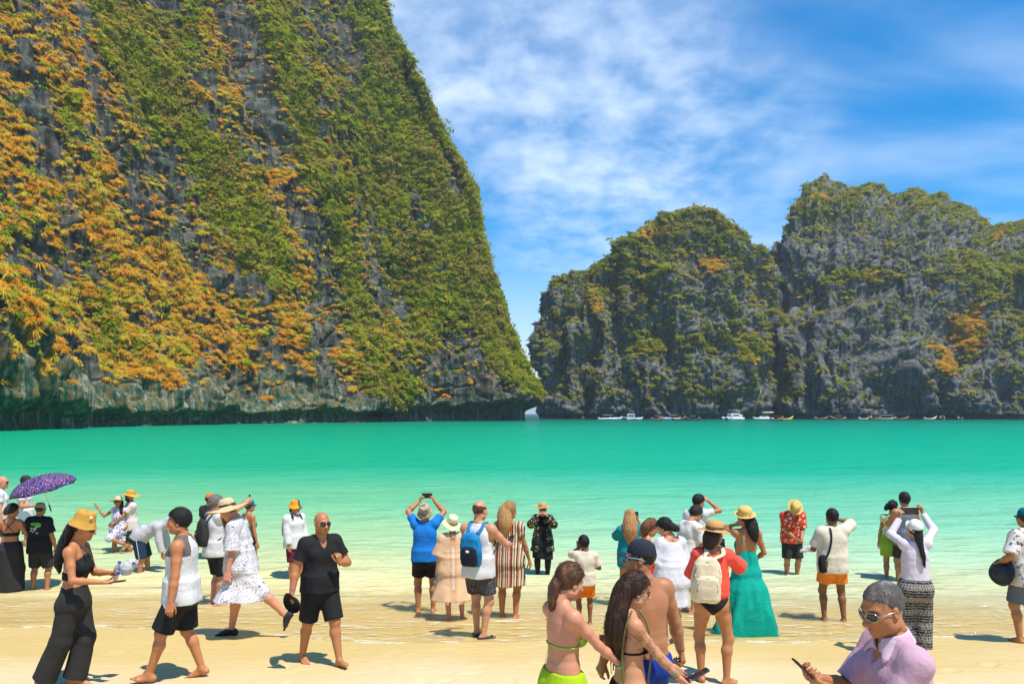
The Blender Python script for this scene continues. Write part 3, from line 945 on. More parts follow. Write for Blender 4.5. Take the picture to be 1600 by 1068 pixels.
class Field:
    """signed distance samples on a box grid"""
    def __init__(self, lo, hi, h):
        self.h = h
        self.lo = np.asarray(lo, float) - 3 * h
        n = np.ceil((np.asarray(hi, float) - self.lo) / h).astype(int) + 4
        self.ax = [self.lo[i] + h * np.arange(n[i]) for i in range(3)]
        self.f = np.full(n, 0.5, dtype=np.float32)

    def sl(self, lo, hi, m):
        out = []
        for i in range(3):
            a = int(np.floor((lo[i] - m - self.lo[i]) / self.h)); b = int(np.ceil((hi[i] + m - self.lo[i]) / self.h)) + 1
            a, b = max(a, 0), min(b, len(self.ax[i]))
            if b <= a: return None
            out.append(slice(a, b))
        return tuple(out)

    def coords(self, s):
        return (self.ax[0][s[0]][:, None, None].astype(np.float32), self.ax[1][s[1]][None, :, None].astype(np.float32), self.ax[2][s[2]][None, None, :].astype(np.float32))

    def put(self, s, d, k):
        a = self.f[s]
        if k <= 0:
            self.f[s] = np.minimum(a, d)
        else:
            hh = np.maximum(k - np.abs(a - d), 0) / k
            self.f[s] = np.minimum(a, d) - hh * hh * k * 0.25

    def cut(self, s, d, k=0.004):
        a = self.f[s]
        hh = np.maximum(k - np.abs(a - d), 0) / k
        self.f[s] = np.maximum(a, d) + hh * hh * k * 0.25

    def cone(self, a, b, ra, rb, k=0.03, cap0=False, cap1=False, squash=None):
        a, b = np.asarray(a, float), np.asarray(b, float)
        r = max(ra, rb)
        s = self.sl(np.minimum(a, b) - r, np.maximum(a, b) + r, k + 2 * self.h)
        if s is None: return
        x, y, z = self.coords(s)
        ba = b - a; L2 = float(ba @ ba) + 1e-9; L = math.sqrt(L2)
        px, py, pz = x - a[0], y - a[1], z - a[2]
        tt = (px * ba[0] + py * ba[1] + pz * ba[2]) / L2
        tc_ = np.clip(tt, 0, 1)
        if squash is not None:                      # flatten along a direction
            n, q = squash
            n = unit(n)
            qx, qy, qz = px - ba[0] * tc_, py - ba[1] * tc_, pz - ba[2] * tc_
            dn = qx * n[0] + qy * n[1] + qz * n[2]
            e = (1 / q - 1)
            d = np.sqrt((qx + n[0] * dn * e)**2 + (qy + n[1] * dn * e)**2 + (qz + n[2] * dn * e)**2) - (ra + (rb - ra) * tc_)
            d = d * (0.5 + 0.5 * q)
        else:
            d = np.sqrt((px - ba[0] * tc_)**2 + (py - ba[1] * tc_)**2 + (pz - ba[2] * tc_)**2) - (ra + (rb - ra) * tc_)
        if cap1: d = np.maximum(d, (tt - 1) * L)
        if cap0: d = np.maximum(d, -tt * L)
        self.put(s, d, k)

    def ball(self, c, r, k=0.02, M=None):
        c = np.asarray(c, float); r = np.broadcast_to(np.asarray(r, float), 3)
        m = r.max()
        s = self.sl(c - m, c + m, k + 2 * self.h)
        if s is None: return
        self.put(s, self._ell(s, c, r, M), k)

    def _ell(self, s, c, r, M):
        x, y, z = self.coords(s)
        x, y, z = x - c[0], y - c[1], z - c[2]
        if M is not None:
            x, y, z = [x * M[0, i] + y * M[1, i] + z * M[2, i] for i in range(3)]
        k0 = np.sqrt((x / r[0])**2 + (y / r[1])**2 + (z / r[2])**2)
        k1 = np.sqrt((x / r[0]**2)**2 + (y / r[1]**2)**2 + (z / r[2]**2)**2) + 1e-6
        return k0 * (k0 - 1) / k1

    def carve(self, c, r, k=0.01, M=None):
        c = np.asarray(c, float); r = np.broadcast_to(np.asarray(r, float), 3)
        m = r.max()
        s = self.sl(c - m, c + m, k + 2 * self.h)
        if s is None: return
        self.cut(s, -self._ell(s, c, r, M), k)

    def loft(self, fr, zs, w, d, oy=None, k=0.03, n=2.3, fold=None, lo_cap=True, hi_cap=True, grow=0.0):
        zs, w, d = [np.asarray(q, float) for q in (zs, w, d)]
        oy = np.zeros_like(zs) if oy is None else np.asarray(oy, float)
        w = w + grow; d = d + grow
        m = max(w.max(), d.max()) + np.abs(oy).max() + 0.05
        c0, c1 = fr.pt(0, 0, zs[0]), fr.pt(0, 0, zs[-1])
        s = self.sl(np.minimum(c0, c1) - m, np.maximum(c0, c1) + m, 0)
        if s is None: return
        x, y, z = self.coords(s)
        x, y, z = x - fr.o[0], y - fr.o[1], z - fr.o[2]
        M = fr.M
        qx, qy, qz = [x * M[0, i] + y * M[1, i] + z * M[2, i] for i in range(3)]
        W = np.interp(qz, zs, w).astype(np.float32); D = np.interp(qz, zs, d).astype(np.float32); O = np.interp(qz, zs, oy).astype(np.float32)
        qy = qy - O
        if fold is not None:
            amp, cnt, z0, ph = fold
            th = np.arctan2(qx, -qy)
            ff = 1 + amp * np.clip((z0 - qz) / max(z0 - zs[0], 1e-3), 0, 1) * (np.sin(cnt * th + ph + 1.3 * np.sin(qz * 7)) + 0.5 * np.sin(cnt * 1.7 * th - ph))
            W = W * ff; D = D * ff
        rr = ((np.abs(qx) / W)**n + (np.abs(qy) / D)**n + 1e-9)**(1 / n)
        dd = (rr - 1) * np.minimum(W, D)
        if lo_cap: dd = np.maximum(dd, zs[0] - qz)
        if hi_cap: dd = np.maximum(dd, qz - zs[-1])
        self.put(s, dd, k)

    def plane_cut(self, fr, fn):
        """keep only where fn(qx,qy,qz) <= 0 (frame coordinates)"""
        s = tuple(slice(0, q) for q in self.f.shape)
        x, y, z = self.coords(s)
        x, y, z = x - fr.o[0], y - fr.o[1], z - fr.o[2]
        M = fr.M
        q = [x * M[0, i] + y * M[1, i] + z * M[2, i] for i in range(3)]
        self.f = np.maximum(self.f, fn(*q)).astype(np.float32)

    def noise(self, amp, sx, sy=None, sz=None, seed=0.0, octs=2):
        near = np.nonzero(np.abs(self.f) < max(2.5 * self.h, amp * 2.5))
        if len(near[0]) == 0: return
        x, y, z = [self.ax[i][near[i]] for i in range(3)]
        sy = sy or sx; sz = sz or sx
        self.f[near] += amp * fbm(x * sx + seed, y * sy, z * sz + seed * .7, octs).astype(np.float32)

    def mesh(self):
        f = self.f
        f[0] = f[-1] = 0.1; f[:, 0] = f[:, -1] = 0.1; f[:, :, 0] = f[:, :, -1] = 0.1
        ins = f < 0
        cnt = np.zeros(tuple(q - 1 for q in f.shape), np.uint8)
        offs = [(a, b, c) for a in (0, 1) for b in (0, 1) for c in (0, 1)]
        nx, ny, nz = cnt.shape
        for a, b, c in offs:
            cnt += ins[a:a + nx, b:b + ny, c:c + nz]
        act = np.nonzero((cnt > 0) & (cnt < 8))
        if len(act[0]) == 0:
            return np.zeros((0, 3)), np.zeros((0, 4), int)
        I = np.stack(act, 1)
        val = {o: f[I[:, 0] + o[0], I[:, 1] + o[1], I[:, 2] + o[2]] for o in offs}
        acc = np.zeros((len(I), 3)); num = np.zeros(len(I))
        for o in offs:
            for ax_ in range(3):
                if o[ax_]: continue
                o2 = tuple(1 if i == ax_ else o[i] for i in range(3))
                v0, v1 = val[o], val[o2]
                m = (v0 < 0) != (v1 < 0)
                t = v0[m] / (v0[m] - v1[m])
                p = np.tile(np.array(o, float), (m.sum(), 1)); p[:, ax_] = t
                acc[m] += p; num[m] += 1
        Vt = self.lo + self.h * (I + acc / num[:, None])
        idx = np.full(cnt.shape, -1, np.int32); idx[act] = np.arange(len(I))
        F = []
        for ax_ in range(3):
            a0 = [slice(1, -1)] * 3; a0[ax_] = slice(0, -1)
            a1 = list(a0); a1[ax_] = slice(1, None)
            s0, s1 = ins[tuple(a0)], ins[tuple(a1)]
            e = np.nonzero(s0 != s1)
            base = np.stack(e, 1).copy()
            for i in range(3):
                if i != ax_: base[:, i] += 1
            u, v = [i for i in range(3) if i != ax_]
            def cell(du, dv):
                q = base.copy(); q[:, u] -= du; q[:, v] -= dv
                return idx[q[:, 0], q[:, 1], q[:, 2]]
            quad = np.stack([cell(1, 1), cell(0, 1), cell(0, 0), cell(1, 0)], 1)
            flip = s1[e] if ax_ != 1 else ~s1[e]
            quad[flip] = quad[flip][:, ::-1]
            F.append(quad)
        F = np.concatenate(F)
        n = len(Vt)
        a = np.concatenate([F[:, 0], F[:, 1], F[:, 2], F[:, 3]]); b = np.concatenate([F[:, 1], F[:, 2], F[:, 3], F[:, 0]])
        cnt_ = np.bincount(a, minlength=n) + np.bincount(b, minlength=n)
        for lam in (.55, -.50, .55, -.50):                      # fair the surface without shrinking it
            avg = np.stack([np.bincount(a, Vt[b, i], n) + np.bincount(b, Vt[a, i], n) for i in range(3)], 1) / np.maximum(cnt_, 1)[:, None]
            Vt = Vt + lam * (avg - Vt)
        return Vt, F


def ik(a, b, l1, l2, pole):
    """two-bone joint position; b is pulled in when out of reach"""
    a, b = np.asarray(a, float), np.asarray(b, float)
    d = b - a; L = np.linalg.norm(d)
    mx = (l1 + l2) * 0.998
    if L > mx: b = a + d / L * mx; d = b - a; L = mx
    mn = abs(l1 - l2) * 1.05 + 0.05
    if L < mn: b = a + d / (L + 1e-9) * mn; d = b - a; L = mn
    x = (l1 * l1 - l2 * l2 + L * L) / (2 * L)
    hgt = math.sqrt(max(l1 * l1 - x * x, 0))
    u = d / L
    p = np.asarray(pole, float); p = p - u * (p @ u)
    return a + u * x + unit(p) * hgt, b


def grid_mesh_parts(parts):
    Vs, Fs, off = [], [], 0
    for v, f in parts:
        if len(v) == 0: continue
        Vs.append(v); Fs.append(f + off); off += len(v)
    return np.concatenate(Vs), np.concatenate(Fs)


MALE = dict(cz=[-.12, 0, .10, .20, .28, .35, .41, .45, .48], cw=[.115, .148, .157, .170, .178, .170, .128, .075, .058], cd=[.080, .106, .112, .120, .122, .108, .085, .064, .055], co=[0, 0, 0, 0, 0, -.003, -.008, -.012, -.01],
            pz=[-.15, -.09, -.02, .06, .14, .18], pw=[.10, .158, .170, .160, .148, .115], pd=[.085, .118, .124, .112, .104, .080])
FEMALE = dict(cz=[-.12, 0, .10, .20, .28, .35, .41, .45, .48], cw=[.095, .122, .130, .144, .150, .146, .112, .066, .050], cd=[.068, .088, .092, .100, .104, .094, .076, .056, .047], co=[0, 0, 0, 0, 0, -.003, -.008, -.012, -.01],
              pz=[-.15, -.09, -.02, .06, .14, .18], pw=[.10, .168, .176, .152, .127, .095], pd=[.085, .122, .124, .106, .090, .068])


class Rig:
    """joint positions in the person's own frame: x right, y forward, z up, feet on z = 0 (metres)"""
    def __init__(s, height=1.72, sex='m', fat=0.0, lean=0, side=0, twist=0, ptilt=0, head=(0, 0, 0), hips=(0, 0), drop=0.0,
                 footL=None, footR=None, handL=None, handR=None, poleL=None, poleR=None, hdirL=None, hdirR=None, palmL=None, palmR=None,
                 curlL=28, curlR=28, kid=False, headscale=1.0, shrug=0.0, neck=(0, 0, 0), muscle=0.0):
        k = s.k = height / 1.75
        s.sex, s.fat, s.H, s.muscle = sex, fat, height, muscle
        s.hk = (1.24 if kid else 1.05) * headscale
        fL = footL or (-.105, 0, 0, 8, 0); fR = footR or (.105, 0, 0, -8, 0)      # x, y, lift, toe-out yaw (deg, +left), pitch
        T = FEMALE if sex == 'f' else MALE
        s.T = {q: np.array(v) for q, v in T.items()}
        bw = s.bw = (0.90 if sex == 'f' else 1.0)
        hz = .915 - drop
        s.pel = Frame(V3(hips[0], hips[1], hz) * k, rotm('x', -ptilt) @ rotm('z', twist * .25))
        s.che = Frame(s.pel.pt(0, 0, .10 * k), rotm('z', twist) @ rotm('y', side) @ rotm('x', -lean))
        s.nck = s.che.pt(0, -.008 * k, .465 * k)
        hy, hp, hr = head
        s.hea = Frame((0, 0, 0), rotm('z', hy) @ rotm('x', -hp) @ rotm('y', hr))
        s.hea.o = s.nck + s.che.dir(0, .012 * k, .065 * k) + s.hea.M @ V3(0, .018, .100) * s.hk * k
        s.arm, s.leg = {}, {}
        for sd, hand, pole, hdir, palm, curl in ((-1, handL, poleL, hdirL, palmL, curlL), (1, handR, poleR, hdirR, palmR, curlR)):
            tgt = np.array(hand if hand is not None else (sd * .27, .03, .84)) * k
            sh = s.che.pt(sd * .178 * bw * k, -.012 * k, (.398 + shrug) * k)
            up = np.clip((tgt[2] - sh[2]) / (.4 * k), 0, 1)
            sh = sh + s.che.dir(-sd * .028 * up * k, .012 * up * k, .055 * up * k)
            pl = pole if pole is not None else (sd * .5, -.75, -.35)
            el, wr = ik(sh, tgt, .292 * k, .262 * k, pl)
            hd = unit(hdir) if hdir is not None else unit(wr - el)
            pn = unit(palm) if palm is not None else V3(-sd, 0.15, 0)
            s.arm[sd] = (sh, el, wr, hd, pn, curl)
        for sd, ft in ((-1, fL), (1, fR)):
            hp_ = s.pel.pt(sd * .088 * k, 0, 0)
            an = V3(ft[0], ft[1], .078 + ft[2]) * k
            fy, fp = ft[3], ft[4]
            fM = rotm('z', fy) @ rotm('x', -fp)
            kn, an = ik(hp_, an, .432 * k, .420 * k, fM @ V3(sd * .12, 1, .25))
            s.leg[sd] = (hp_, kn, an, fM)
        pts = [s.nck, s.hea.o] + [q for a in s.arm.values() for q in a[:3]] + [q for l in s.leg.values() for q in l[:3]]
        pts = np.array(pts)
        s.lo, s.hi = pts.min(0) - .26 * k, pts.max(0) + .26 * k
        s.lo[2] = max(s.lo[2], -0.03)

    # ---- flesh
    def body_field(s, h, feet_simple=True):
        k = s.k; T = s.T; g = 1 + .22 * s.fat
        f = Field(s.lo, s.hi, h)
        fem = s.sex == 'f'
        belly = s.fat
        cd = T['cd'] * (1 + .20 * belly * np.exp(-((T['cz'] - .02) / .14)**2)); cw = T['cw'] * (1 + .20 * belly * np.exp(-((T['cz'] - .02) / .16)**2))
        f.loft(s.che, T['cz'] * k, cw * k, cd * k, T['co'] * k, k=.03 * k)
        f.loft(s.pel, T['pz'] * k, T['pw'] * k * (1 + .12 * belly), T['pd'] * k * (1 + .14 * belly), k=.05 * k)
        if belly > .25:
            f.ball(s.che.pt(0, .055 * k, .0), (.13 * k, (.07 + .07 * belly) * k, .13 * k), .06 * k, s.che.M)
        for sd in (-1, 1):
            f.ball(s.pel.pt(sd * .075 * k, -.062 * k, -.055 * k), (.085 * k * g, .072 * k * g, .085 * k), .03 * k)
            if fem:
                f.ball(s.che.pt(sd * .066 * k, .088 * k, .225 * k), (.056 * k, .050 * k, .054 * k), .022 * k)
            else:
                f.ball(s.che.pt(sd * .072 * k, .080 * k, .285 * k), (.078 * k, .036 * k, .056 * k), .03 * k, s.che.M)
                f.ball(s.che.pt(sd * .085 * k, -.075 * k, .30 * k), (.07 * k, .035 * k, .085 * k), .04 * k, s.che.M)
            sh, el, wr, hd, pn, cu = s.arm[sd]
            m = (.84 if fem else 1.0) * (1 + .18 * s.fat + .12 * s.muscle) * k
            f.cone(s.che.pt(sd * .03 * k, -.02 * k, .455 * k), sh + V3(0, 0, .012 * k), .040 * k, .044 * m, .05 * k)
            f.ball(sh + s.che.dir(sd * .006 * k, 0, -.01 * k), .061 * m, .04 * k)
            mid = sh * .5 + el * .5
            f.cone(sh, mid, .053 * m, .048 * m, .04 * k); f.cone(mid, el, .048 * m, .039 * m, .02 * k)
            fm = el * .68 + wr * .32
            f.cone(el, fm, .039 * m, .042 * m, .02 * k); f.cone(fm, wr, .042 * m, .0265 * m, .02 * k)
            hp_, kn, an, fM = s.leg[sd]
            m = (1 + .20 * s.fat) * k * (1.02 if fem else 1.0)
            md = hp_ * .55 + kn * .45
            f.cone(hp_ + V3(0, 0, -.02 * k), md, .090 * m, .076 * m, .045 * k); f.cone(md, kn, .076 * m, .055 * m, .03 * k)
            f.ball(kn + fM @ V3(0, .012 * k, 0), .050 * m, .03 * k)
            cf = kn * .70 + an * .30 - fM @ V3(0, .014 * k, 0)
            f.cone(kn, cf, .050 * m, .054 * m, .03 * k); f.cone(cf, an, .054 * m, .033 * m, .03 * k)
            if feet_simple:
                he, to = an + fM @ V3(0, -.045, -.045) * k, an + fM @ V3(sd * .01, .15, -.058) * k
                f.cone(he, to, .034 * k, .024 * k, .02 * k); f.cone(an, an + fM @ V3(0, .09, -.04) * k, .034 * k, .03 * k, .03 * k)
        f.cone(s.nck + s.che.dir(0, 0, -.03 * k), s.hea.pt(0, -.018 * k, -.06 * k), (.050 if fem else .059) * k * (1 + .1 * s.fat), (.047 if fem else .055) * k * (1 + .1 * s.fat), .03 * k)
        return f

    # ---- head with a face
    def head_parts(s, h, jaw=1.0, nose=1.0, round_=0.0):
        k = s.k * s.hk; F = s.hea
        fr = Frame((0, 0, 0), np.eye(3))
        f = Field((-.11, -.135, -.18), (.11, .145, .13), h / k)
        fem = s.sex == 'f'
        f.ball((0, -.012, .022), (.0765, .098, .092), .01)
        f.ball((0, .030, -.045), (.060 + .008 * round_, .066, .078), .035)
        f.ball((0, .052, -.088), (.030 * jaw, .034, .026), .035)
        f.ball((0, .074, -.102), (.017 * jaw, .016, .014), .02)
        for sd in (-1, 1):
            f.ball((sd * .040, .052, -.028), (.027, .028, .024), .03)
            f.cone((sd * .012, .087, .021), (sd * .044, .070, .023), .009, .007, .02)
            f.ball((sd * .055, .010, -.072), (.020 * jaw, .035, .022), .03)
            f.carve((sd * .033, .102, .000), (.021, .016, .0135), .014)
            f.ball((sd * .033, .0745, -.001), (.0135, .0125, .0115), .004)
            f.ball((sd * .0775, -.004, -.010), (.010, .019, .031), .008, rotm('z', sd * -22) @ rotm('x', 10))
            f.carve((sd * .090, .003, -.008), (.008, .010, .017), .006)
            f.ball((sd * .0125, .097, -.040), (.0095, .012, .0085), .008)
        f.cone((0, .088, .008), (0, .106 + .006 * nose, -.034), .0095, .0130, .012)
        f.ball((0, .108 + .006 * nose, -.037), (.0125, .012, .011), .01)
        f.ball((0, .0875, -.062), (.022, .012, .0062), .006)
        f.ball((0, .0865, -.0745), (.020, .0125, .0072), .006)
        f.carve((0, .103, -.0672), (.019, .010, .0016), .004)
        f.cone((0, -.018, -.06), (0, -.034, -.15), .048 if fem else .056, .050 if fem else .058, .03)
        v, q = f.mesh()
        x, y, z = v.T
        tint = np.ones((len(v), 3))
        lip = np.exp(-((x / .021)**2 * 1.2 + ((z + .068) / .0115)**2)) * (y > .07)
        tint = tint * (1 - lip[:, None] * (np.array([.10, .45, .42]) if fem else np.array([.12, .32, .30])))
        brow = np.clip(np.exp(-(((np.abs(x) - .034) / .017)**2 + ((z - .0245 + .12 * (np.abs(x) - .034)) / .0048)**2) * 1.2), 0, 1) * (y > .05)
        tint = tint * (1 - brow[:, None] * np.array([.72, .78, .80]))
        return v, q, tint, k

    def hand_parts(s, sd, h):
        sh, el, wr, hd, pn, curl = s.arm[sd]
        k = s.k
        xx = unit(hd); zz = -(pn - xx * (pn @ xx)); zz = unit(zz)         # z: back of the hand
        yy = np.cross(zz, xx)                                             # thumb side is +y for the left hand
        tsd = 1.0 if sd < 0 else -1.0
        f = Field((-.04, -.085, -.105), (.20, .085, .05), max(h, .0042))
        fem = .90 if s.sex == 'f' else 1.0
        f.cone((-.02, 0, 0), (.02, 0, 0), .024 * fem, .026 * fem, .02, squash=((0, 0, 1), .72))
        kn = []
        for i, (oy, ln_, r) in enumerate(((.031, .070, .0088), (.0105, .079, .0092), (-.0105, .073, .0088), (-.030, .057, .0078))):
            oy = oy * tsd
            a = V3(.088 - abs(i - 1) * .005, oy, 0)
            f.cone((.012, oy * .55, 0), a, .0150, .0120, .014)
            c = R(curl * (0.9 + .08 * i)); p = a; ang = 0.0
            sp_ = oy * 1.4
            for j, fr_ in enumerate((.45, .31, .24)):
                ang += c * (0.85, 1.15, .75)[j]
                q = p + V3(math.cos(ang), sp_ * .6, -math.sin(ang)) * ln_ * fr_
                f.cone(p, q, r * (1 - .10 * j) * fem, r * (.92 - .10 * j) * fem, .004 if j else .008)
                p = q
        tc0 = V3(.022, .022 * tsd, -.008)
        tc1 = tc0 + V3(.030, .026 * tsd, -.014)
        tc2 = tc1 + V3(.030, .012 * tsd * (1 - curl / 90), -.010 - .012 * curl / 60)
        tc3 = tc2 + V3(.024, .002 * tsd * (1 - curl / 40), -.006 - .010 * curl / 60)
        f.cone(tc0, tc1, .0155, .0120, .016); f.cone(tc1, tc2, .0115, .0100, .005); f.cone(tc2, tc3, .0100, .0082, .004)
        v, q = f.mesh()
        v = v * k
        tint = np.ones((len(v), 3))
        M = np.stack([xx, yy, zz], 1)
        return wr + v @ M.T, q, tint

    def foot_parts(s, sd, h):
        hp_, kn, an, fM = s.leg[sd]
        k = s.k
        f = Field((-.07, -.09, -.09), (.07, .225, .10), h)
        z0 = -.078
        f.ball((0, -.035, z0 + .033), (.032, .040, .033), .02)
        f.cone((0, 0, .06), (0, 0, -.01), .034, .034, .03)
        f.cone((0, 0, -.01), (-sd * .012, .10, z0 + .030), .033, .022, .03)
        f.cone((sd * .010, -.02, z0 + .026), (sd * .026, .105, z0 + .016), .026, .016, .03)
        f.cone((-sd * .012, .05, z0 + .022), (-sd * .022, .128, z0 + .020), .020, .019, .025)
        f.cone((-sd * .020, .12, z0 + .018), (sd * .030, .098, z0 + .014), .017, .014, .02)
        for i in range(5):
            a = V3(-sd * (.026 - .0145 * i), .138 - .0085 * i - (.006 if i == 4 else 0), z0 + .015)
            b_ = a + V3(-sd * .002 + sd * .002 * i, .040 - .006 * i, -.003)
            r0 = .0125 if i == 0 else .0092 - .0005 * i
            f.cone(a, b_, r0, r0 * .95, .006)
        v, q = f.mesh()
        v = v * k
        return an + v @ fM.T, q, np.ones((len(v), 3))


# ------------------------------------------------------------------ cloth and skin materials
_mats = {}


def skin_mat(rgb):
    key = ('skin', rgb)
    if key in _mats: return _mats[key]
    m, t, b = new_mat('skin')
    at = N(t, 'ShaderNodeAttribute', attribute_name='tint')
    tcn = N(t, 'ShaderNodeTexCoord')
    n = tnoise(t, tcn.outputs['Object'], 14, 4, 0.6)
    c = mixc(t, n, tuple(q * .86 for q in rgb), (min(rgb[0] * 1.12, 1), rgb[1] * 1.06, rgb[2] * 1.04))
    c = mixc(t, 1.0, c, at.outputs['Color'], 'MULTIPLY')
    t.links.new(c, b.inputs['Base Color'])
    b.inputs['Roughness'].default_value = 0.48
    b.inputs['Specular IOR Level'].default_value = 0.35
    bump(t, b, tnoise(t, tcn.outputs['Object'], 90, 3), 0.25, 0.003)
    _mats[key] = m
    return m


def cloth_mat(name, rgb, pat=None, rough=0.85, wrinkle=0.5, weave=True, spec=0.2, sheen=False):
    m, t, b = new_mat(name)
    tcn = N(t, 'ShaderNodeTexCoord')
    ob = tcn.outputs['Object']
    n = tnoise(t, ob, 9, 4, 0.6)
    c = mixc(t, n, tuple(q * .88 for q in rgb), tuple(min(q * 1.10, .9) for q in rgb))
    if pat is not None:
        c = pat(t, ob, c)
    t.links.new(c, b.inputs['Base Color'])
    b.inputs['Roughness'].default_value = rough
    b.inputs['Specular IOR Level'].default_value = spec
    nb = bump(t, None, tnoise(t, ob, 7, 4, 0.55, (1, 1, .7), 0.8), wrinkle, 0.035)
    nb = bump(t, None, tnoise(t, ob, 24, 3, 0.5, (1, 1, .6), 0.4), wrinkle * .8, 0.012, nb)
    if weave:
        nb = bump(t, None, tnoise(t, ob, 420, 1), 0.25, 0.002, nb)
    t.links.new(nb, b.inputs['Normal'])
    return m


def pat_blobs(colors, scale, thr=0.5, rnd_=1.0, edge=.03, stretch=None):
    """irregular printed patches: one voronoi layer per colour"""
    def f(t, ob, c):
        for i, col in enumerate(colors):
            vo = N(t, 'ShaderNodeTexVoronoi', ins={'Scale': scale * (1 + .17 * i), 'Randomness': rnd_})
            mp = N(t, 'ShaderNodeMapping'); mp.inputs['Location'].default_value = (3.1 * i, 1.7 * i, 5.3 * i)
            if stretch: mp.inputs['Scale'].default_value = stretch
            n = N(t, 'ShaderNodeTexNoise', ins={'Scale': scale * 2.2, 'Detail': 2})
            t.links.new(ob, n.inputs['Vector'])
            ad = N(t, 'ShaderNodeVectorMath', operation='MULTIPLY_ADD')
            t.links.new(n.outputs['Color'], ad.inputs[0]); ad.inputs[1].default_value = (.9 / scale,) * 3; t.links.new(ob, ad.inputs[2])
            t.links.new(ad.outputs[0], mp.inputs[0]); t.links.new(mp.outputs[0], vo.inputs['Vector'])
            c = mixc(t, maprange(t, vo.outputs['Distance'], thr + edge, thr - edge), c, col)
        return c
    return f


def pat_paisley(t, ob, c):
    msk = maprange(t, tnoise(t, ob, 13, 2), 0.36, 0.52)
    for sc, lo_, k_ in ((14, .055, .85), (30, .07, .6)):
        vo = N(t, 'ShaderNodeTexVoronoi', ins={'Scale': sc})
        n = N(t, 'ShaderNodeTexNoise', ins={'Scale': sc * 1.4, 'Detail': 3})
        t.links.new(ob, n.inputs['Vector'])
        ad = N(t, 'ShaderNodeVectorMath', operation='MULTIPLY_ADD')
        t.links.new(n.outputs['Color'], ad.inputs[0]); ad.inputs[1].default_value = (.7 / sc,) * 3; t.links.new(ob, ad.inputs[2])
        t.links.new(ad.outputs[0], vo.inputs['Vector'])
        ring = math_node(t, 'ABSOLUTE', math_node(t, 'SUBTRACT', math_node(t, 'FRACT', math_node(t, 'MULTIPLY', vo.outputs['Distance'], 2.4)), .5))
        f_ = math_node(t, 'MULTIPLY', maprange(t, ring, lo_ + .05, lo_ - .03), k_)
        c = mixc(t, math_node(t, 'MULTIPLY', f_, msk) if sc > 20 else f_, c, (.05, .045, .11))
    return c


def pat_stripes(cols, period, axis=0, soft=.02, warp=.01):
    def f(t, ob, c):
        sp_ = N(t, 'ShaderNodeSeparateXYZ'); t.links.new(ob, sp_.inputs[0])
        at2 = math_node(t, 'ARCTAN2', sp_.outputs[0], math_node(t, 'MULTIPLY', sp_.outputs[1], -1)) if axis == 'a' else sp_.outputs[axis]
        n = tnoise(t, ob, 3, 2)
        v = math_node(t, 'ADD', at2, math_node(t, 'MULTIPLY', n, warp))
        fr = math_node(t, 'FRACT', math_node(t, 'DIVIDE', v, period))
        rp = N(t, 'ShaderNodeValToRGB'); rp.color_ramp.interpolation = 'CONSTANT'
        el = rp.color_ramp.elements
        el[0].position = 0; el[0].color = (*cols[0][1], 1); el[1].position = cols[1][0]; el[1].color = (*cols[1][1], 1)
        for p_, q_ in cols[2:]:
            e = el.new(p_); e.color = (*q_, 1)
        t.links.new(fr, rp.inputs[0])
        return rp.outputs[0]
    return f


def pat_split(axis, pos, col, soft=.004, absx=False, slope=0.0):
    """second colour beyond a seam"""
    def f(t, ob, c):
        sp_ = N(t, 'ShaderNodeSeparateXYZ'); t.links.new(ob, sp_.inputs[0])
        v = sp_.outputs[axis]
        if absx: v = math_node(t, 'ABSOLUTE', v)
        if slope: v = math_node(t, 'ADD', v, math_node(t, 'MULTIPLY', sp_.outputs[2], slope))
        return mixc(t, maprange(t, v, pos - soft, pos + soft), c, col)
    return f


def pat_elephant(t, ob, c):
    """rows of pale bands, dots and blocky figures on black"""
    sp_ = N(t, 'ShaderNodeSeparateXYZ'); t.links.new(ob, sp_.inputs[0])
    z = math_node(t, 'FRACT', math_node(t, 'DIVIDE', sp_.outputs[2], .155))
    ang = math_node(t, 'MULTIPLY', math_node(t, 'ARCTAN2', sp_.outputs[0], sp_.outputs[1]), 5.5)
    line = math_node(t, 'LESS_THAN', math_node(t, 'FRACT', math_node(t, 'MULTIPLY', z, 5.0)), .13)
    zig = math_node(t, 'ABSOLUTE', math_node(t, 'SUBTRACT', math_node(t, 'FRACT', ang), .5))
    row = math_node(t, 'MULTIPLY', math_node(t, 'GREATER_THAN', zig, .17), math_node(t, 'MULTIPLY', math_node(t, 'GREATER_THAN', z, .24), math_node(t, 'LESS_THAN', z, .60)))
    vo = N(t, 'ShaderNodeTexVoronoi', ins={'Scale': 46}); t.links.new(ob, vo.inputs['Vector'])
    dots = maprange(t, math_node(t, 'ABSOLUTE', math_node(t, 'SUBTRACT', vo.outputs['Distance'], .33)), .11, .05)
    k = math_node(t, 'MAXIMUM', math_node(t, 'MULTIPLY', dots, .55), math_node(t, 'MAXIMUM', line, math_node(t, 'MULTIPLY', row, .55)))
    return mixc(t, math_node(t, 'MULTIPLY', k, .75), c, (.50, .47, .40))


def hair_mat(name, rgb, rough=.55, hi=None):
    key = ('hair', name, rgb)
    if key in _mats: return _mats[key]
    m, t, b = new_mat(name)
    tcn = N(t, 'ShaderNodeTexCoord')
    n = tnoise(t, tcn.outputs['Object'], 95, 3, .65, (1, 1, .12), .3)
    n2 = tnoise(t, tcn.outputs['Object'], 14, 3, .6, (1, 1, .4))
    c = mixc(t, n, tuple(q * .35 for q in rgb), tuple(min(1, q * 1.7) for q in rgb))
    if hi: c = mixc(t, maprange(t, n2, .48, .7), c, hi)
    t.links.new(c, b.inputs['Base Color'])
    b.inputs['Roughness'].default_value = rough
    b.inputs['Specular IOR Level'].default_value = .28
    bump(t, b, n, 1.0, .010)
    _mats[key] = m
    return m


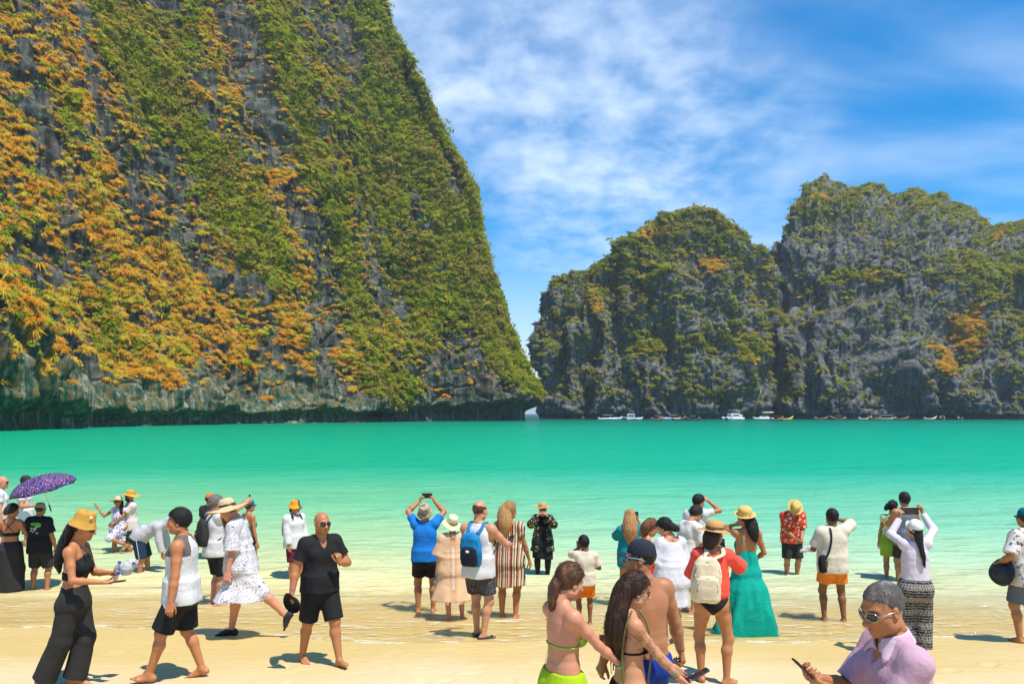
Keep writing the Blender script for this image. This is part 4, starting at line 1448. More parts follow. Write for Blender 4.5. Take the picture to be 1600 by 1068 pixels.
def plain_mat(name, rgb, rough=.5, metal=0.0, spec=.5, trans=0.0, alpha=None):
    key = ('plain', name, rgb, rough, metal, trans)
    if key in _mats: return _mats[key]
    m, t, b = new_mat(name)
    tcn = N(t, 'ShaderNodeTexCoord')
    n = tnoise(t, tcn.outputs['Object'], 30, 3)
    c = mixc(t, n, tuple(q * .9 for q in rgb), tuple(min(1, q * 1.08) for q in rgb))
    t.links.new(c, b.inputs['Base Color'])
    b.inputs['Roughness'].default_value = rough
    b.inputs['Metallic'].default_value = metal
    b.inputs['Specular IOR Level'].default_value = spec
    b.inputs['Transmission Weight'].default_value = trans
    _mats[key] = m
    return m


def straw_mat(name, rgb):
    m, t, b = new_mat(name)
    tcn = N(t, 'ShaderNodeTexCoord')
    wv = N(t, 'ShaderNodeTexWave', wave_type='RINGS', rings_direction='Z', ins={'Scale': 42, 'Distortion': 1.5, 'Detail': 2})
    t.links.new(tcn.outputs['Object'], wv.inputs['Vector'])
    n = tnoise(t, tcn.outputs['Object'], 40, 3)
    f_ = math_node(t, 'ADD', math_node(t, 'MULTIPLY', wv.outputs['Fac'], .5), math_node(t, 'MULTIPLY', n, .5))
    t.links.new(mixc(t, f_, tuple(q * .75 for q in rgb), tuple(min(1, q * 1.12) for q in rgb)), b.inputs['Base Color'])
    b.inputs['Roughness'].default_value = .8
    bump(t, b, f_, .6, .006)
    return m
# ------------------------------------------------------------------ garments, hair, hats and small worn things
def g_torso(rig, f, loose, hem, flare=0.0, drape=0.0, breast=True, n=2.3, belly=1.0):
    k, T = rig.k, rig.T
    b = rig.fat
    cw = T['cw'] * (1 + .20 * b * np.exp(-((T['cz'] - .02) / .16)**2)); cd = T['cd'] * (1 + .20 * b * np.exp(-((T['cz'] - .02) / .14)**2))
    lowz = T['cz'] < .26
    cw = np.where(lowz, np.maximum(cw, drape * cw[4]), cw); cd = np.where(lowz, np.maximum(cd, drape * cd[4] * 1.02), cd)
    f.loft(rig.che, T['cz'] * k, cw * k, cd * k, T['co'] * k, k=.03 * k, grow=loose)
    zs = np.array([hem, (hem + .14) / 2, .14, .20, .27])
    pw = np.interp(zs, T['pz'], T['pw']) * (1 + .12 * b); pd = np.interp(zs, T['pz'], T['pd']) * (1 + .14 * b)
    if hem < -.03:
        pw = np.maximum(pw, np.array([1, 1, .97, 0, 0]) * (T['pw'].max() + .016) * (1 + .12 * b)); pd = np.maximum(pd, np.array([1, 1, .97, 0, 0]) * (T['pd'].max() * 1.06 + .018) * (1 + .14 * b))
    pw = np.maximum(pw, drape * T['cw'][4]); pd = np.maximum(pd, drape * T['cd'][4])
    pw[0] += flare; pd[0] += flare
    pw[3:] *= (.93, .72); pd[3:] *= (.93, .72)
    f.loft(rig.pel, zs * k, pw * k, pd * k, k=.07 * k, grow=loose, fold=(.022, 5, zs[2] * k, 1.0 + b))
    if b > .25:
        f.ball(rig.che.pt(0, .055 * k, .0), np.array((.13 * k, (.07 + .07 * b) * k, .13 * k)) + loose, .06 * k, rig.che.M)
    if hem < -.04:
        for sd in (-1, 1):
            f.ball(rig.pel.pt(sd * .075 * k, -.062 * k, -.055 * k), np.array((.085, .072, .085)) * k * (1 + .2 * b) + loose + .016, .03 * k)
        f.plane_cut(rig.pel, lambda x, y, z: hem * k - z)
    for sd in (-1, 1):
        if rig.sex == 'f' and breast:
            f.ball(rig.che.pt(sd * .064 * k, .088 * k, .225 * k), np.array((.060, .052, .060)) * k + loose, .05 * k)
        else:
            f.ball(rig.che.pt(sd * .072 * k, .080 * k, .285 * k), np.array((.078, .036, .056)) * k + loose, .03 * k, rig.che.M)
            f.ball(rig.che.pt(sd * .085 * k, -.075 * k, .30 * k), np.array((.07, .035, .085)) * k + loose, .04 * k, rig.che.M)


def g_sleeves(rig, f, frac, loose, flare=0.0, kk=.035):
    k = rig.k
    for sd in (-1, 1):
        sh, el, wr, *_ = rig.arm[sd]
        m = (.84 if rig.sex == 'f' else 1.0) * (1 + .18 * rig.fat + .12 * rig.muscle) * k
        f.cone(rig.che.pt(sd * .03 * k, -.02 * k, .455 * k), sh + V3(0, 0, .012 * k), .040 * k + loose, .046 * m + loose, .05 * k)
        f.ball(sh + rig.che.dir(sd * .006 * k, 0, -.01 * k), .061 * m + loose, .04 * k)
        fu = min(frac, 1.0)
        e = sh + (el - sh) * fu
        r1 = (.053 + (.041 - .053) * fu) * m + loose + flare * fu
        f.cone(sh, e, .054 * m + loose, r1, kk * k, cap1=frac <= 1.0)
        if frac > 1.0:
            e2 = el + (wr - el) * (frac - 1)
            f.cone(el, e2, .043 * m + loose + flare * .7, (.043 - .014 * (frac - 1)) * m + loose + flare, .02 * k, cap1=True)


def g_neck(rig, f, kind, loose=0.01):
    k = rig.k
    dn = rig.che.dir(0, .10, .99)
    r = {'crew': .066, 'scoop': .092, 'v': .070, 'wide': .115, 'boat': .10}.get(kind, .066) * (.90 if rig.sex == 'f' else 1.0) * k
    c0 = rig.nck + rig.che.dir(0, .006 * k, -.012 * k)
    g = Field(rig.lo, rig.hi, f.h)
    g.cone(c0, c0 + dn * .14 * k, r, r * 1.3, 0)
    if kind == 'v':
        g.cone(c0 + rig.che.dir(0, .06, 0) * k, rig.che.pt(0, .16 * k, .33 * k), .052 * k, .012 * k, 0)
    if kind in ('scoop', 'wide'):
        g.ball(rig.che.pt(0, .12 * k, .42 * k), (.080 * k, .07 * k, .070 * k), 0)
    if kind in ('wide', 'boat'):
        g.ball(rig.che.pt(0, -.05 * k, .47 * k), (.12 * k, .10 * k, .065 * k), 0)
    if g.f.shape == f.f.shape:
        f.f = np.maximum(f.f, -g.f)


def top(rig, h, sleeve=.6, hem=-.08, loose=.016, flare=.01, drape=.84, neck='crew', sflare=.012, armhole=None, wr=.006):
    f = Field(rig.lo, rig.hi, h); k = rig.k
    g_torso(rig, f, loose, hem, flare, drape)
    if sleeve > 0: g_sleeves(rig, f, sleeve, loose * .9, sflare)
    else:
        ah = (armhole or .150) * rig.bw
        f.ball(rig.che.pt(0, -.01 * k, .41 * k), (.165 * k * rig.bw, .05 * k, .04 * k), .04 * k, rig.che.M)
        f.plane_cut(rig.che, lambda x, y, z: np.minimum(np.abs(x) - ah * k, z - .24 * k))
        for sd in (-1, 1):
            sh = rig.arm[sd][0]
            f.carve(sh + rig.che.dir(sd * .035 * k, 0, -.03 * k), (.045 * k, .09 * k, .10 * k), .02, rig.che.M)
    g_neck(rig, f, neck, loose)
    if wr: f.noise(wr, 9, 9, 6, seed=rig.H * 9 + hem, octs=4)
    return f


def bottoms(rig, h, length=.85, loose=.014, flare=.02, waist=.09, wr=.003, shin=0.0, sflare=0.0):
    f = Field(rig.lo, rig.hi, h); k, T = rig.k, rig.T
    g = 1 + .12 * rig.fat
    f.loft(rig.pel, T['pz'] * k, T['pw'] * k * g, T['pd'] * k * (1 + .14 * rig.fat), k=.05 * k, grow=loose)
    if rig.fat > .25:
        f.ball(rig.che.pt(0, .055 * k, .0), np.array((.13 * k, (.07 + .07 * rig.fat) * k, .13 * k)) + loose * .5, .06 * k, rig.che.M)
    for sd in (-1, 1):
        f.ball(rig.pel.pt(sd * .075 * k, -.062 * k, -.055 * k), np.array((.085, .072, .085)) * k * (1 + .2 * rig.fat) + loose, .03 * k)
        hp_, kn, an, fM = rig.leg[sd]
        m = (1 + .20 * rig.fat) * k
        t = min(length, 1.0)
        e = hp_ + (kn - hp_) * t
        f.cone(hp_ + V3(0, 0, -.02 * k), e, .092 * m + loose, (.092 - .036 * t) * m + loose + flare * t, .04 * k, cap1=shin <= 0)
        if shin > 0:
            e2 = kn + (an - kn) * shin
            cf = kn * .7 + an * .3 - fM @ V3(0, .014 * k, 0)
            f.cone(kn, e2, .056 * m + loose + flare, .036 * m + loose + sflare, .03 * k, cap1=True)
            f.cone(kn, cf, .050 * m + loose, .053 * m + loose, .03)
    f.plane_cut(rig.pel, lambda x, y, z: z - waist * k)
    if wr: f.noise(wr, 8, 8, 5, seed=3 + rig.H * 7, octs=3)
    return f


def skirt(rig, h, waist=.10, hem=.10, flare=.10, amp=.05, folds=7, depth=1.0, hips=.012, follow=True, shift=(0, 0), f=None, wr=.003, cut=True):
    """one cloth tube from the waist to a hem height above the ground (metres, before scaling)"""
    k, T = rig.k, rig.T
    f = f or Field(rig.lo, rig.hi, h)
    fr = Frame(V3(rig.pel.o[0], rig.pel.o[1], 0), rig.pel.M if abs(rig.pel.M[2, 1]) < .05 else np.eye(3))
    pz = rig.pel.o[2]
    zz = np.array([hem * k, pz - .25 * k, pz - .10 * k, pz - .02 * k, pz + .06 * k, pz + waist * k])
    hw = T['pw'].max() * (1 + .1 * rig.fat)
    ww = np.array([hw + flare, hw + flare * .35, hw + .006, hw, T['pw'][3], np.interp(waist, T['pz'], T['pw'])]) * k
    hd = T['pd'].max() * 1.12
    dd = np.array([hd + flare * depth, hd + flare * .35 * depth, hd + .012, hd, T['pd'][3] * 1.06, np.interp(waist, T['pz'], T['pd']) * 1.03]) * k
    oy = np.array([shift[1], shift[1] * .4, 0, 0, 0, 0]) * k
    f.loft(fr, zz, ww, dd, oy, k=.04 * k, grow=hips, fold=(amp, folds, pz - .05 * k, 0.7))
    if follow:
        for sd in (-1, 1):
            hp_, kn, an, fM = rig.leg[sd]
            f.cone(hp_, kn, .095 * k + hips, .075 * k + hips, .07 * k)
            if hem < .40: f.cone(kn, an, .078 * k + hips, .072 * k + hips, .08 * k)
        f.plane_cut(Frame((0, 0, 0), np.eye(3)), lambda x, y, z: hem * k + .02 * k * np.sin(x * 9) - z)
    for sd in (-1, 1):
        f.ball(rig.pel.pt(sd * .075 * k, -.062 * k, -.055 * k), np.array((.085, .072, .085)) * k + hips, .04 * k)
    if cut: f.plane_cut(rig.pel, lambda x, y, z: z - waist * k)
    if wr: f.noise(wr, 9, 9, 2.5, seed=5 + rig.H * 3, octs=3)
    return f


def bikini_bottom(rig, h):
    f = bottoms(rig, h, length=.25, loose=.007, flare=0, waist=.03, wr=0)
    k = rig.k
    f.plane_cut(rig.pel, lambda x, y, z: np.where(y > 0, -z - .125 * k + .95 * np.abs(x), -z - .150 * k + .98 * np.abs(x)) * .7)
    return f


def bikini_top(rig, h, band=True, size=1.0):
    f = Field(rig.lo, rig.hi, h); k = rig.k
    for sd in (-1, 1):
        f.ball(rig.che.pt(sd * .066 * k, .092 * k, .222 * k), np.array((.058, .052, .056)) * k * size + .006, .012 * k)
    if band:
        g = Field(rig.lo, rig.hi, h); g_torso(rig, g, .007, .10)
        g.plane_cut(rig.che, lambda x, y, z: np.abs(z - .175 * k) - .008 * k)
        f.f = np.minimum(f.f, g.f)
    g = Field(rig.lo, rig.hi, h)
    return f


def crop_top(rig, h, lo=.13, hi=.33, loose=.008):
    f = Field(rig.lo, rig.hi, h); k = rig.k
    g_torso(rig, f, loose, .10)
    f.plane_cut(rig.che, lambda x, y, z: np.maximum(lo * k - z, z - np.where(y > .03 * k, hi * k - .5 * np.maximum(np.abs(x) - .04 * k, 0), (lo + .075) * k)))
    return f


# ------------------------------------------------------------------ tubes and ribbons
def tube_mesh(name, pts, r, seg=6, flat=1.0, up=(0, 0, 1), closed=False, rend=None):
    pts = [np.asarray(p, float) for p in pts]
    n = len(pts)
    V, F = [], []
    for i, p in enumerate(pts):
        a = pts[(i - 1) % n] if closed else pts[max(i - 1, 0)]
        b_ = pts[(i + 1) % n] if closed else pts[min(i + 1, n - 1)]
        t = unit(b_ - a)
        s = unit(np.cross(t, up)); u = np.cross(s, t)
        rr = r if rend is None else r + (rend - r) * i / max(n - 1, 1)
        for j in range(seg):
            q = 2 * math.pi * j / seg
            V.append(p + s * math.cos(q) * rr + u * math.sin(q) * rr * flat)
    m = n if closed else n - 1
    for i in range(m):
        for j in range(seg):
            i2 = (i + 1) % n
            F.append((i * seg + j, i * seg + (j + 1) % seg, i2 * seg + (j + 1) % seg, i2 * seg + j))
    if not closed:
        c0, c1 = len(V), len(V) + 1
        V += [pts[0], pts[-1]]
        for j in range(seg):
            F.append((c0, (j + 1) % seg, j, j)); F.append((c1, (n - 1) * seg + j, (n - 1) * seg + (j + 1) % seg, (n - 1) * seg + (j + 1) % seg))
        return mixed_mesh(name, V, F)
    return np_mesh(name, V, F)


def mixed_mesh(name, V, F):
    me = bpy.data.meshes.new(name)
    FF = []
    for f in F:
        q = []
        for i in f:
            i = int(i)
            if i not in q: q.append(i)
        if len(q) > 2: FF.append(q)
    me.from_pydata([tuple(map(float, v)) for v in V], [], FF)
    me.update()
    return me


def spline(pts, n):
    pts = np.asarray(pts, float)
    d = np.concatenate([[0], np.cumsum(np.linalg.norm(np.diff(pts, axis=0), axis=1))])
    s = np.linspace(0, d[-1], n)
    P = np.empty((n, pts.shape[1]))
    pad = np.vstack([2 * pts[0] - pts[1], pts, 2 * pts[-1] - pts[-2]])
    for a, q in enumerate(s):
        i = min(int(np.searchsorted(d, q, 'right') - 1), len(pts) - 2); i = max(i, 0)
        t = (q - d[i]) / max(d[i + 1] - d[i], 1e-9)
        p0, p1, p2, p3 = pad[i:i + 4]
        P[a] = .5 * ((2 * p1) + (-p0 + p2) * t + (2 * p0 - 5 * p1 + 4 * p2 - p3) * t * t + (-p0 + 3 * p1 - 3 * p2 + p3) * t**3)
    return P


# ------------------------------------------------------------------ hair
def scalp(f, rig, t, kind='short', top_extra=0.0):
    pass


def hair_cap(rig, h, thick=.012, kind='short', rough_=.004, lift=.006, low=0.0, under=None, ztop=.052, strand=1.0, rec=0.0):
    """close cap of hair in the head frame"""
    k = rig.k * rig.hk
    f = Field((-.115, -.145, -.16), (.115, .135, .15), max(h / k, .004))
    f.ball((0, -.014, .026 + lift * .5), (.0775 + thick, .100 + thick, .093 + thick + lift), .01)
    if kind == 'balding':
        zl = lambda y: np.interp(y, [-.12, -.05, -.02, .012, .024, .05, .10], [-.075 - low, -.060 - low, -.035, -.022, .02, .10, .2])
        f.plane_cut(Frame((0, 0, 0), np.eye(3)), lambda x, y, z: np.maximum(zl(y) - z, z - (ztop + .25 * np.maximum(-y - .04, 0) + .004 * np.sin(x * 60 + y * 45))) + 0 * x)
    else:
        fr_ = .055 if kind == 'short' else .06
        zl = lambda y: np.interp(y, [-.12, -.05, -.02, .014, .030, .055, .080, .12], [-.078 - low, -.066 - low, -.036 - low, -.026 - low, .022, .050, .066, .074])
        f.plane_cut(Frame((0, 0, 0), np.eye(3)), lambda x, y, z: zl(y + .15 * (np.abs(x) - .03) + rec * sstep(.0, .04, y)) - z)
    if under is not None: f.plane_cut(Frame((0, 0, 0), np.eye(3)), lambda x, y, z: z - under + 0 * x + 0 * y)
    if rough_: f.noise(rough_, 38, 30, 22, seed=rig.H * 3, octs=2)
    v, q = f.mesh()
    parts = [(v, q)]
    if kind in ('short', 'long') and len(v) and under is None:
        parts.append(cap_strands(v, int(strand * (750 if kind == 'short' else 800)), .024 if kind == 'short' else .060, int(rig.H * 1000), kind))
    v, q = grid_mesh_parts(parts)
    return rig.hea.o + (v * k) @ rig.hea.M.T, q


def cap_strands(v, n, ln_, seed, kind='short'):
    """small overlapping locks that break up the surface of the hair, in head units"""
    r = np.random.default_rng(seed)
    cen = np.array((0, -.014, .02)); crown = np.array((0, -.05, .12)) if kind == 'short' else np.array((0, .088, .070))
    V, F = [], []
    for i in r.integers(0, len(v), n):
        p = v[i]; nrm = unit((p - cen) / np.array((.08, .1, .1)))
        t = (p - crown); t = t - nrm * (t @ nrm)
        t = unit(t + r.normal(size=3) * .012)
        s = unit(np.cross(nrm, t)); L = ln_ * r.uniform(.6, 1.3); w_ = r.uniform(.0009, .0024)
        a = p - nrm * .001; m = p + t * L * .5 + nrm * (r.uniform(.0006, .0026) - L * L / .76); e = p + t * L + nrm * (r.uniform(-.004, .002) - L * L / .19) + s * r.normal() * .004
        b0 = len(V)
        V += [a - s * w_, a + s * w_, m + s * w_ + nrm * .001, m - s * w_, e + s * w_ * .25, e - s * w_ * .25]
        F += [(b0, b0 + 1, b0 + 2, b0 + 3), (b0 + 3, b0 + 2, b0 + 4, b0 + 5)]
    return np.array(V), np.array(F)


def hair_locks(rig, h, chain, radii, *, under=None, squash=.65, nstr=0, seed=0, wav=.010, back=None, thick=.014, spread=1.1, cap=True, strw=.0022):
    """hair falling along a guide given in the head frame's start and then in the person's frame"""
    k = rig.k
    parts = []
    if cap: parts.append(hair_cap(rig, h, thick, 'long', .004, low=.015, under=under))
    pts = [rig.hea.pt(*(np.array(c[1:]) * k)) if c[0] == 'h' else (rig.che.pt(*(np.array(c[1:]) * k)) if c[0] == 'c' else np.array(c[1:]) * k) for c in chain]
    P = spline(pts, max(6, len(pts) * 3)); rr = np.interp(np.linspace(0, 1, len(P)), np.linspace(0, 1, len(radii)), radii) * k
    f = Field(P.min(0) - rr.max() - .03, P.max(0) + rr.max() + .03, h)
    bk = unit(rig.che.dir(0, 1, 0)) if back is None else unit(back)
    for i in range(len(P) - 1):
        f.cone(P[i], P[i + 1], rr[i], rr[i + 1], .02, squash=(bk, squash))
    f.noise(.008 * k, 42, 42, 5, seed=seed + .3, octs=2)
    parts.append(f.mesh())
    if nstr:
        r = np.random.default_rng(seed)
        V, F = [], []
        side = unit(np.cross(bk, (0, 0, 1)))
        for i in range(nstr):
            a = r.uniform(0, 2 * math.pi); q = math.sqrt(r.uniform(.55, 1.0)) * spread
            i0 = r.integers(0, max(1, len(P) // 3)); i1 = r.integers(len(P) * 2 // 3, len(P))
            ph, fq = r.uniform(0, 6.28), r.uniform(1.5, 3.5)
            n_ = 9
            idx = np.linspace(i0, i1, n_)
            L = []
            for j, u in enumerate(idx):
                c = np.array([np.interp(u, range(len(P)), P[:, z]) for z in range(3)]); rad = np.interp(u, range(len(P)), rr)
                wv = wav * math.sin(ph + fq * j * .8) * (j / n_)
                L.append(c + side * (math.cos(a) * rad * q + wv) + bk * (math.sin(a) * rad * q * squash + wv * .5))
            L = np.array(L)
            wdt = strw * r.uniform(.6, 1.5)
            ds = unit(np.cross(L[-1] - L[0], r.normal(size=3)))
            b0 = len(V)
            for j in range(n_):
                ww = wdt * (1 - .6 * j / (n_ - 1))
                V += [L[j] - ds * ww, L[j] + ds * ww]
            F += [(b0 + 2 * j, b0 + 2 * j + 1, b0 + 2 * j + 3, b0 + 2 * j + 2) for j in range(n_ - 1)]
        parts.append((np.array(V), np.array(F)))
    return grid_mesh_parts(parts)


# ------------------------------------------------------------------ hats
def lathe(profile, nseg=44, sx=1.0, sy=1.0, wave=None, thick=.004):
    """profile: list of (radius, z); closed shell with thickness"""
    pr = np.array(profile, float)
    n = len(pr)
    tg = np.gradient(pr, axis=0); nr = np.stack([tg[:, 1], -tg[:, 0]], 1); nr /= np.linalg.norm(nr, axis=1, keepdims=True) + 1e-9
    inner = pr + nr * thick
    allp = np.vstack([pr, inner[::-1]])
    th = np.linspace(0, 2 * math.pi, nseg, endpoint=False)
    V = []
    for t in th:
        for r_, z in allp:
            zz = z + (wave(t, r_) if wave else 0)
            V.append((math.cos(t) * max(r_, .0005) * sx, math.sin(t) * max(r_, .0005) * sy, zz))
    m = len(allp); F = []
    for i in range(nseg):
        for j in range(m):
            j2 = (j + 1) % m; i2 = (i + 1) % nseg
            F.append((i * m + j, i2 * m + j, i2 * m + j2, i * m + j2))
    return np.array(V), np.array(F)


def hat_mesh(rig, kind, tilt=(0, 0), z0=.035, brim=.16, crown=.095, seed=0, droop=.0, shift=(0, 0)):
    k = rig.k * rig.hk
    r = np.random.default_rng(seed)
    ph = r.uniform(0, 6.28, 3)
    band = None
    if kind in ('straw', 'fedora', 'sun'):
        ct = .078 if kind != 'sun' else .070
        pf = [(0, crown * (.92 if kind == 'fedora' else 1.0)), (ct * .55, crown), (ct * .86, crown * .93), (ct + .008, crown * .70), (ct + .014, .022), (ct + .018, .004), (ct + .035, -.004 - droop * .1), (brim * .75, -.006 - droop * .45), (brim, -.004 - droop), (brim + .003, -.007 - droop)]
        wv = lambda t, q: max(0, q - .10) * (.13 * math.sin(2 * t + ph[0]) + .07 * math.sin(3 * t + ph[1]))
        band = [(ct + .0155, .040), (ct + .0165, .008)]
    elif kind == 'bucket':
        pf = [(0, .100), (.055, .101), (.076, .094), (.086, .045), (.093, .006), (.102, -.010), (brim, -.050 - droop), (brim + .002, -.053 - droop)]
        wv = lambda t, q: max(0, q - .095) * (.12 * math.sin(3 * t + ph[0]) + .10 * math.sin(5 * t + ph[1])) + (.004 * math.sin(7 * t + ph[2]) if q < .09 else 0)
    elif kind == 'cap':
        pf = [(0, .092), (.045, .088), (.072, .066), (.086, .030), (.090, .000), (.0895, -.014)]
        wv = None
    pr = pf[:1]
    for a, b_ in zip(pf[:-1], pf[1:]):
        pr += [tuple(np.array(a) * .5 + np.array(b_) * .5), b_]
    sx, sy = (.93, 1.10) if kind == 'cap' else (.96, 1.08)
    v, q = lathe(pr, 44, sx, sy, wv, -.004)
    parts = [(v, q)]
    M = rotm('x', -tilt[0]) @ rotm('y', tilt[1])
    place = lambda v: rig.hea.o + (rig.hea.M @ ((M @ (np.asarray(v).T)).T + np.array((shift[0], shift[1] - .012, z0))).T).T * k
    out = {'hat': (place(v), q)}
    if kind == 'cap':
        nx, ny = 15, 7
        V = []
        for lay in (0, -.004):
            for j in range(ny):
                for i in range(nx):
                    a = (i / (nx - 1) - .5) * R(150)
                    rr = .090 + .070 * j / (ny - 1) * math.cos(a * .92)**.6
                    x = math.sin(a) * .086 * (1 - .06 * j / ny); y = math.cos(a) * (rr * 1.06)
                    V.append((x, y, -.010 - .020 * (x / .086)**2 - .012 * j / (ny - 1) + lay))
        F = []
        for lay in range(2):
            b0 = lay * nx * ny
            F += [(b0 + j * nx + i, b0 + j * nx + i + 1, b0 + (j + 1) * nx + i + 1, b0 + (j + 1) * nx + i) for j in range(ny - 1) for i in range(nx - 1)]
        n2 = nx * ny
        F += [((ny - 1) * nx + i, (ny - 1) * nx + i + 1, n2 + (ny - 1) * nx + i + 1, n2 + (ny - 1) * nx + i) for i in range(nx - 1)]
        out['visor'] = (place(V), np.array(F))
        v, q = lathe([(0, .096), (.006, .095), (.007, .091)], 10, 1, 1, None, -.002)
        out['button'] = (place(v), q)
    if band:
        v, q = lathe([band[0], tuple(np.mean(band, 0)), band[1]], 44, sx * 1.015, sy * 1.015, None, -.002)
        out['hat_band'] = (place(v), q)
    return out


def lens_mesh(rig):
    """sunglasses: frame with bridge and temples, and two lenses"""
    k = rig.k * rig.hk
    place = lambda v: rig.hea.o + (np.asarray(v, float) * k) @ rig.hea.M.T
    fr, ln = [], []
    for sd in (-1, 1):
        cx, cz = sd * .0335, -.001
        ring = []
        for j in range(18):
            t = 2 * math.pi * j / 18
            x = cx + .0285 * math.cos(t); z = cz + .0215 * math.sin(t) * (1.0 if math.sin(t) > 0 else 1.12)
            ring.append((x, .1045 - 5.2 * x * x, z))
        me = []
        c = len(ln)
        V = [(p[0], p[1] + o, p[2]) for o in (.0012, -.0018) for p in ring] + [(cx, .1065 - 5.2 * cx * cx + o, cz) for o in (.0012, -.0018)]
        F = [(j, (j + 1) % 18, 36, 36) for j in range(18)] + [(18 + (j + 1) % 18, 18 + j, 37, 37) for j in range(18)] + [(j, 18 + j, 18 + (j + 1) % 18, (j + 1) % 18) for j in range(18)]
        ln.append((place(V), F))
        fr.append(('ring', place(ring)))
        fr.append(('bar', place([(sd * .061, .086, .006), (sd * .074, .070, .005), (sd * .083, .02, .003), (sd * .085, -.012, -.003), (sd * .083, -.03, -.014)])))
    fr.append(('bar', place([(-.009, .1045, .004), (0, .107, .006), (.009, .1045, .004)])))
    return fr, ln, k
# ------------------------------------------------------------------ putting a person together
SKIN = {'fair': (.51, .245, .130), 'pink': (.55, .25, .145), 'tan': (.41, .170, .066), 'olive': (.37, .160, .070), 'brown': (.22, .092, .036), 'warm': (.46, .185, .075)}
HAIR = {'black': (.012, .010, .010), 'dark': (.028, .017, .012), 'brown': (.075, .035, .018), 'chestnut': (.12, .050, .020), 'blonde': (.38, .20, .07), 'grey': (.16, .14, .12)}
PEOPLE = []


class Person:
    pass


def add_part(P, name, vf, mat, parent=None, label=None, smooth=True, tint=None):
    v, q = vf
    if len(v) == 0: return None
    me = np_mesh(name, v, q) if not isinstance(q, list) else mixed_mesh(name, v, q)
    if tint is not None: set_col(me, 'tint', tint)
    o = link_mesh(name, me, mat, parent or P.root, smooth)
    if label: o['label'] = label
    return o


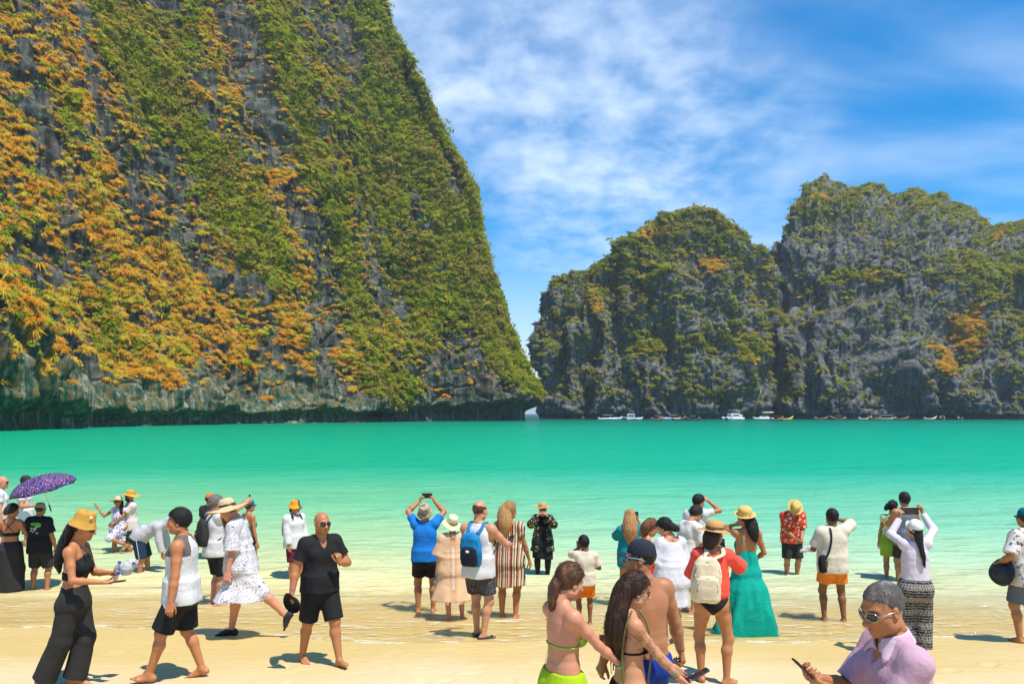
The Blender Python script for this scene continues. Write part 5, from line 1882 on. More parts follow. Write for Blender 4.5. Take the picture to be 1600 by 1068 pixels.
def person(px, d, yaw, label, skin='tan', H=1.72, wear=(), hair=None, hat=None, shades=None, h=None, feet=True, shoes=None, face=True, dx=0.0, zoff=0.0,
           jaw=1.0, nose=1.0, stubble=None, beard=None, tint_fn=None, round_=0.0, eyes=False, **rk):
    P = Person()
    rig = P.rig = Rig(height=H, **rk)
    x = px_x(px, d); z = ground_z(d) - .012 + zoff
    P.root = empty('person', (x, d, z), R(yaw), label, 'person')
    P.M = Matrix.Translation((x, d, z)) @ Matrix.Rotation(R(yaw), 4, 'Z')
    P.px, P.d = px, d
    h = P.h = h or float(np.clip(.0011 * d, .0075, .016))
    hf = float(np.clip(.00055 * d, .0030, .008))
    skc = SKIN[skin] if isinstance(skin, str) else skin
    body = rig.body_field(h, feet_simple=not feet)
    gs = []
    for w_ in wear:
        nm, fn, mat = w_[0], w_[1], w_[2]
        g = fn(rig, h)
        for nm2, g2, *_r in gs:                       # later pieces are worn under earlier ones
            if g2.f.shape == g.f.shape: g.f = g.f + .014 * np.clip(-g2.f / .02, 0, 1)
        if g.f.shape == body.f.shape:
            body.f = body.f + .010 * np.clip(-g.f / .02, 0, 1)
        gs.append((nm, g, mat, w_[3] if len(w_) > 3 else None))
    parts, tints = [], []
    v, q = body.mesh(); parts.append((v, q)); tints.append(np.ones((len(v), 3)))
    v, q, t, k = rig.head_parts(hf, jaw, nose, round_)
    if stubble is not None:
        X, Y, Z = v.T
        mk = np.clip(sstep(-.045, -.062, Z) * sstep(-.02, .02, Y) + sstep(.028, .036, np.abs(X)) * 0, 0, 1) * sstep(-.135, -.11, Z)
        t = t * (1 - mk[:, None] * np.array(stubble))
    if tint_fn is not None:
        t = t * tint_fn(v)
    parts.append((rig.hea.o + (v * k) @ rig.hea.M.T, q)); tints.append(t)
    for sd in (-1, 1):
        a = rig.hand_parts(sd, hf * .9); parts.append(a[:2]); tints.append(a[2])
        if feet:
            a = rig.foot_parts(sd, max(hf, .006)); parts.append(a[:2]); tints.append(a[2])
    V, F = grid_mesh_parts(parts)
    P.body = add_part(P, 'body', (V, F), skin_mat(skc), tint=np.concatenate(tints))
    P.garments = {}
    for nm, g, mat, lab in gs:
        P.garments[nm] = add_part(P, nm, g.mesh(), mat, label=lab)
    if shoes is not None:
        for sd in (-1, 1):
            v, q, t = rig.foot_parts(sd, .008)
            hp_, kn, an, fM = rig.leg[sd]
            l = (v - an) @ fM
            cen = V3(0, .06, -.045) * rig.k
            l = cen + (l - cen) * np.array((1.22, 1.10, 1.22)); l[:, 2] = np.minimum(l[:, 2], (.0 if shoes[1] else -.03) * rig.k)
            add_part(P, 'shoe', (an + l @ fM.T, q), shoes[0])
    if hair is not None:
        kind, col = hair[0], hair[1]
        op = dict(hair[2]) if len(hair) > 2 else {}
        hm = hair_mat('hair', HAIR[col] if isinstance(col, str) else col, hi=op.pop('hi', None))
        hh = max(hf, .005)
        if kind == 'locks':
            if hat is not None: op['thick'] = .006; op['under'] = hat[2].get('z0', .035) + .004
            vf = hair_locks(rig, hh, **op)
        else:
            if hat is not None: op['under'] = hat[2].get('z0', .035) + .004
            vf = hair_cap(rig, hh, kind=kind, **op)
        P.hair = add_part(P, 'hair', vf, hm)
    if beard is not None:
        k = rig.k * rig.hk
        f = Field((-.1, -.05, -.17), (.1, .14, .03), hf / k + .001)
        f.ball((0, .036, -.052), (.067, .070, .082), .03); f.ball((0, .074, -.104), (.026, .024, .022), .03)
        f.plane_cut(Frame((0, 0, 0), np.eye(3)), lambda x, y, z: np.maximum(z + .036 + .0 * x - .25 * np.maximum(np.abs(x) - .035, 0), np.maximum(.0 - y, -(((x / .024)**2 + ((z + .068) / .011)**2 + np.where(y > .05, 0, 9))**.5 - 1) * .01)))
        f.noise(.003, 60, 60, 40)
        v, q = f.mesh()
        add_part(P, 'beard', (rig.hea.o + (v * k) @ rig.hea.M.T, q), hair_mat('hair', HAIR[beard]))
    if hat is not None:
        kind, mat, op = hat[0], hat[1], dict(hat[2]) if len(hat) > 2 else {}
        bm_ = op.pop('band', None)
        hm = hat_mesh(rig, kind, **op)
        P.hat = ho = add_part(P, 'cap' if kind == 'cap' else 'hat', hm['hat'], mat)
        if 'visor' in hm:
            add_part(P, 'visor', hm['visor'], mat, parent=ho); add_part(P, 'button', hm['button'], mat, parent=ho)
        if 'hat_band' in hm and bm_ is not None:
            add_part(P, 'hat_band', hm['hat_band'], bm_, parent=ho)
    if shades is not None:
        fr, ln, k = lens_mesh(rig)
        fmat, lmat = shades
        pieces = []
        for t_, pts in fr:
            me = tube_mesh('sunglasses', pts, .0021 * k, 5, closed=t_ == 'ring', up=(.3, .2, .9))
            vv = np.array([v.co[:] for v in me.vertices]); ff = [tuple(p.vertices) for p in me.polygons]
            pieces.append((vv, ff)); bpy.data.meshes.remove(me)
        VV, FF, off = [], [], 0
        for vv, ff in pieces:
            VV += list(vv); FF += [tuple(i + off for i in f) for f in ff]; off += len(vv)
        so = add_part(P, 'sunglasses', (VV, FF), fmat)
        for l in ln: add_part(P, 'lens', l, lmat, parent=so)
    if eyes:
        k = rig.k * rig.hk
        for sd in (-1, 1):
            ob_ = uv_ball('eye', .0118, (sd * .033, .0772, -.001), 12)
            v = rig.hea.o + (ob_[0] * k) @ rig.hea.M.T
            add_part(P, 'eye', (v, ob_[1]), plain_mat('eye_white', (.75, .72, .68), .2))
            w_ = uv_ball('iris', .0064, (sd * .033, .0838, -.001), 10)
            add_part(P, 'iris', (rig.hea.o + (w_[0] * k) @ rig.hea.M.T, w_[1]), plain_mat('iris', (.03, .015, .008), .15))
    top_ = rig.hea.pt(0, 0, .115 * rig.k * rig.hk)[2] + z
    P.toppx = HOR - FPX * (top_ - CAM_Z) / d
    PEOPLE.append((px, round(d, 2), round(P.toppx), label[:48]))
    return P


def uv_ball(name, r, c, n=12):
    V, F = [], []
    m = n // 2
    for i in range(m + 1):
        for j in range(n):
            a, b_ = math.pi * i / m, 2 * math.pi * j / n
            V.append((c[0] + r * math.sin(a) * math.cos(b_), c[1] + r * math.sin(a) * math.sin(b_), c[2] + r * math.cos(a)))
    F = [(i * n + j, (i + 1) * n + j, (i + 1) * n + (j + 1) % n, i * n + (j + 1) % n) for i in range(m) for j in range(n)]
    return np.array(V), np.array(F)


def wtag(o, P, label, cat, group=None):
    """a held or carried thing: top-level, its local frame is the bearer's frame"""
    o.matrix_world = P.M.copy()
    return tag(o, label, cat, group)


# ------------------------------------------------------------------ carried things
def box_vf(c, X, Y, Z, sx, sy, sz, bev=.2):
    """rounded slab as a chamfered box; X,Y,Z unit axes"""
    c = np.asarray(c, float); X, Y, Z = unit(X), unit(Y), unit(Z)
    b_ = bev * min(sx, sy, sz)
    V, F = [], []
    lay = [(-sz / 2, b_), (-sz / 2 + b_, 0), (sz / 2 - b_, 0), (sz / 2, b_)]
    cr = min(sx, sy) * .12
    for z, ins in lay:
        for qx, qy in ((1, 1), (-1, 1), (-1, -1), (1, -1)):
            for a in range(3):
                t = {(1, 1): 0, (-1, 1): 90, (-1, -1): 180, (1, -1): 270}[(qx, qy)] + a * 45
                V.append(c + X * (qx * (sx / 2 - cr) + (cr - ins) * math.cos(R(t))) + Y * (qy * (sy / 2 - cr) + (cr - ins) * math.sin(R(t))) + Z * z)
    for l in range(3):
        for j in range(12):
            F.append((l * 12 + j, l * 12 + (j + 1) % 12, (l + 1) * 12 + (j + 1) % 12, (l + 1) * 12 + j))
    F.append(tuple(reversed(range(12)))); F.append(tuple(range(36, 48)))
    return V, F


M_BLACK = plain_mat('black_plastic', (.012, .012, .013), .35)
M_SCREEN = plain_mat('phone_screen', (.015, .017, .022), .08)
M_DARKBLUE = plain_mat('dark_blue_case', (.018, .035, .075), .4)
M_LENS = plain_mat('dark_lens', (.010, .009, .010), .07, spec=.8)
M_LENSBLUE = plain_mat('blue_lens', (.02, .08, .30), .07, spec=.8)
M_TORT = plain_mat('tortoise_frame', (.05, .022, .010), .3)
M_SILVER = plain_mat('silver_metal', (.55, .54, .52), .25, 1.0)
M_WHITEPL = plain_mat('white_plastic', (.75, .75, .74), .4)


def phone(P, c, normal, along, label, case=None, w=.074, l=.152):
    """c in the bearer's frame (metres); normal points out of the screen"""
    n = unit(normal); a = unit(np.asarray(along, float) - n * (np.asarray(along, float) @ n)); s = np.cross(a, n)
    root = bpy.data.objects.new('phone', None); COL.objects.link(root); root.empty_display_size = .05
    wtag(root, P, label, 'phone')
    Q = Person(); Q.root = root
    c = np.asarray(c, float)
    add_part(Q, 'phone_case', box_vf(c, s, a, n, w, l, .0095, .3), case or M_BLACK, smooth=False)
    add_part(Q, 'screen', box_vf(c + n * .0050, s, a, n, w * .92, l * .95, .0016, .2), M_SCREEN, smooth=False)
    add_part(Q, 'camera_lens', box_vf(c - n * .0058 + a * l * .36 - s * w * .22, s, a, n, .028, .030, .003, .2), M_LENS, smooth=False)
    return root


def bottle(P, c, up, label, cap_col=(.02, .10, .45), lab_col=(.03, .15, .6), L=.20):
    up = unit(up); sx = unit(np.cross(up, (.3, .9, .1))); sy = np.cross(up, sx)
    root = bpy.data.objects.new('water_bottle', None); COL.objects.link(root); wtag(root, P, label, 'bottle')
    Q = Person(); Q.root = root
    def lt(pr, n=16):
        v, q = lathe(pr, n, 1, 1, None, -.001)
        return np.asarray(c) + v[:, :1] * sx + v[:, 1:2] * sy + v[:, 2:] * up, q
    m = plain_mat('clear_plastic', (.80, .86, .90), .12, trans=.85)
    add_part(Q, 'bottle_body', lt([(.004, -L / 2), (.030, -L / 2 + .002), (.032, -L / 2 + .01), (.030, -L / 2 + .03), (.032, -.01), (.030, .0), (.032, .015), (.028, .04), (.014, .065), (.012, .080)]), m)
    add_part(Q, 'cap', lt([(.0005, .096), (.013, .096), (.0145, .094), (.0145, .078)]), plain_mat('bottle_cap', cap_col, .4))
    add_part(Q, 'paper_label', lt([(.0335, .012), (.0335, -.035)]), plain_mat('bottle_label', lab_col, .5))
    return root


def backpack(P, label, body_mat, panel_mat, strap_mat, size=(.29, .15, .44), z=.20, yoff=-.20, pocket=True, tilt=0.0, side=0.0, straps=True, logo=None):
    rig = P.rig; k = rig.k
    root = bpy.data.objects.new('backpack', None); COL.objects.link(root); wtag(root, P, label, 'backpack')
    Q = Person(); Q.root = root
    w_, dp, hh = size
    fr = Frame(rig.che.pt(side, yoff, z), rig.che.M @ rotm('x', tilt))
    h = max(P.h * .8, .006)
    f = Field(fr.o - .45, fr.o + .45, h)
    zs = np.array([-.5, -.44, -.25, .1, .34, .46, .5]) * hh
    f.loft(fr, zs, np.array([.40, .47, .5, .48, .42, .28, .12]) * w_, np.array([.36, .46, .5, .47, .38, .25, .10]) * dp, k=0, n=3.2)
    f.noise(.006, 9, 9, 6, seed=w_ * 30)
    bo = add_part(Q, 'bag_body', f.mesh(), body_mat)
    if pocket:
        f = Field(fr.o - .4, fr.o + .4, h)
        f.loft(Frame(fr.pt(0, -dp * .42, -hh * .16), fr.M), np.array([-.30, -.24, .0, .2, .28]) * hh, np.array([.30, .38, .40, .36, .22]) * w_, np.array([.16, .24, .26, .22, .10]) * dp, k=0, n=3)
        add_part(Q, 'front_pocket', f.mesh(), panel_mat)
        zp = [fr.pt(w_ * .34 * math.cos(a), -dp * (.60 if math.sin(a) > -.2 else .62), -hh * .16 + hh * .22 * math.sin(a)) for a in np.linspace(-.3, math.pi + .3, 16)]
        add_part(Q, 'zip', me_vf(tube_mesh('zip', zp, .0035, 5)), M_BLACK)
    zp = [fr.pt(w_ * .44 * math.cos(a), -dp * .30, hh * .06 + hh * .34 * math.sin(a)) for a in np.linspace(-.4, math.pi + .4, 18)]
    add_part(Q, 'zip', me_vf(tube_mesh('zip', zp, .0035, 5)), M_BLACK)
    add_part(Q, 'top_handle', me_vf(tube_mesh('top_handle', spline([fr.pt(-.035, dp * .3, hh * .44), fr.pt(-.025, dp * .25, hh * .54), fr.pt(.025, dp * .25, hh * .54), fr.pt(.035, dp * .3, hh * .44)], 9), .008, 6, .5)), strap_mat)
    if straps:
        for sd in (-1, 1):
            s0 = fr.pt(sd * w_ * .22, dp * .3, hh * .42)
            shp = rig.che.pt(sd * .095 * rig.bw * k, -.03 * k, .492 * k); fro = rig.che.pt(sd * .110 * rig.bw * k, .105 * k, .36 * k); lowp = rig.che.pt(sd * .155 * rig.bw * k, .06 * k, .14 * k)
            e0 = fr.pt(sd * w_ * .42, dp * .35, -hh * .36)
            side_ = rig.che.pt(sd * .185 * rig.bw * k, -.02 * k, .08 * k)
            pts = spline([s0, rig.che.pt(sd * .09 * k, -.115 * k, .43 * k), shp, rig.che.pt(sd * .105 * rig.bw * k, .07 * k, .455 * k), fro, lowp, side_, e0], 30)
            add_part(Q, 'shoulder_strap', me_vf(tube_mesh('shoulder_strap', pts, .024, 8, .28, up=tuple(rig.che.dir(0, -.4, 1)))), strap_mat)
    if logo is not None:
        add_part(Q, 'badge', box_vf(fr.pt(0, -dp * .70, hh * .0), fr.dir(1, 0, 0), fr.dir(0, 0, 1), fr.dir(0, -1, 0), .045, .03, .006), logo)
    return root


def me_vf(me):
    v = [tuple(q.co) for q in me.vertices]; f = [tuple(p.vertices) for p in me.polygons]
    bpy.data.meshes.remove(me)
    return v, f


def decal_lines(P, garment, lines, w_, mat, name='print', frm=(0, -1, 0), origin=None, label=None):
    """ribbons laid on a garment: lines are polylines in (x, z) of the chest frame, projected along frm"""
    from mathutils.bvhtree import BVHTree
    me = garment.data
    bv = BVHTree.FromPolygons([v.co for v in me.vertices], [tuple(p.vertices) for p in me.polygons])
    rig = P.rig
    d = unit(rig.che.dir(*frm))
    V, F = [], []
    for ln_ in lines:
        n = max(6, int(sum(math.dist(a, b_) for a, b_ in zip(ln_[:-1], ln_[1:])) / .008))
        pts = spline([(a[0], a[1], 0) for a in ln_], n)
        base = len(V); ok = 0
        for i, p in enumerate(pts):
            t = pts[min(i + 1, n - 1)] - pts[max(i - 1, 0)]; t = t / (np.linalg.norm(t) + 1e-9)
            for sgn in (-1, 1):
                q = p[:2] + np.array((-t[1], t[0])) * w_ * .5 * sgn
                o = rig.che.pt(q[0], 0, q[1]) + d * .6
                hit = bv.ray_cast(Vector(o), Vector(-d))
                V.append(np.array(hit[0]) + d * .0035 if hit[0] else o - d * .45)
        F += [(base + 2 * i, base + 2 * i + 1, base + 2 * i + 3, base + 2 * i + 2) for i in range(n - 1)]
    return add_part(P, name, (np.array(V), np.array(F)), mat, parent=garment, label=label)


def wristband(P, sd, mat, t=.90, r=.031, name='wristband'):
    sh, el, wr, *_ = P.rig.arm[sd]
    c = el + (wr - el) * t; ax = unit(wr - el)
    a = unit(np.cross(ax, (.2, .3, .9))); b_ = np.cross(ax, a)
    r = r * P.rig.k * (.9 if P.rig.sex == 'f' else 1)
    pts = [c + a * math.cos(q) * r + b_ * math.sin(q) * r for q in np.linspace(0, 2 * math.pi, 20, endpoint=False)]
    return add_part(P, name, me_vf(tube_mesh(name, pts, .0045, 6, closed=True, up=tuple(ax))), mat)


def strap(P, pts, r, mat, name='strap', flat=.4, n=20, up=(0, 0, 1), parent=None):
    return add_part(P, name, me_vf(tube_mesh(name, spline(pts, n), r, 6, flat, up)), mat, parent=parent)
# ------------------------------------------------------------------ cloths
cm = cloth_mat
C_BLACK = cm('black_cloth', (.014, .014, .015)); C_CHAR = cm('charcoal_cloth', (.030, .028, .026)); C_WHITE = cm('white_cloth', (.60, .595, .58))
C_NAVY = cm('navy_cloth', (.012, .030, .062)); C_GREY = cm('grey_marl_cloth', (.44, .43, .44)); C_CREAM = cm('cream_linen', (.62, .55, .43))
C_BLUE = cm('bright_blue_cloth', (.010, .165, .52)); C_KAFTAN = cm('tan_gauze', (.60, .36, .19), pat_split(0, .055, (.66, .42, .25), .012, True))
C_TEAL = cm('teal_cloth', (.0, .30, .225)); C_CORAL = cm('coral_cloth', (.80, .085, .055)); C_LIME = cm('lime_cloth', (.33, .50, .012)); C_LIMEP = cm('lime_pattern_cloth', (.30, .52, .03), pat_blobs([(.12, .33, .02), (.45, .60, .16)], 60, .34))
C_PINK = cm('pink_polo_cloth', (.50, .305, .375)); C_PINKC = cm('pink_collar_cloth', (.58, .43, .50)); C_MAROON = cm('maroon_cloth', (.12, .012, .025)); C_DKBLUE = cm('royal_blue_cloth', (.008, .035, .27))
C_RED = cm('red_cloth', (.62, .02, .02)); C_AQUA = cm('teal_top_cloth', (.005, .22, .25)); C_TANK = cm('slate_cloth', (.135, .16, .19)); C_LILAC = cm('pale_lilac_cloth', (.60, .53, .59))
C_PAISLEY = cm('paisley_cloth', (.66, .63, .62), pat_paisley)
C_STRIPE = cm('striped_cloth', (.6, .5, .4), pat_stripes([(0, (.55, .40, .22)), (.09, (.02, .015, .015)), (.15, (.62, .50, .34)), (.24, (.40, .07, .045)), (.36, (.03, .02, .02)), (.43, (.60, .46, .26)), (.52, (.22, .10, .05)), (.60, (.64, .55, .42)), (.68, (.02, .015, .015)), (.76, (.48, .20, .10)), (.86, (.60, .50, .36)), (.94, (.05, .03, .03))], .23, 0, warp=.012))
C_SPECK = cm('speckled_cloth', (.035, .033, .037), pat_blobs([(.50, .48, .46), (.30, .28, .30)], 75, .20))
C_FLORALBLUE = cm('blue_floral_cloth', (.66, .68, .72), pat_blobs([(.05, .09, .30), (.10, .20, .48), (.50, .10, .12)], 19, .33))
C_HIBISCUS = cm('red_hibiscus_cloth', (.52, .052, .022), pat_blobs([(.72, .62, .50), (.60, .25, .12)], 11, .26))
C_ORANGE = cm('orange_print_cloth', (.78, .22, .015), pat_blobs([(.62, .50, .35)], 26, .22)); C_SUNSET = cm('orange_yellow_cloth', (.80, .20, .01), pat_split(2, .62, (.72, .50, .03), .06))
C_GREEN = cm('leaf_green_cloth', (.25, .36, .03), pat_split(2, 1.02, (.58, .60, .32), .05)); C_ELEPHANT = cm('elephant_print_cloth', (.020, .018, .018), pat_elephant)
C_LEAFSHIRT = cm('leaf_print_cloth', (.64, .60, .57), pat_blobs([(.055, .060, .035), (.24, .22, .15)], 13, .30))
C_ROBE = cm('dark_floral_robe_cloth', (.018, .018, .017), pat_blobs([(.09, .16, .02), (.42, .35, .27), (.30, .22, .03)], 13, .24))
C_RAGLAN = cm('white_raglan_cloth', (.60, .595, .58)); C_TAUPE = cm('taupe_cloth', (.13, .105, .095)); C_BLUSH = cm('blush_linen', (.64, .53, .48)); C_SKYCLOTH = cm('aqua_cloth', (.05, .45, .60))
S_PALE = straw_mat('pale_straw', (.66, .48, .24)); S_STRAW = straw_mat('yellow_straw', (.68, .45, .12)); S_TAN = straw_mat('tan_straw', (.55, .30, .09)); S_OCHRE = cm('ochre_canvas', (.58, .29, .045)); S_PALEGREEN = cm('pale_green_canvas', (.58, .62, .36), pat_split(2, .0, (.58, .62, .36)))
S_MUST = cm('mustard_canvas', (.50, .27, .05)); S_CAMO = cm('khaki_camouflage', (.42, .34, .22), pat_blobs([(.16, .14, .08), (.26, .18, .10)], 17, .34)); S_TWO = cm('brown_orange_canvas', (.12, .07, .05), pat_split(0, .0, (.72, .30, .02))); S_BLUSHSTRAW = straw_mat('blush_straw', (.70, .50, .28))
S_NAVYCAP = cm('washed_navy_canvas', (.020, .024, .034), pat_blobs([(.10, .11, .13)], 40, .12)); S_WHITECAP = cm('white_cap_canvas', (.70, .67, .62)); S_TEALCAP = cm('teal_cap_canvas', (.005, .11, .16)); S_GREYCAP = cm('beige_cap_canvas', (.34, .28, .21)); S_BLACKCAP = cm('black_orange_canvas', (.015, .014, .014), pat_split(2, 1.60, (.60, .15, .01)))
SH_BLK = (M_BLACK, M_LENS); SH_BLUE = (M_SILVER, M_LENSBLUE); SH_TORT = (M_TORT, M_LENS)
T_ = lambda **q: (lambda r, h: top(r, h, **q))
B_ = lambda **q: (lambda r, h: bottoms(r, h, **q))
K_ = lambda **q: (lambda r, h: skirt(r, h, **q))
sd_ = solve_d


def dress(**q):
    """bodice and skirt as one cloth"""
    tq = {a: q.pop(a) for a in list(q) if a in ('sleeve', 'neck', 'loose', 'sflare', 'armhole', 'drape')}
    def f(r, h):
        a = top(r, h, hem=-.02, flare=0, **tq)
        q2 = dict(q); q2['hips'] = max(q.get('hips', .012), tq.get('loose', .016) + .010)
        b_ = skirt(r, h, waist=.16, cut=False, **q2)
        kk = .12
        hh = np.maximum(kk - np.abs(a.f - b_.f), 0) / kk
        a.f = np.minimum(a.f, b_.f) - hh * hh * kk * .25
        return a
    return f


# ------------------------------------------------------------------ left group
P_a = person(2, 19, -62, 'bald man in sunglasses and white tee standing behind the floral parasol at the far left', 'pink', 2.06, feet=False, fat=.3, wear=[('shirt', T_(sleeve=.6), C_WHITE), ('shorts', B_(), C_NAVY)], shades=SH_BLK, head=(-18, 4, 0))
P_b = person(39, 19.3, -70, 'short haired man in sunglasses and white tee partly hidden by the floral parasol', 'warm', 2.06, feet=False, wear=[('shirt', T_(sleeve=.6), C_WHITE), ('shorts', B_(), C_CHAR)], shades=SH_BLK, hair=('buzz', 'dark', dict(thick=.006)), head=(-10, 4, 0), stubble=(.4, .4, .4), handR=(.22, .25, 1.15))
d = sd_(926)
P_c = person(17, d, 12, 'woman in black crop top with crossed straps and long black skirt under the parasol', 'warm', 1.64, sex='f', feet=False, wear=[('crop_top', lambda r, h: crop_top(r, h), C_BLACK), ('long_skirt', K_(hem=.05, flare=.035, amp=.03, waist=.13), C_CHAR)],
             hair=('locks', 'dark', dict(chain=[('h', 0, -.06, .06), ('h', 0, -.115, -.01), ('h', 0, -.13, -.07)], radii=[.05, .055, .04], squash=.9, wav=.004)), head=(-38, 12, 0), handR=(.26, .25, .98), handL=(-.20, .30, 1.12), curlL=75)
for sd in (-1, 1):
    strap(P_c, [P_c.rig.che.pt(sd * .10, -.115, .19), P_c.rig.che.pt(sd * .0, -.118, .30), P_c.rig.che.pt(-sd * .085, -.075, .415), P_c.rig.che.pt(-sd * .085, .0, .44)], .006, C_BLACK, 'shoulder_strap', up=(0, -1, 0))
P_d = person(62, d + .15, -4, 'man in black tee with a green and white print on the back holding the parasol', 'tan', 1.66, fat=.35, feet=False, wear=[('shirt', T_(sleeve=.80, loose=.024, hem=-.13, sflare=.025), C_BLACK), ('shorts', B_(length=.98, loose=.024, flare=.03), C_CHAR)],
             hat=('cap', S_GREYCAP, dict(z0=.030)), hair=('buzz', 'dark', dict(thick=.006)), handL=(-.15, .34, 1.18), curlL=75, handR=(.30, .05, .86), head=(6, 4, 0), footL=(-.15, 0, 0, 10, 0), footR=(.15, 0, 0, -10, 0))
m_green = plain_mat('green_print', (.10, .42, .03), .8); m_wprint = plain_mat('white_print', (.75, .75, .74), .8)
g = P_d.garments['shirt']
decal_lines(P_d, g, [[(-.085, .335), (-.04, .350), (.02, .345), (.07, .350), (.10, .335), (.105, .305), (.085, .285)], [(-.06, .322), (-.01, .318), (.04, .325), (.075, .318)], [(.02, .300), (.06, .303), (.09, .318)]], .026, m_green)
decal_lines(P_d, g, [[(-.085, .262), (-.060, .270), (-.055, .245), (-.075, .205), (-.095, .215)], [(-.045, .225), (-.040, .221)], [(-.030, .275), (-.022, .240), (-.005, .250), (.000, .280), (-.008, .225), (-.035, .185), (-.050, .200)], [(.010, .275), (.014, .215)], [(.010, .272), (.040, .282), (.036, .250), (.012, .246)], [(.045, .285), (.085, .292)]], .0085, m_wprint)
decal_lines(P_d, g, [[(.015, .175), (.075, .178)], [(.030, .160), (.062, .162)]], .006, m_wprint)

# the floral parasol
umb = empty('parasol', (0, 0, 0), 0, 'tilted parasol with a dense blue pink and violet floral print at the left', 'parasol')
hx = P_d.M @ Vector(P_d.rig.arm[-1][2])
apex = Vector((px_x(62, d - .05), d - .05, px_z(743, d)))
axis = (apex - hx).normalized()
axis = Vector((-.20, -.20, 1)).normalized()
hx2 = apex - axis * .62
Zq = axis.to_track_quat('Z', 'Y').to_matrix()
V, F, E = [], [], []
nr, ns = 8, 9
RU, DU = .57, .25
rib_pts = [[] for _ in range(nr)]
for i in range(nr * ns):
    a = 2 * math.pi * i / (nr * ns)
    w_ = abs(math.sin(a * nr / 2))
    for j in range(11):
        t = j / 10
        rr = RU * math.sin(t * 1.38) / math.sin(1.38) * (1 - .055 * w_ * t * t)
        z = -DU * (1 - math.cos(t * 1.38)) / (1 - math.cos(1.38)) + .012 * w_ * t
        V.append(apex + Zq @ Vector((rr * math.cos(a), rr * math.sin(a), z)))
        if i % ns == 0: rib_pts[i // ns].append(V[-1] - axis * .012)
nn = nr * ns
for i in range(nn):
    for j in range(10):
        F.append((i * 11 + j, ((i + 1) % nn) * 11 + j, ((i + 1) % nn) * 11 + j + 1, i * 11 + j + 1))
C_PARA = cm('parasol_print', (.018, .020, .10), pat_blobs([(.06, .10, .42), (.48, .07, .10), (.20, .10, .34), (.60, .42, .36), (.012, .014, .05)], 24, .27), weave=False, wrinkle=.1)
cano = link_mesh('canopy', np_mesh('canopy', [tuple(v) for v in V], F), C_PARA, umb)
sol = cano.modifiers.new('thickness', 'SOLIDIFY'); sol.thickness = .003
for rp_ in rib_pts:
    link_mesh('rib', tube_mesh('rib', [tuple(q) for q in rp_], .0035, 5), M_SILVER, umb)
link_mesh('shaft', tube_mesh('shaft', [tuple(apex + axis * .035), tuple(apex), tuple(hx2)], .006, 8), M_SILVER, umb)
link_mesh('handle', tube_mesh('handle', [tuple(hx2 + axis * .05), tuple(hx2 - axis * .07)], .013, 8), M_BLACK, umb)

d = 7.75
P_e = person(116, d, -84, 'woman in mustard bucket hat black halter crop top and wide black trousers walking right', 'warm', 1.72, sex='f', feet=True, lean=5,
             wear=[('crop_top', lambda r, h: crop_top(r, h, .10, .36), C_BLACK), ('wide_trousers', B_(length=1, shin=.99, loose=.016, flare=.030, waist=.14, sflare=.062, wr=.006), C_CHAR)],
             hat=('bucket', S_MUST, dict(tilt=(4, 0), z0=.058, brim=.120)), shades=SH_TORT, head=(0, 14, 0),
             hair=('locks', 'black', dict(chain=[('h', -.0, -.07, .05), ('h', 0, -.115, -.03), ('c', .0, -.145, .40), ('c', .06, -.150, .28), ('c', .05, -.135, .17)], radii=[.055, .072, .085, .066, .02], squash=.62, nstr=150, wav=.030, seed=4)),
             handR=(.15, .33, 1.10), handL=(-.02, .36, 1.16), curlR=35, curlL=60, palmR=(-.2, .1, 1), palmL=(.6, .1, .8), footR=(.07, -.26, .03, 0, 30), footL=(-.06, -.02, .0, 0, 0))
for sd in (-1, 1):
    strap(P_e, [P_e.rig.che.pt(sd * .075, .125, .30), P_e.rig.che.pt(sd * .065, .075, .41), P_e.rig.che.pt(sd * .03, -.045, .465)], .007, C_BLACK, 'halter_strap', up=(0, 1, 0))
add_part(P_e, 'badge', box_vf(P_e.rig.hea.pt(.070, .072, .125), P_e.rig.hea.dir(.75, -.65, 0), (0, 0, 1), P_e.rig.hea.dir(.65, .75, 0), .028, .022, .004), M_WHITEPL, parent=P_e.hat)
phone(P_e, (.13, .465, 1.082), (0, -.1, 1), (.05, 1, 0), 'dark phone held flat by the woman in the mustard bucket hat')
bottle(P_e, (.02, .42, 1.17), (-.1, .25, 1), 'small water bottle with blue cap held behind the phone by the bucket hat woman', L=.17)
root = bpy.data.objects.new('plastic_bag', None); COL.objects.link(root); wtag(root, P_e, 'crumpled clear plastic bag of water bottles in the hands of the bucket hat woman', 'plastic bag')
Q = Person(); Q.root = root
f = Field((-.10, .38, 1.06), (.14, .66, 1.36), .008); f.ball((.0, .50, 1.19), (.055, .075, .07), .02); f.ball((.0, .55, 1.24), (.045, .06, .05), .03); f.noise(.022, 14, 14, 14, 3.3, 3)
add_part(Q, 'bag_film', f.mesh(), plain_mat('bag_film', (.78, .80, .82), .15, trans=.45))
add_part(Q, 'bottle_cap', lathe_at if False else (lambda v, q: (v + np.array((.03, .585, 1.235)), q))(*lathe([(.0005, .02), (.014, .02), (.015, .0)], 12, 1, 1, None, -.002)), plain_mat('violet_cap', (.12, .03, .22), .4))

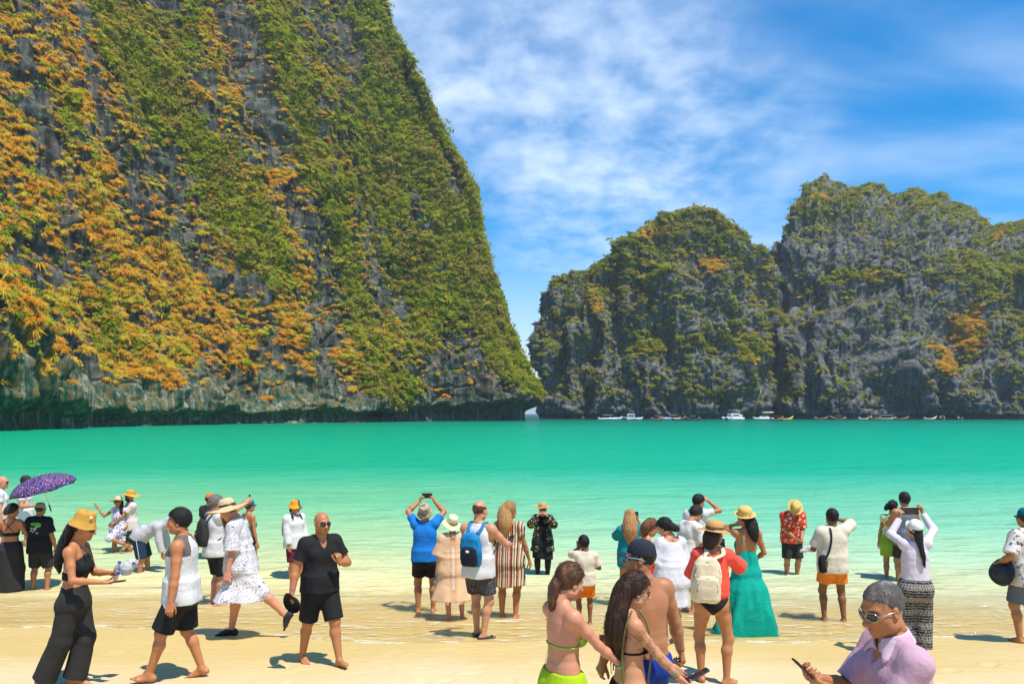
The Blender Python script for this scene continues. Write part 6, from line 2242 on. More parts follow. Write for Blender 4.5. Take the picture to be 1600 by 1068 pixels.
# selfie couple in deeper water
d = 18.4
P_f = person(186, d, 172, 'woman in pale straw sun hat and blue floral playsuit raising one arm in the water', 'tan', 1.60, sex='f', feet=True, wear=[('playsuit', dress(sleeve=.25, loose=.014, hem=.62, flare=.03, amp=.04), C_FLORALBLUE)],
             hat=('sun', S_BLUSHSTRAW, dict(tilt=(-8, 0), brim=.205, droop=.015, z0=.03)), hair=('locks', 'black', dict(chain=[('h', -.05, -.05, .03), ('h', -.075, -.03, -.08), ('c', -.10, .06, .36), ('c', -.10, .09, .22)], radii=[.04, .045, .05, .02], squash=.7)),
             shades=SH_BLK, head=(0, 0, 6), handR=(.53, .10, 1.47), poleR=(.3, .1, -1), handL=(-.25, .05, 1.0), footL=(-.30, .18, .46, -30, 30), footR=(.05, 0, 0, 0, 0), curlR=15)
P_g = person(204, d + .15, 128, 'bearded man in ochre sun hat and blush shirt holding the playsuit woman by the leg', 'tan', 1.74, feet=False, wear=[('shirt', T_(sleeve=.7, loose=.022, hem=-.10), C_BLUSH), ('shorts', B_(loose=.02), C_CHAR)],
             hat=('sun', S_OCHRE, dict(tilt=(-6, 0), brim=.19, droop=.02, z0=.035)), beard='black', hair=('short', 'black'), shades=SH_BLK, head=(22, 2, -8), handL=(-.10, .42, .98), handR=(.20, .35, 1.0))
d = 16.0
P_h = person(228, d, -84, 'person in pale grey hooded top and navy shorts bending forward in the shallow water', 'warm', 1.74, feet=False, lean=68, ptilt=30, hips=(0, -.12), wear=[('hooded_top', T_(sleeve=1.92, loose=.026, hem=-.05, flare=.0), C_GREY), ('shorts', B_(length=.98, loose=.030, flare=.025), C_NAVY)],
             head=(0, 62, 0), handL=(-.18, .42, .55), handR=(.20, .40, .60), footL=(-.15, .02, 0, 6, 0), footR=(.16, -.08, 0, -8, 0))
rg = P_h.rig
f = Field(rg.lo, rg.hi, P_h.h); f.ball(rg.hea.pt(0, -.02, .01), (.115, .14, .135), .02, rg.hea.M); f.cone(rg.hea.pt(0, -.02, -.04), rg.nck, .11, .12, .05)
f.plane_cut(rg.hea, lambda x, y, z: y - .075 + 0 * x); f.noise(.008, 12)
add_part(P_h, 'hood', f.mesh(), C_GREY)
m_pipe = cm('white_piping', (.6, .6, .6))
hp_, kn, an, fM = rg.leg[1]
strap(P_h, [hp_ + V3(.125, .0, .0), hp_ * .5 + kn * .5 + V3(.125, 0, 0), kn + V3(.125, 0, .01)], .006, m_pipe, 'piping', flat=.5, up=(1, 0, 0))

# walking man with the raglan tank
d = sd_(1060)
P_i = person(284, d, 96, 'dark haired man in white sleeveless top with brown shoulders and black shorts walking left', 'warm', 1.755, fat=.22, wear=[('sleeveless_top', T_(sleeve=.0, loose=.022, hem=-.10, neck='crew', armhole=.205), C_RAGLAN), ('shorts', B_(length=.93, loose=.026, flare=.03), C_BLACK)],
             hair=('short', 'black', dict(thick=.014)), eyes=True, head=(6, 3, 0), handL=(-.30, .02, .83), handR=(.28, .06, .83), footL=(-.10, .30, .0, 6, -4), footR=(.10, -.17, .015, -6, 12))
rg = P_i.rig
f = Field(rg.lo, rg.hi, P_i.h); g_torso(rg, f, .027, .0)
for sd in (-1, 1): f.cone(rg.che.pt(sd * .05, -.02, .45), rg.arm[sd][0] + (rg.arm[sd][1] - rg.arm[sd][0]) * .16, .062, .080, .04, cap1=True)
f.plane_cut(rg.che, lambda x, y, z: np.maximum((.300 + .0 * z) - z, .095 - np.abs(x) - (z - .40) * .45))
g_neck(rg, f, 'crew')
add_part(P_i, 'shoulder_panel', f.mesh(), C_TAUPE)
add_part(P_i, 'logo_patch', box_vf(rg.leg[-1][0] + V3(-.125, .085, -.10), (.35, 1, 0), (0, 0, 1), (-1, .35, 0), .055, .035, .006), m_wprint)
# photographer with black backpack behind him
d = sd_(946)
P_j = person(336, d, -48, 'grey haired man in white tee and black shorts with black backpack lifting a phone', 'fair', 1.86, wear=[('shirt', T_(sleeve=.62, loose=.022, hem=-.10), C_WHITE), ('shorts', B_(length=.95, loose=.022, flare=.02), C_BLACK)],
             hair=('short', 'grey', dict(thick=.014, rough_=.007)), head=(-6, 0, 0), handR=(.17, .46, 1.66), handL=(-.05, .45, 1.60), curlR=55, curlL=55)
backpack(P_j, 'large black backpack on the white shirted photographer', C_CHAR, C_BLACK, C_BLACK, size=(.30, .17, .46), z=.19, side=-.03, logo=M_SILVER)
phone(P_j, (.10, .56, 1.80), (0, -1, .1), (0, .1, 1), 'grey phone lifted upright by the man with the black backpack', case=plain_mat('grey_case', (.18, .18, .19), .4))
P_k = person(327, 17.5, -20, 'person in black and orange cap hidden behind the man with the black backpack', 'warm', 1.72, feet=False, wear=[('shirt', T_(), C_CHAR), ('shorts', B_(), C_CHAR)], hat=('cap', S_BLACKCAP, dict(z0=.03)), hair=('buzz', 'dark'))
P_l = person(389, 15.8, -40, 'person in teal cap with bare shoulders behind the wide straw hat', 'tan', 1.68, sex='f', feet=False, wear=[('top', lambda r, h: crop_top(r, h), C_AQUA), ('shorts', B_(length=.4), C_NAVY)], hat=('cap', S_TEALCAP, dict(z0=.03)), hair=('buzz', 'dark'))
# paisley dress
d = sd_(993)
P_m = person(374, d, 92, 'woman in wide straw hat and white paisley dress striding left in black water shoes', 'pink', 1.84, sex='f', fat=.5, lean=9, hips=(0, -.02), wear=[('shirt_dress', dress(sleeve=1.0, loose=.030, sflare=.035, neck='v', drape=1.0, hem=.50, flare=.15, amp=.075, folds=5, hips=.035), C_PAISLEY)],
             hat=('sun', S_PALE, dict(tilt=(-20, 4), brim=.225, crown=.11, droop=.02, z0=.03, band=M_BLACK)), hair=('locks', 'brown', dict(chain=[('h', 0, -.05, .03), ('h', .04, .06, -.05), ('c', .05, .13, .36)], radii=[.06, .065, .03], squash=.9, wav=.008, nstr=40, hi=(.22, .09, .03))),
             shoes=(plain_mat('black_neoprene', (.012, .012, .012), .7), True), head=(10, 34, 0), handL=(-.30, .05, .84), handR=(.26, .14, .92), footL=(-.09, -.62, .20, 0, 62), footR=(.10, .13, 0, 0, 0))
rg = P_m.rig
strap(P_m, [rg.nck + V3(0, .09, -.01), rg.che.pt(.03, .16, .30), rg.che.pt(.02, .19, .12), rg.che.pt(.0, .20, .02)], .006, C_BLACK, 'lanyard')
# hat man far right of that group
d = 15.4
P_n = person(460, d, -128, 'person in brown and orange bucket hat white jacket and maroon shorts standing in the water', 'warm', 1.66, feet=False, wear=[('jacket', T_(sleeve=1.9, loose=.028, hem=-.12, drape=.9), C_WHITE), ('shorts', B_(length=.95, loose=.02), C_MAROON)],
             hat=('bucket', S_TWO, dict(z0=.04, brim=.135)), hair=('locks', 'black', dict(chain=[('h', 0, -.06, .03), ('h', 0, -.10, -.08)], radii=[.05, .05])), head=(12, 4, 0), handR=(.22, .10, .86), handL=(-.2, .15, .9))
backpack(P_n, 'olive yellow canvas backpack on the person in the white jacket', cm('olive_canvas', (.36, .27, .07)), cm('dark_olive_canvas', (.24, .17, .05)), C_BLACK, size=(.27, .15, .40), z=.20)
rg = P_n.rig
add_part(P_n, 'face_mask', (lambda vf: (rg.hea.o + (vf[0] * rg.k * rg.hk) @ rg.hea.M.T, vf[1]))((lambda f: (f.ball((0, .070, -.105), (.050, .045, .028), 0), f.mesh())[1])(Field((-.08, -.0, -.16), (.08, .14, -.05), .008))), C_WHITE)
# black shirt man
d = sd_(1036)
P_o = person(500, d, -142, 'bald stocky man in sunglasses black tee and black shorts striding along the wet sand', 'tan', 1.69, fat=.55, muscle=.5, lean=3, wear=[('shirt', T_(sleeve=.66, loose=.015, hem=-.06, neck='v', sflare=.014), C_BLACK), ('shorts', B_(length=.94, loose=.022, flare=.022), C_BLACK)],
             shades=SH_BLK, head=(2, 2, 0), stubble=(.10, .13, .14), round_=.6, handR=(.36, .06, .90), handL=(-.12, .27, 1.21), poleL=(-1, -.6, -.7), curlR=45, curlL=50, palmL=(.3, -1, .1), footL=(-.12, .26, .01, 8, -12), footR=(.12, -.22, 0, -6, 4), jaw=1.15, hdirL=(.25, .25, .9))
wristband(P_o, 1, plain_mat('pink_band', (.45, .03, .22), .5))
Q = Person(); Q.root = None
capo = bpy.data.objects.new('cap', None); COL.objects.link(capo); wtag(capo, P_o, 'black cap hanging from the hand of the bald man in the black tee', 'cap'); Q.root = capo
hr = Rig(height=1.75); hr.hea = Frame((.37, .13, .775), rotm('z', -50) @ rotm('x', 62) @ np.diag((1.0, 1.0, .55))); hm_ = hat_mesh(hr, 'cap', z0=-.04)
add_part(Q, 'crown', hm_['hat'], C_BLACK); add_part(Q, 'visor', hm_['visor'], C_BLACK)

# ------------------------------------------------------------------ middle group
d = sd_(957)
P_p = person(664, d, 2, 'man in bright blue tee and camouflage bucket hat raising a phone with both hands', 'tan', 1.73, fat=.5, wear=[('shirt', T_(sleeve=.62, loose=.016, hem=-.04, drape=.92), C_BLUE), ('shorts', B_(length=.72, loose=.02, flare=.02), C_BLACK)],
             hat=('bucket', S_CAMO, dict(tilt=(-20, 0), z0=.04, brim=.125)), hair=('buzz', 'grey'), head=(-10, -14, 0), handL=(-.12, .30, 1.80), handR=(.14, .30, 1.80), poleL=(-1, -.1, -.2), poleR=(1, -.1, -.2), curlL=55, curlR=55, palmL=(1, .3, 0), palmR=(-1, .3, 0), hdirL=(.45, .1, .9), hdirR=(-.45, .1, .9), footL=(-.11, .0, 0, 10, 0), footR=(.13, .05, 0, -10, 0))
phone(P_p, (.01, .33, 1.875), (0, -1, -.1), (1, 0, 0), 'black phone held sideways above the head of the man in the blue tee', w=.085, l=.17)
d = sd_(970)
P_q = person(707, d, 8, 'woman in pale green sun hat and fringed tan kaftan holding a water bottle', 'fair', 1.585, sex='f', wear=[('kaftan', dress(sleeve=.98, loose=.034, sflare=.06, neck='scoop', drape=1.1, hem=.40, flare=.13, amp=.05, folds=5, hips=.05, follow=False), C_KAFTAN)],
             hat=('bucket', S_PALEGREEN, dict(tilt=(-22, 6), z0=.04, brim=.165)), hair=('buzz', 'blonde', dict(low=.03)), head=(10, -2, 0), handL=(-.28, .06, .78), handR=(.20, .22, .95), footL=(-.06, -.05, 0, 5, 0), footR=(.17, .05, 0, -12, 0), curlL=65)
rg = P_q.rig
fr_l = []
for i in range(60):
    a = 2 * math.pi * i / 60
    fr_l.append(a)
V, F = [], []
kft = P_q.garments['kaftan'].data
co = np.array([v.co[:] for v in kft.vertices]); zlo = co[:, 2].min()
rimv = co[co[:, 2] < zlo + .018]
cen = rimv.mean(0); an_ = np.arctan2(rimv[:, 1] - cen[1], rimv[:, 0] - cen[0])
for i in range(64):
    a = -math.pi + 2 * math.pi * i / 64
    sel = rimv[np.abs((an_ - a + math.pi) % (2 * math.pi) - math.pi) < .08]
    if len(sel) == 0: continue
    p = sel[np.argmax(np.hypot(*(sel[:, :2] - cen[:2]).T))]
    t = unit(np.array((-math.sin(a), math.cos(a), 0)))
    b0 = len(V); V += [p + t * .006, p - t * .006, p - t * .004 + V3(0, 0, -.045), p + t * .004 + V3(0, 0, -.045)]; F.append((b0, b0 + 1, b0 + 2, b0 + 3))
add_part(P_q, 'fringe', (np.array(V), np.array(F)), cm('cream_fringe', (.70, .58, .42)))
decal_lines(P_q, P_q.garments['kaftan'], [[(-.05, .43), (.03, .33)], [(.05, .43), (-.03, .33)], [(-.045, .40), (.045, .36)], [(-.045, .36), (.045, .40)]], .006, cm('kaftan_cord', (.25, .13, .07)), 'lacing')
decal_lines(P_q, P_q.garments['kaftan'], [[(.0, .26), (.0, .05), (.0, -.2), (.0, -.38)]], .045, cm('kaftan_trim', (.68, .52, .40)), 'trim_band')
bottle(P_q, np.array((-.27, .10, .69)) * rg.k, (0.05, .1, 1), 'clear water bottle hanging from the hand of the woman in the tan kaftan', cap_col=(.6, .6, .6), lab_col=(.5, .55, .6))
d = sd_(994)
P_r = person(748, d, -20, 'bald man in white sleeveless top and speckled shorts with a blue backpack and phone', 'fair', 1.79, fat=.30, muscle=.4, wear=[('sleeveless_top', T_(sleeve=0, loose=.018, hem=-.12, armhole=.165), C_WHITE), ('shorts', B_(length=.80, loose=.022, flare=.025), C_SPECK)],
             hair=('balding', 'brown', dict(thick=.0025, rough_=.002)), head=(-18, 4, 0), handR=(.30, .38, 1.17), handL=(-.16, .36, 1.1), poleR=(.8, -.6, -.6), palmR=(-.3, .2, 1), curlR=40, footL=(-.05, .06, 0, 2, 0), footR=(.10, -.08, 0, -40, 0), shoes=(plain_mat('black_rubber', (.014, .014, .014), .6), False))
backpack(P_r, 'blue and black daypack worn by the bald man in the white sleeveless top', C_BLUE if False else cm('blue_nylon', (.010, .14, .30), pat_split(2, 1.17, (.010, .20, .42), .004)), cm('navy_nylon', (.016, .018, .034)), cm('blue_strap', (.010, .20, .40)), size=(.29, .17, .45), z=.17, tilt=8, side=-.03, logo=M_WHITEPL)
phone(P_r, np.array((.26, .52, 1.215)) * P_r.rig.k, (-.2, -.5, .8), (-.1, 1, .3), 'dark phone held out by the bald man with the blue backpack')
d = sd_(966)
P_s = person(795, d, -12, 'woman with long wavy blonde hair in a striped brown black and cream dress', 'tan', 1.80, sex='f', fat=.3, wear=[('striped_dress', dress(sleeve=.45, loose=.024, sflare=.03, neck='wide', drape=1.0, hem=.52, flare=.05, amp=.03, folds=5, hips=.028), C_STRIPE)],
             hair=('locks', 'blonde', dict(chain=[('h', 0, -.05, .06), ('h', -.01, -.10, -.02), ('c', -.03, -.125, .42), ('c', -.055, -.135, .29)], radii=[.075, .105, .10, .045], squash=.7, nstr=170, wav=.03, seed=9, hi=(.17, .075, .025))), head=(-35, 2, 0), handR=(.30, .10, .88), handL=(-.2, .28, 1.02))
d = 15.8
P_t = person(848, d, 176, 'woman in tan hat, black swimwear and dark floral robe shading her face in the water', 'fair', 1.62, sex='f', feet=False, wear=[('swim_tunic', dress(sleeve=1.8, loose=.014, neck='none', drape=.9, hem=.55, flare=.01, amp=.02), C_BLACK), ('leggings', B_(length=1, shin=.95, loose=.008, flare=0), C_BLACK)],
             hat=('fedora', S_TAN, dict(brim=.175, z0=.03)), shades=SH_BLK, hair=('long', 'black', dict(thick=.010, low=.06)), head=(0, 2, 0), handR=(.085, .19, 1.53), handL=(-.085, .19, 1.53), poleR=(.8, 0, -1), poleL=(-.8, 0, -1), curlL=60, curlR=60, palmL=(1, -.3, 0), palmR=(-1, -.3, 0))
rg = P_t.rig
f = top(rg, P_t.h, sleeve=1.7, hem=-.20, loose=.030, flare=.06, drape=1.05, neck='none', sflare=.03)
f.plane_cut(rg.che, lambda x, y, z: np.minimum(.075 - np.abs(x), y - .0) + 0 * z)
add_part(P_t, 'open_robe', f.mesh(), C_ROBE)
d = sd_(975)
P_u = person(914, d, 6, 'small boy in white tee and orange shorts holding a phone to his ear', 'brown', 1.28, kid=True, wear=[('shirt', T_(sleeve=.8, loose=.020, hem=-.09, sflare=.02), C_CREAM), ('shorts', B_(length=.78, loose=.022, flare=.02), C_SUNSET)],
             hair=('short', 'black', dict(thick=.011)), head=(8, 6, -6), handL=(-.13, .10, 1.55), poleL=(-.6, .1, -1), handR=(.20, .25, 1.15), curlL=60)
phone(P_u, np.array((-.128, .08, 1.60)) * P_u.rig.k, (1, .3, 0), (0, .2, 1), 'black phone pressed to the ear of the small boy')

# ------------------------------------------------------------------ front right group
d = 5.15
P_v = person(880, d, -62, 'woman in lime crochet bikini top and lime sarong with a flower in her hair', 'pink', 1.60, sex='f', fat=.12, wear=[('bikini_top', lambda r, h: bikini_top(r, h, True, 1.16), C_LIMEP), ('sarong', K_(waist=.085, hem=.15, flare=.10, amp=.03, folds=5), C_LIME)], feet=False,
             hair=('locks', 'brown', dict(chain=[('h', 0, -.095, -.015), ('h', 0, -.118, -.060), ('h', 0, -.112, -.11), ('c', -.01, -.095, .42)], radii=[.040, .036, .030, .010], squash=.9, nstr=70, wav=.012, thick=.013, seed=12, strw=.0016, hi=(.26, .13, .05))),
             head=(0, 20, 0), handR=(.22, .42, .98), handL=(-.20, .40, 1.12), curlR=40, curlL=55, eyes=True, nose=1.2, poleR=(.4, -.8, -.6))
rg = P_v.rig
for sd in (-1, 1):
    strap(P_v, [rg.che.pt(sd * .06, .125, .27), rg.che.pt(sd * .065, .085, .37), rg.che.pt(sd * .04, -.01, .455), rg.che.pt(0, -.055, .46)], .0045, C_LIMEP, 'halter_strap', up=(0, 1, 0))
strap(P_v, [rg.che.pt(0, -.085, .175), rg.che.pt(-.02, -.115, .10), rg.che.pt(-.03, -.14, -.05)], .003, cm('cord', (.10, .10, .06)), 'tie_cord')
f = Field(rg.lo, rg.hi, .008); g_torso(rg, f, .020, -.2, breast=True)
V, F = [], []
for j in range(5):
    a = 2 * math.pi * j / 5
    c = rg.hea.pt(-.03, -.088, .085) ; u1 = rg.hea.dir(math.cos(a), -.25, math.sin(a)); u2 = rg.hea.dir(-math.sin(a), 0, math.cos(a))
    b0 = len(V); V += [c, c + u1 * .016 + u2 * .011, c + u1 * .028, c + u1 * .016 - u2 * .011]; F.append((b0, b0 + 1, b0 + 2, b0 + 3))
add_part(P_v, 'hair_flower', (np.array(V), np.array(F)), plain_mat('cream_petal', (.75, .70, .45), .6))
wristband(P_v, 1, plain_mat('green_band', (.02, .40, .20), .4), .86, .033); wristband(P_v, 1, plain_mat('white_band', (.7, .72, .66), .4), .90, .033)
phone(P_v, np.array((-.17, .52, 1.12)) * rg.k, (0, -.3, 1), (.3, 1, 0), 'black phone in the far hand of the woman in the lime sarong')
d = 5.2
P_w = person(984, d, -80, 'woman with very long brown hair black bikini and tattooed arm looking at a phone', 'fair', 1.53, sex='f', feet=False, wear=[('bikini_top', lambda r, h: bikini_top(r, h, True), C_BLACK), ('bikini_bottom', lambda r, h: bikini_bottom(r, h), C_BLACK)],
             hair=('locks', (.030, .013, .008), dict(chain=[('h', -.01, -.035, .07), ('h', 0, -.085, .0), ('h', .0, -.105, -.12), ('c', .03, -.125, .33), ('c', .03, -.12, .18), ('c', .03, -.12, .08)], radii=[.070, .094, .098, .105, .080, .025], squash=.72, nstr=520, wav=.035, thick=.018, seed=21, strw=.0013, hi=(.075, .034, .016))),
             shades=SH_BLK, head=(0, 14, 0), handR=(.14, .40, .93), handL=(-.02, .40, .98), curlR=48, palmR=(-.4, .1, .9), poleR=(.35, -.9, -.5))
rg = P_w.rig
m_ink, t, b = new_mat('tattoo_ink')
sh, el, wr, *_ = rg.arm[1]
m_tat, t, b = new_mat('skin_tattooed')
P_w.body.data.materials[0] = (lambda: None)() or skin_mat(SKIN['fair'])
ink = np.ones((len(P_w.body.data.vertices), 3), np.float32)
co = np.array([v.co[:] for v in P_w.body.data.vertices])
ax = el - sh; L2 = ax @ ax
for (A, B) in ((sh, el), (el, wr)):
    axx = B - A; tt = ((co - A) @ axx) / (axx @ axx); dist = np.linalg.norm(co - (A + np.clip(tt, 0, 1)[:, None] * axx), axis=1)
    on = (tt > .05) & (tt < .95) & (dist < .085)
    n_ = fbm(co[:, 0] * 34, co[:, 1] * 34, co[:, 2] * 30, 3)
    lines_ = np.exp(-(np.abs(n_) / .07)**2) * .75 + .35 * sstep(.15, .45, fbm(co[:, 0] * 16 + 5, co[:, 1] * 16, co[:, 2] * 16, 2))
    ink[on] *= (1 - np.clip(lines_[on], 0, .8)[:, None] * np.array([.80, .66, .50]))
bpy.data.materials.remove(m_ink); bpy.data.materials.remove(m_tat)
at_ = P_w.body.data.attributes['tint']; old = np.zeros(len(co) * 4, np.float32); at_.data.foreach_get('color', old)
old = old.reshape(-1, 4); old[:, :3] *= ink; at_.data.foreach_set('color', old.ravel())
for y_ in (-.075, .09):
    strap(P_w, [rg.che.pt(.10, y_, -.06), rg.che.pt(.115, y_ * 1.2, .15), rg.che.pt(.125, y_ * .9, .34), rg.che.pt(.115, y_ * .3, .448)], .008, cm('olive_strap', (.16, .15, .05)), 'bag_strap', up=(1, 0, 0))
strap(P_w, [rg.che.pt(.02, -.105, .175), rg.che.pt(.05, -.13, .12), rg.che.pt(.045, -.13, .03)], .004, C_BLACK, 'tie_cord'); strap(P_w, [rg.che.pt(.0, -.105, .175), rg.che.pt(.01, -.135, .10), rg.che.pt(.015, -.135, .0)], .004, C_BLACK, 'tie_cord')
wristband(P_w, 1, plain_mat('green_band', (.02, .40, .20), .4), .80, .032); wristband(P_w, 1, plain_mat('coral_band', (.65, .10, .06), .4), .87, .032)
phone(P_w, np.array((.08, .52, .985)) * rg.k, (-.15, -.45, .9), (.1, 1, .45), 'large dark blue phone in the hand of the long haired tattooed woman', case=M_DARKBLUE, w=.09, l=.175)
d = 5.5
P_x = person(1008, d, 26, 'shirtless man in navy cap and blue mirrored sunglasses with royal blue swim shorts', 'olive', 1.71, muscle=1.0, fat=.3, feet=False, wear=[('swim_shorts', B_(length=.7, loose=.018, flare=.02, waist=.035), C_DKBLUE)],
             hat=('cap', S_NAVYCAP, dict(z0=.032, tilt=(-4, 0))), shades=(plain_mat('white_blue_frame', (.35, .55, .65), .3), M_LENSBLUE), hair=('buzz', 'dark', dict(thick=.005)), head=(60, -2, 0), stubble=(.3, .3, .3), handR=(.40, .08, .86), handL=(-.30, .10, .9), curlR=60, lean=4)
wristband(P_x, 1, plain_mat('brown_cord', (.09, .04, .02), .7), .94, .030)
rg = P_x.rig
strap(P_x, [rg.nck + rg.che.dir(math.cos(a) * .068, math.sin(a) * .070 + .012, -.012 - .02 * math.sin(a)) for a in np.linspace(0, 2 * math.pi, 18)], .004, M_BLACK, 'necklace')
phone(P_x, np.array((.41, .20, .73)) * rg.k, (-1, .2, .1), (.1, .6, -1), 'black phone dangling from the hand of the shirtless man in the navy cap')
# behind them
d = 12.9
P_y = person(984, d, -2, 'woman with curly blonde hair in teal top holding up a camera phone', 'tan', 1.62, sex='f', feet=False, wear=[('loose_top', T_(sleeve=.95, loose=.03, hem=-.15, drape=1.1, sflare=.03, neck='wide'), C_AQUA), ('swim_bottom', lambda r, h: bikini_bottom(r, h), C_AQUA)],
             hair=('locks', 'blonde', dict(chain=[('h', 0, -.035, .07), ('h', 0, -.07, -.02), ('c', 0, -.11, .40), ('c', 0, -.13, .22)], radii=[.085, .120, .125, .07], squash=.75, nstr=200, wav=.05, seed=31, hi=(.15, .07, .025))), handR=(.19, .30, 1.56), handL=(-.1, .35, 1.45), curlR=60, poleR=(.6, .1, -1), poleL=(-.6, .1, -1))
phone(P_y, np.array((.17, .36, 1.65)) * P_y.rig.k, (0, -1, 0), (0, 0, 1), 'small black phone beside the curly blonde hair of the woman in teal', w=.06, l=.11)
d = 10.6
P_z = person(1012, d, -80, 'woman with auburn hair in a red swimsuit checking a phone beside the white cover-up', 'fair', 1.56, sex='f', feet=True, wear=[('swimsuit', lambda r, h: (lambda a, b_: (setattr(a, 'f', np.minimum(a.f, b_.f)), a)[1])(top(r, h, sleeve=0, hem=.02, loose=.008, flare=0, drape=0, neck='scoop', armhole=.10), bikini_bottom(r, h)), C_RED)],
             hair=('locks', 'chestnut', dict(chain=[('h', 0, -.045, .06), ('h', 0, -.085, -.03), ('h', 0, -.075, -.13)], radii=[.07, .088, .06], squash=.85, nstr=50, wav=.012, hi=(.26, .10, .03))), shades=SH_BLK, head=(4, 22, 0), handR=(.12, .38, 1.16), handL=(-.06, .40, 1.14), curlR=50, palmR=(-.3, .1, 1), poleR=(.4, -.8, -.6))
phone(P_z, np.array((.10, .50, 1.21)) * P_z.rig.k, (0, -.5, .9), (0, 1, .5), 'phone in a yellow edged case held by the woman in the red swimsuit', case=plain_mat('yellow_case', (.60, .50, .03), .5))
root = bpy.data.objects.new('beach_wrap', None); COL.objects.link(root); wtag(root, P_z, 'bundled aqua blue cloth over the arm of the woman in the red swimsuit', 'beach wrap'); Q = Person(); Q.root = root
f = Field((-.0, .0, .55), (.45, .45, 1.2), .011)
ee = P_z.rig.arm[1][1]; f.ball(ee + V3(.0, .03, -.01), (.052, .06, .05), .02); f.cone(ee + V3(.02, .05, -.06), ee + V3(.02, .07, -.36), .045, .06, .04, squash=((1, 0, 0), .5)); f.noise(.014, 16)
add_part(Q, 'cloth', f.mesh(), C_SKYCLOTH)
d = sd_(1004)
P_1 = person(1050, d, 22, 'woman with low black hair bun in a loose white cover-up looking down', 'fair', 1.58, sex='f', wear=[('cover_up', dress(sleeve=.95, loose=.034, sflare=.05, neck='wide', drape=1.15, hem=.55, flare=.03, amp=.05, folds=4, hips=.03), cm('white_gauze', (.58, .57, .60)))],
             hair=('locks', 'black', dict(chain=[('h', 0, -.07, .02), ('h', .0, -.125, -.05), ('h', .02, -.15, -.085)], radii=[.05, .048, .046], squash=1.0, nstr=30, wav=.012)), head=(30, 28, 0), lean=8, handL=(-.18, .32, 1.10), handR=(.16, .30, 1.02))
strap(P_1, [P_1.rig.nck + V3(-.04, -.03, .0), P_1.rig.che.pt(0, -.085, .40), P_1.rig.che.pt(.004, -.10, .34)], .004, C_BLACK, 'halter_tie')
d = 12.4
P_2 = person(1076, d, -66, 'dark haired man in blue mirrored sunglasses and white shirt bending his head', 'fair', 1.74, wear=[('shirt', T_(sleeve=.8, loose=.026, hem=-.12, drape=.95, sflare=.03), cm('white_linen', (.68, .64, .56))), ('shorts', B_(loose=.02), C_CREAM)], hair=('short', 'dark'), shades=(M_BLACK, M_LENSBLUE), head=(0, 30, 0), lean=8, stubble=(.35, .35, .35), handR=(.16, .33, 1.05))
P_3 = person(1088, d + 1.7, -50, 'black haired man in white shirt scratching his head behind the sunglasses man', 'tan', 1.82, feet=False, wear=[('shirt', T_(sleeve=.6, loose=.02), C_WHITE), ('shorts', B_(), C_NAVY)], hair=('short', 'black'), head=(-20, 16, 0), handR=(.14, .16, 1.66), poleR=(1, .5, -.5), curlR=50)
# coral top with cream backpack
d = sd_(1064)
P_4 = person(1112, d, -6, 'woman in tan straw hat coral top and black bikini bottom carrying a cream backpack', 'tan', 1.63, sex='f', fat=.15, wear=[('loose_top', T_(sleeve=1.0, loose=.018, hem=.075, drape=1.0, sflare=.035, neck='boat', wr=.008), C_CORAL), ('bikini_bottom', lambda r, h: bikini_bottom(r, h), C_BLACK)],
             hat=('straw', S_TAN, dict(tilt=(-6, 6), brim=.175, z0=.035, crown=.10, band=plain_mat('brown_band', (.10, .04, .015), .7))), hair=('locks', 'dark', dict(chain=[('h', 0, -.05, .02), ('h', 0, -.09, -.05), ('h', -.02, -.10, -.14)], radii=[.07, .085, .05], squash=.8, nstr=60, wav=.02, seed=41)),
             head=(-30, 10, 0), handR=(.16, .33, 1.36), poleR=(1, -.3, -.7), handL=(-.12, .35, 1.1), curlR=55, hdirR=(-.1, .2, 1), footL=(-.11, .02, 0, 12, 0), footR=(.15, -.07, 0, -55, 0), side=2)
backpack(P_4, 'cream canvas backpack with dark zips on the woman in the coral top', cm('cream_canvas', (.66, .55, .36)), cm('cream_canvas_pocket', (.68, .57, .38)), cm('cream_strap', (.62, .52, .34)), size=(.30, .18, .46), z=.16, side=-.09, yoff=-.21, tilt=4)
phone(P_4, np.array((.17, .38, 1.45)) * P_4.rig.k, (-.4, -.9, .1), (-.05, .15, 1), 'black phone raised in front of the woman in the coral top')
rg = P_4.rig
for q in (.0, .02):
    strap(P_4, [rg.pel.pt(.155, -.04, .02), rg.pel.pt(.175 + q, -.05, -.05), rg.pel.pt(.172 + q, -.05 - q, -.13)], .0045, C_BLACK, 'side_tie')
# teal maxi dress
d = sd_(988)
P_5 = person(1166, d, 6, 'woman in flowing teal maxi dress and small straw hat standing in the wash', 'tan', 1.70, sex='f', fat=.15, wear=[('maxi_dress', lambda r, h: (lambda a, b_: (setattr(a, 'f', np.minimum(a.f, b_.f)), a)[1])(crop_top(r, h, .02, .33, .012), skirt(r, h, waist=.30, hem=.0, flare=.22, amp=.11, folds=8, depth=1.1, hips=.022, follow=False, cut=True)), C_TEAL)],
             hat=('straw', S_STRAW, dict(tilt=(-8, -4), brim=.135, crown=.10, z0=.045)), hair=('locks', 'black', dict(chain=[('h', .0, -.05, .03), ('h', .02, -.09, -.06), ('c', .06, -.12, .42), ('c', .085, -.13, .31)], radii=[.06, .082, .07, .02], squash=.75, nstr=90, wav=.025, seed=51)),
             head=(20, -4, -8), handL=(-.12, .06, 1.54), poleL=(-.7, .2, -1), handR=(.22, .22, 1.0), curlL=40, feet=False)
rg = P_5.rig
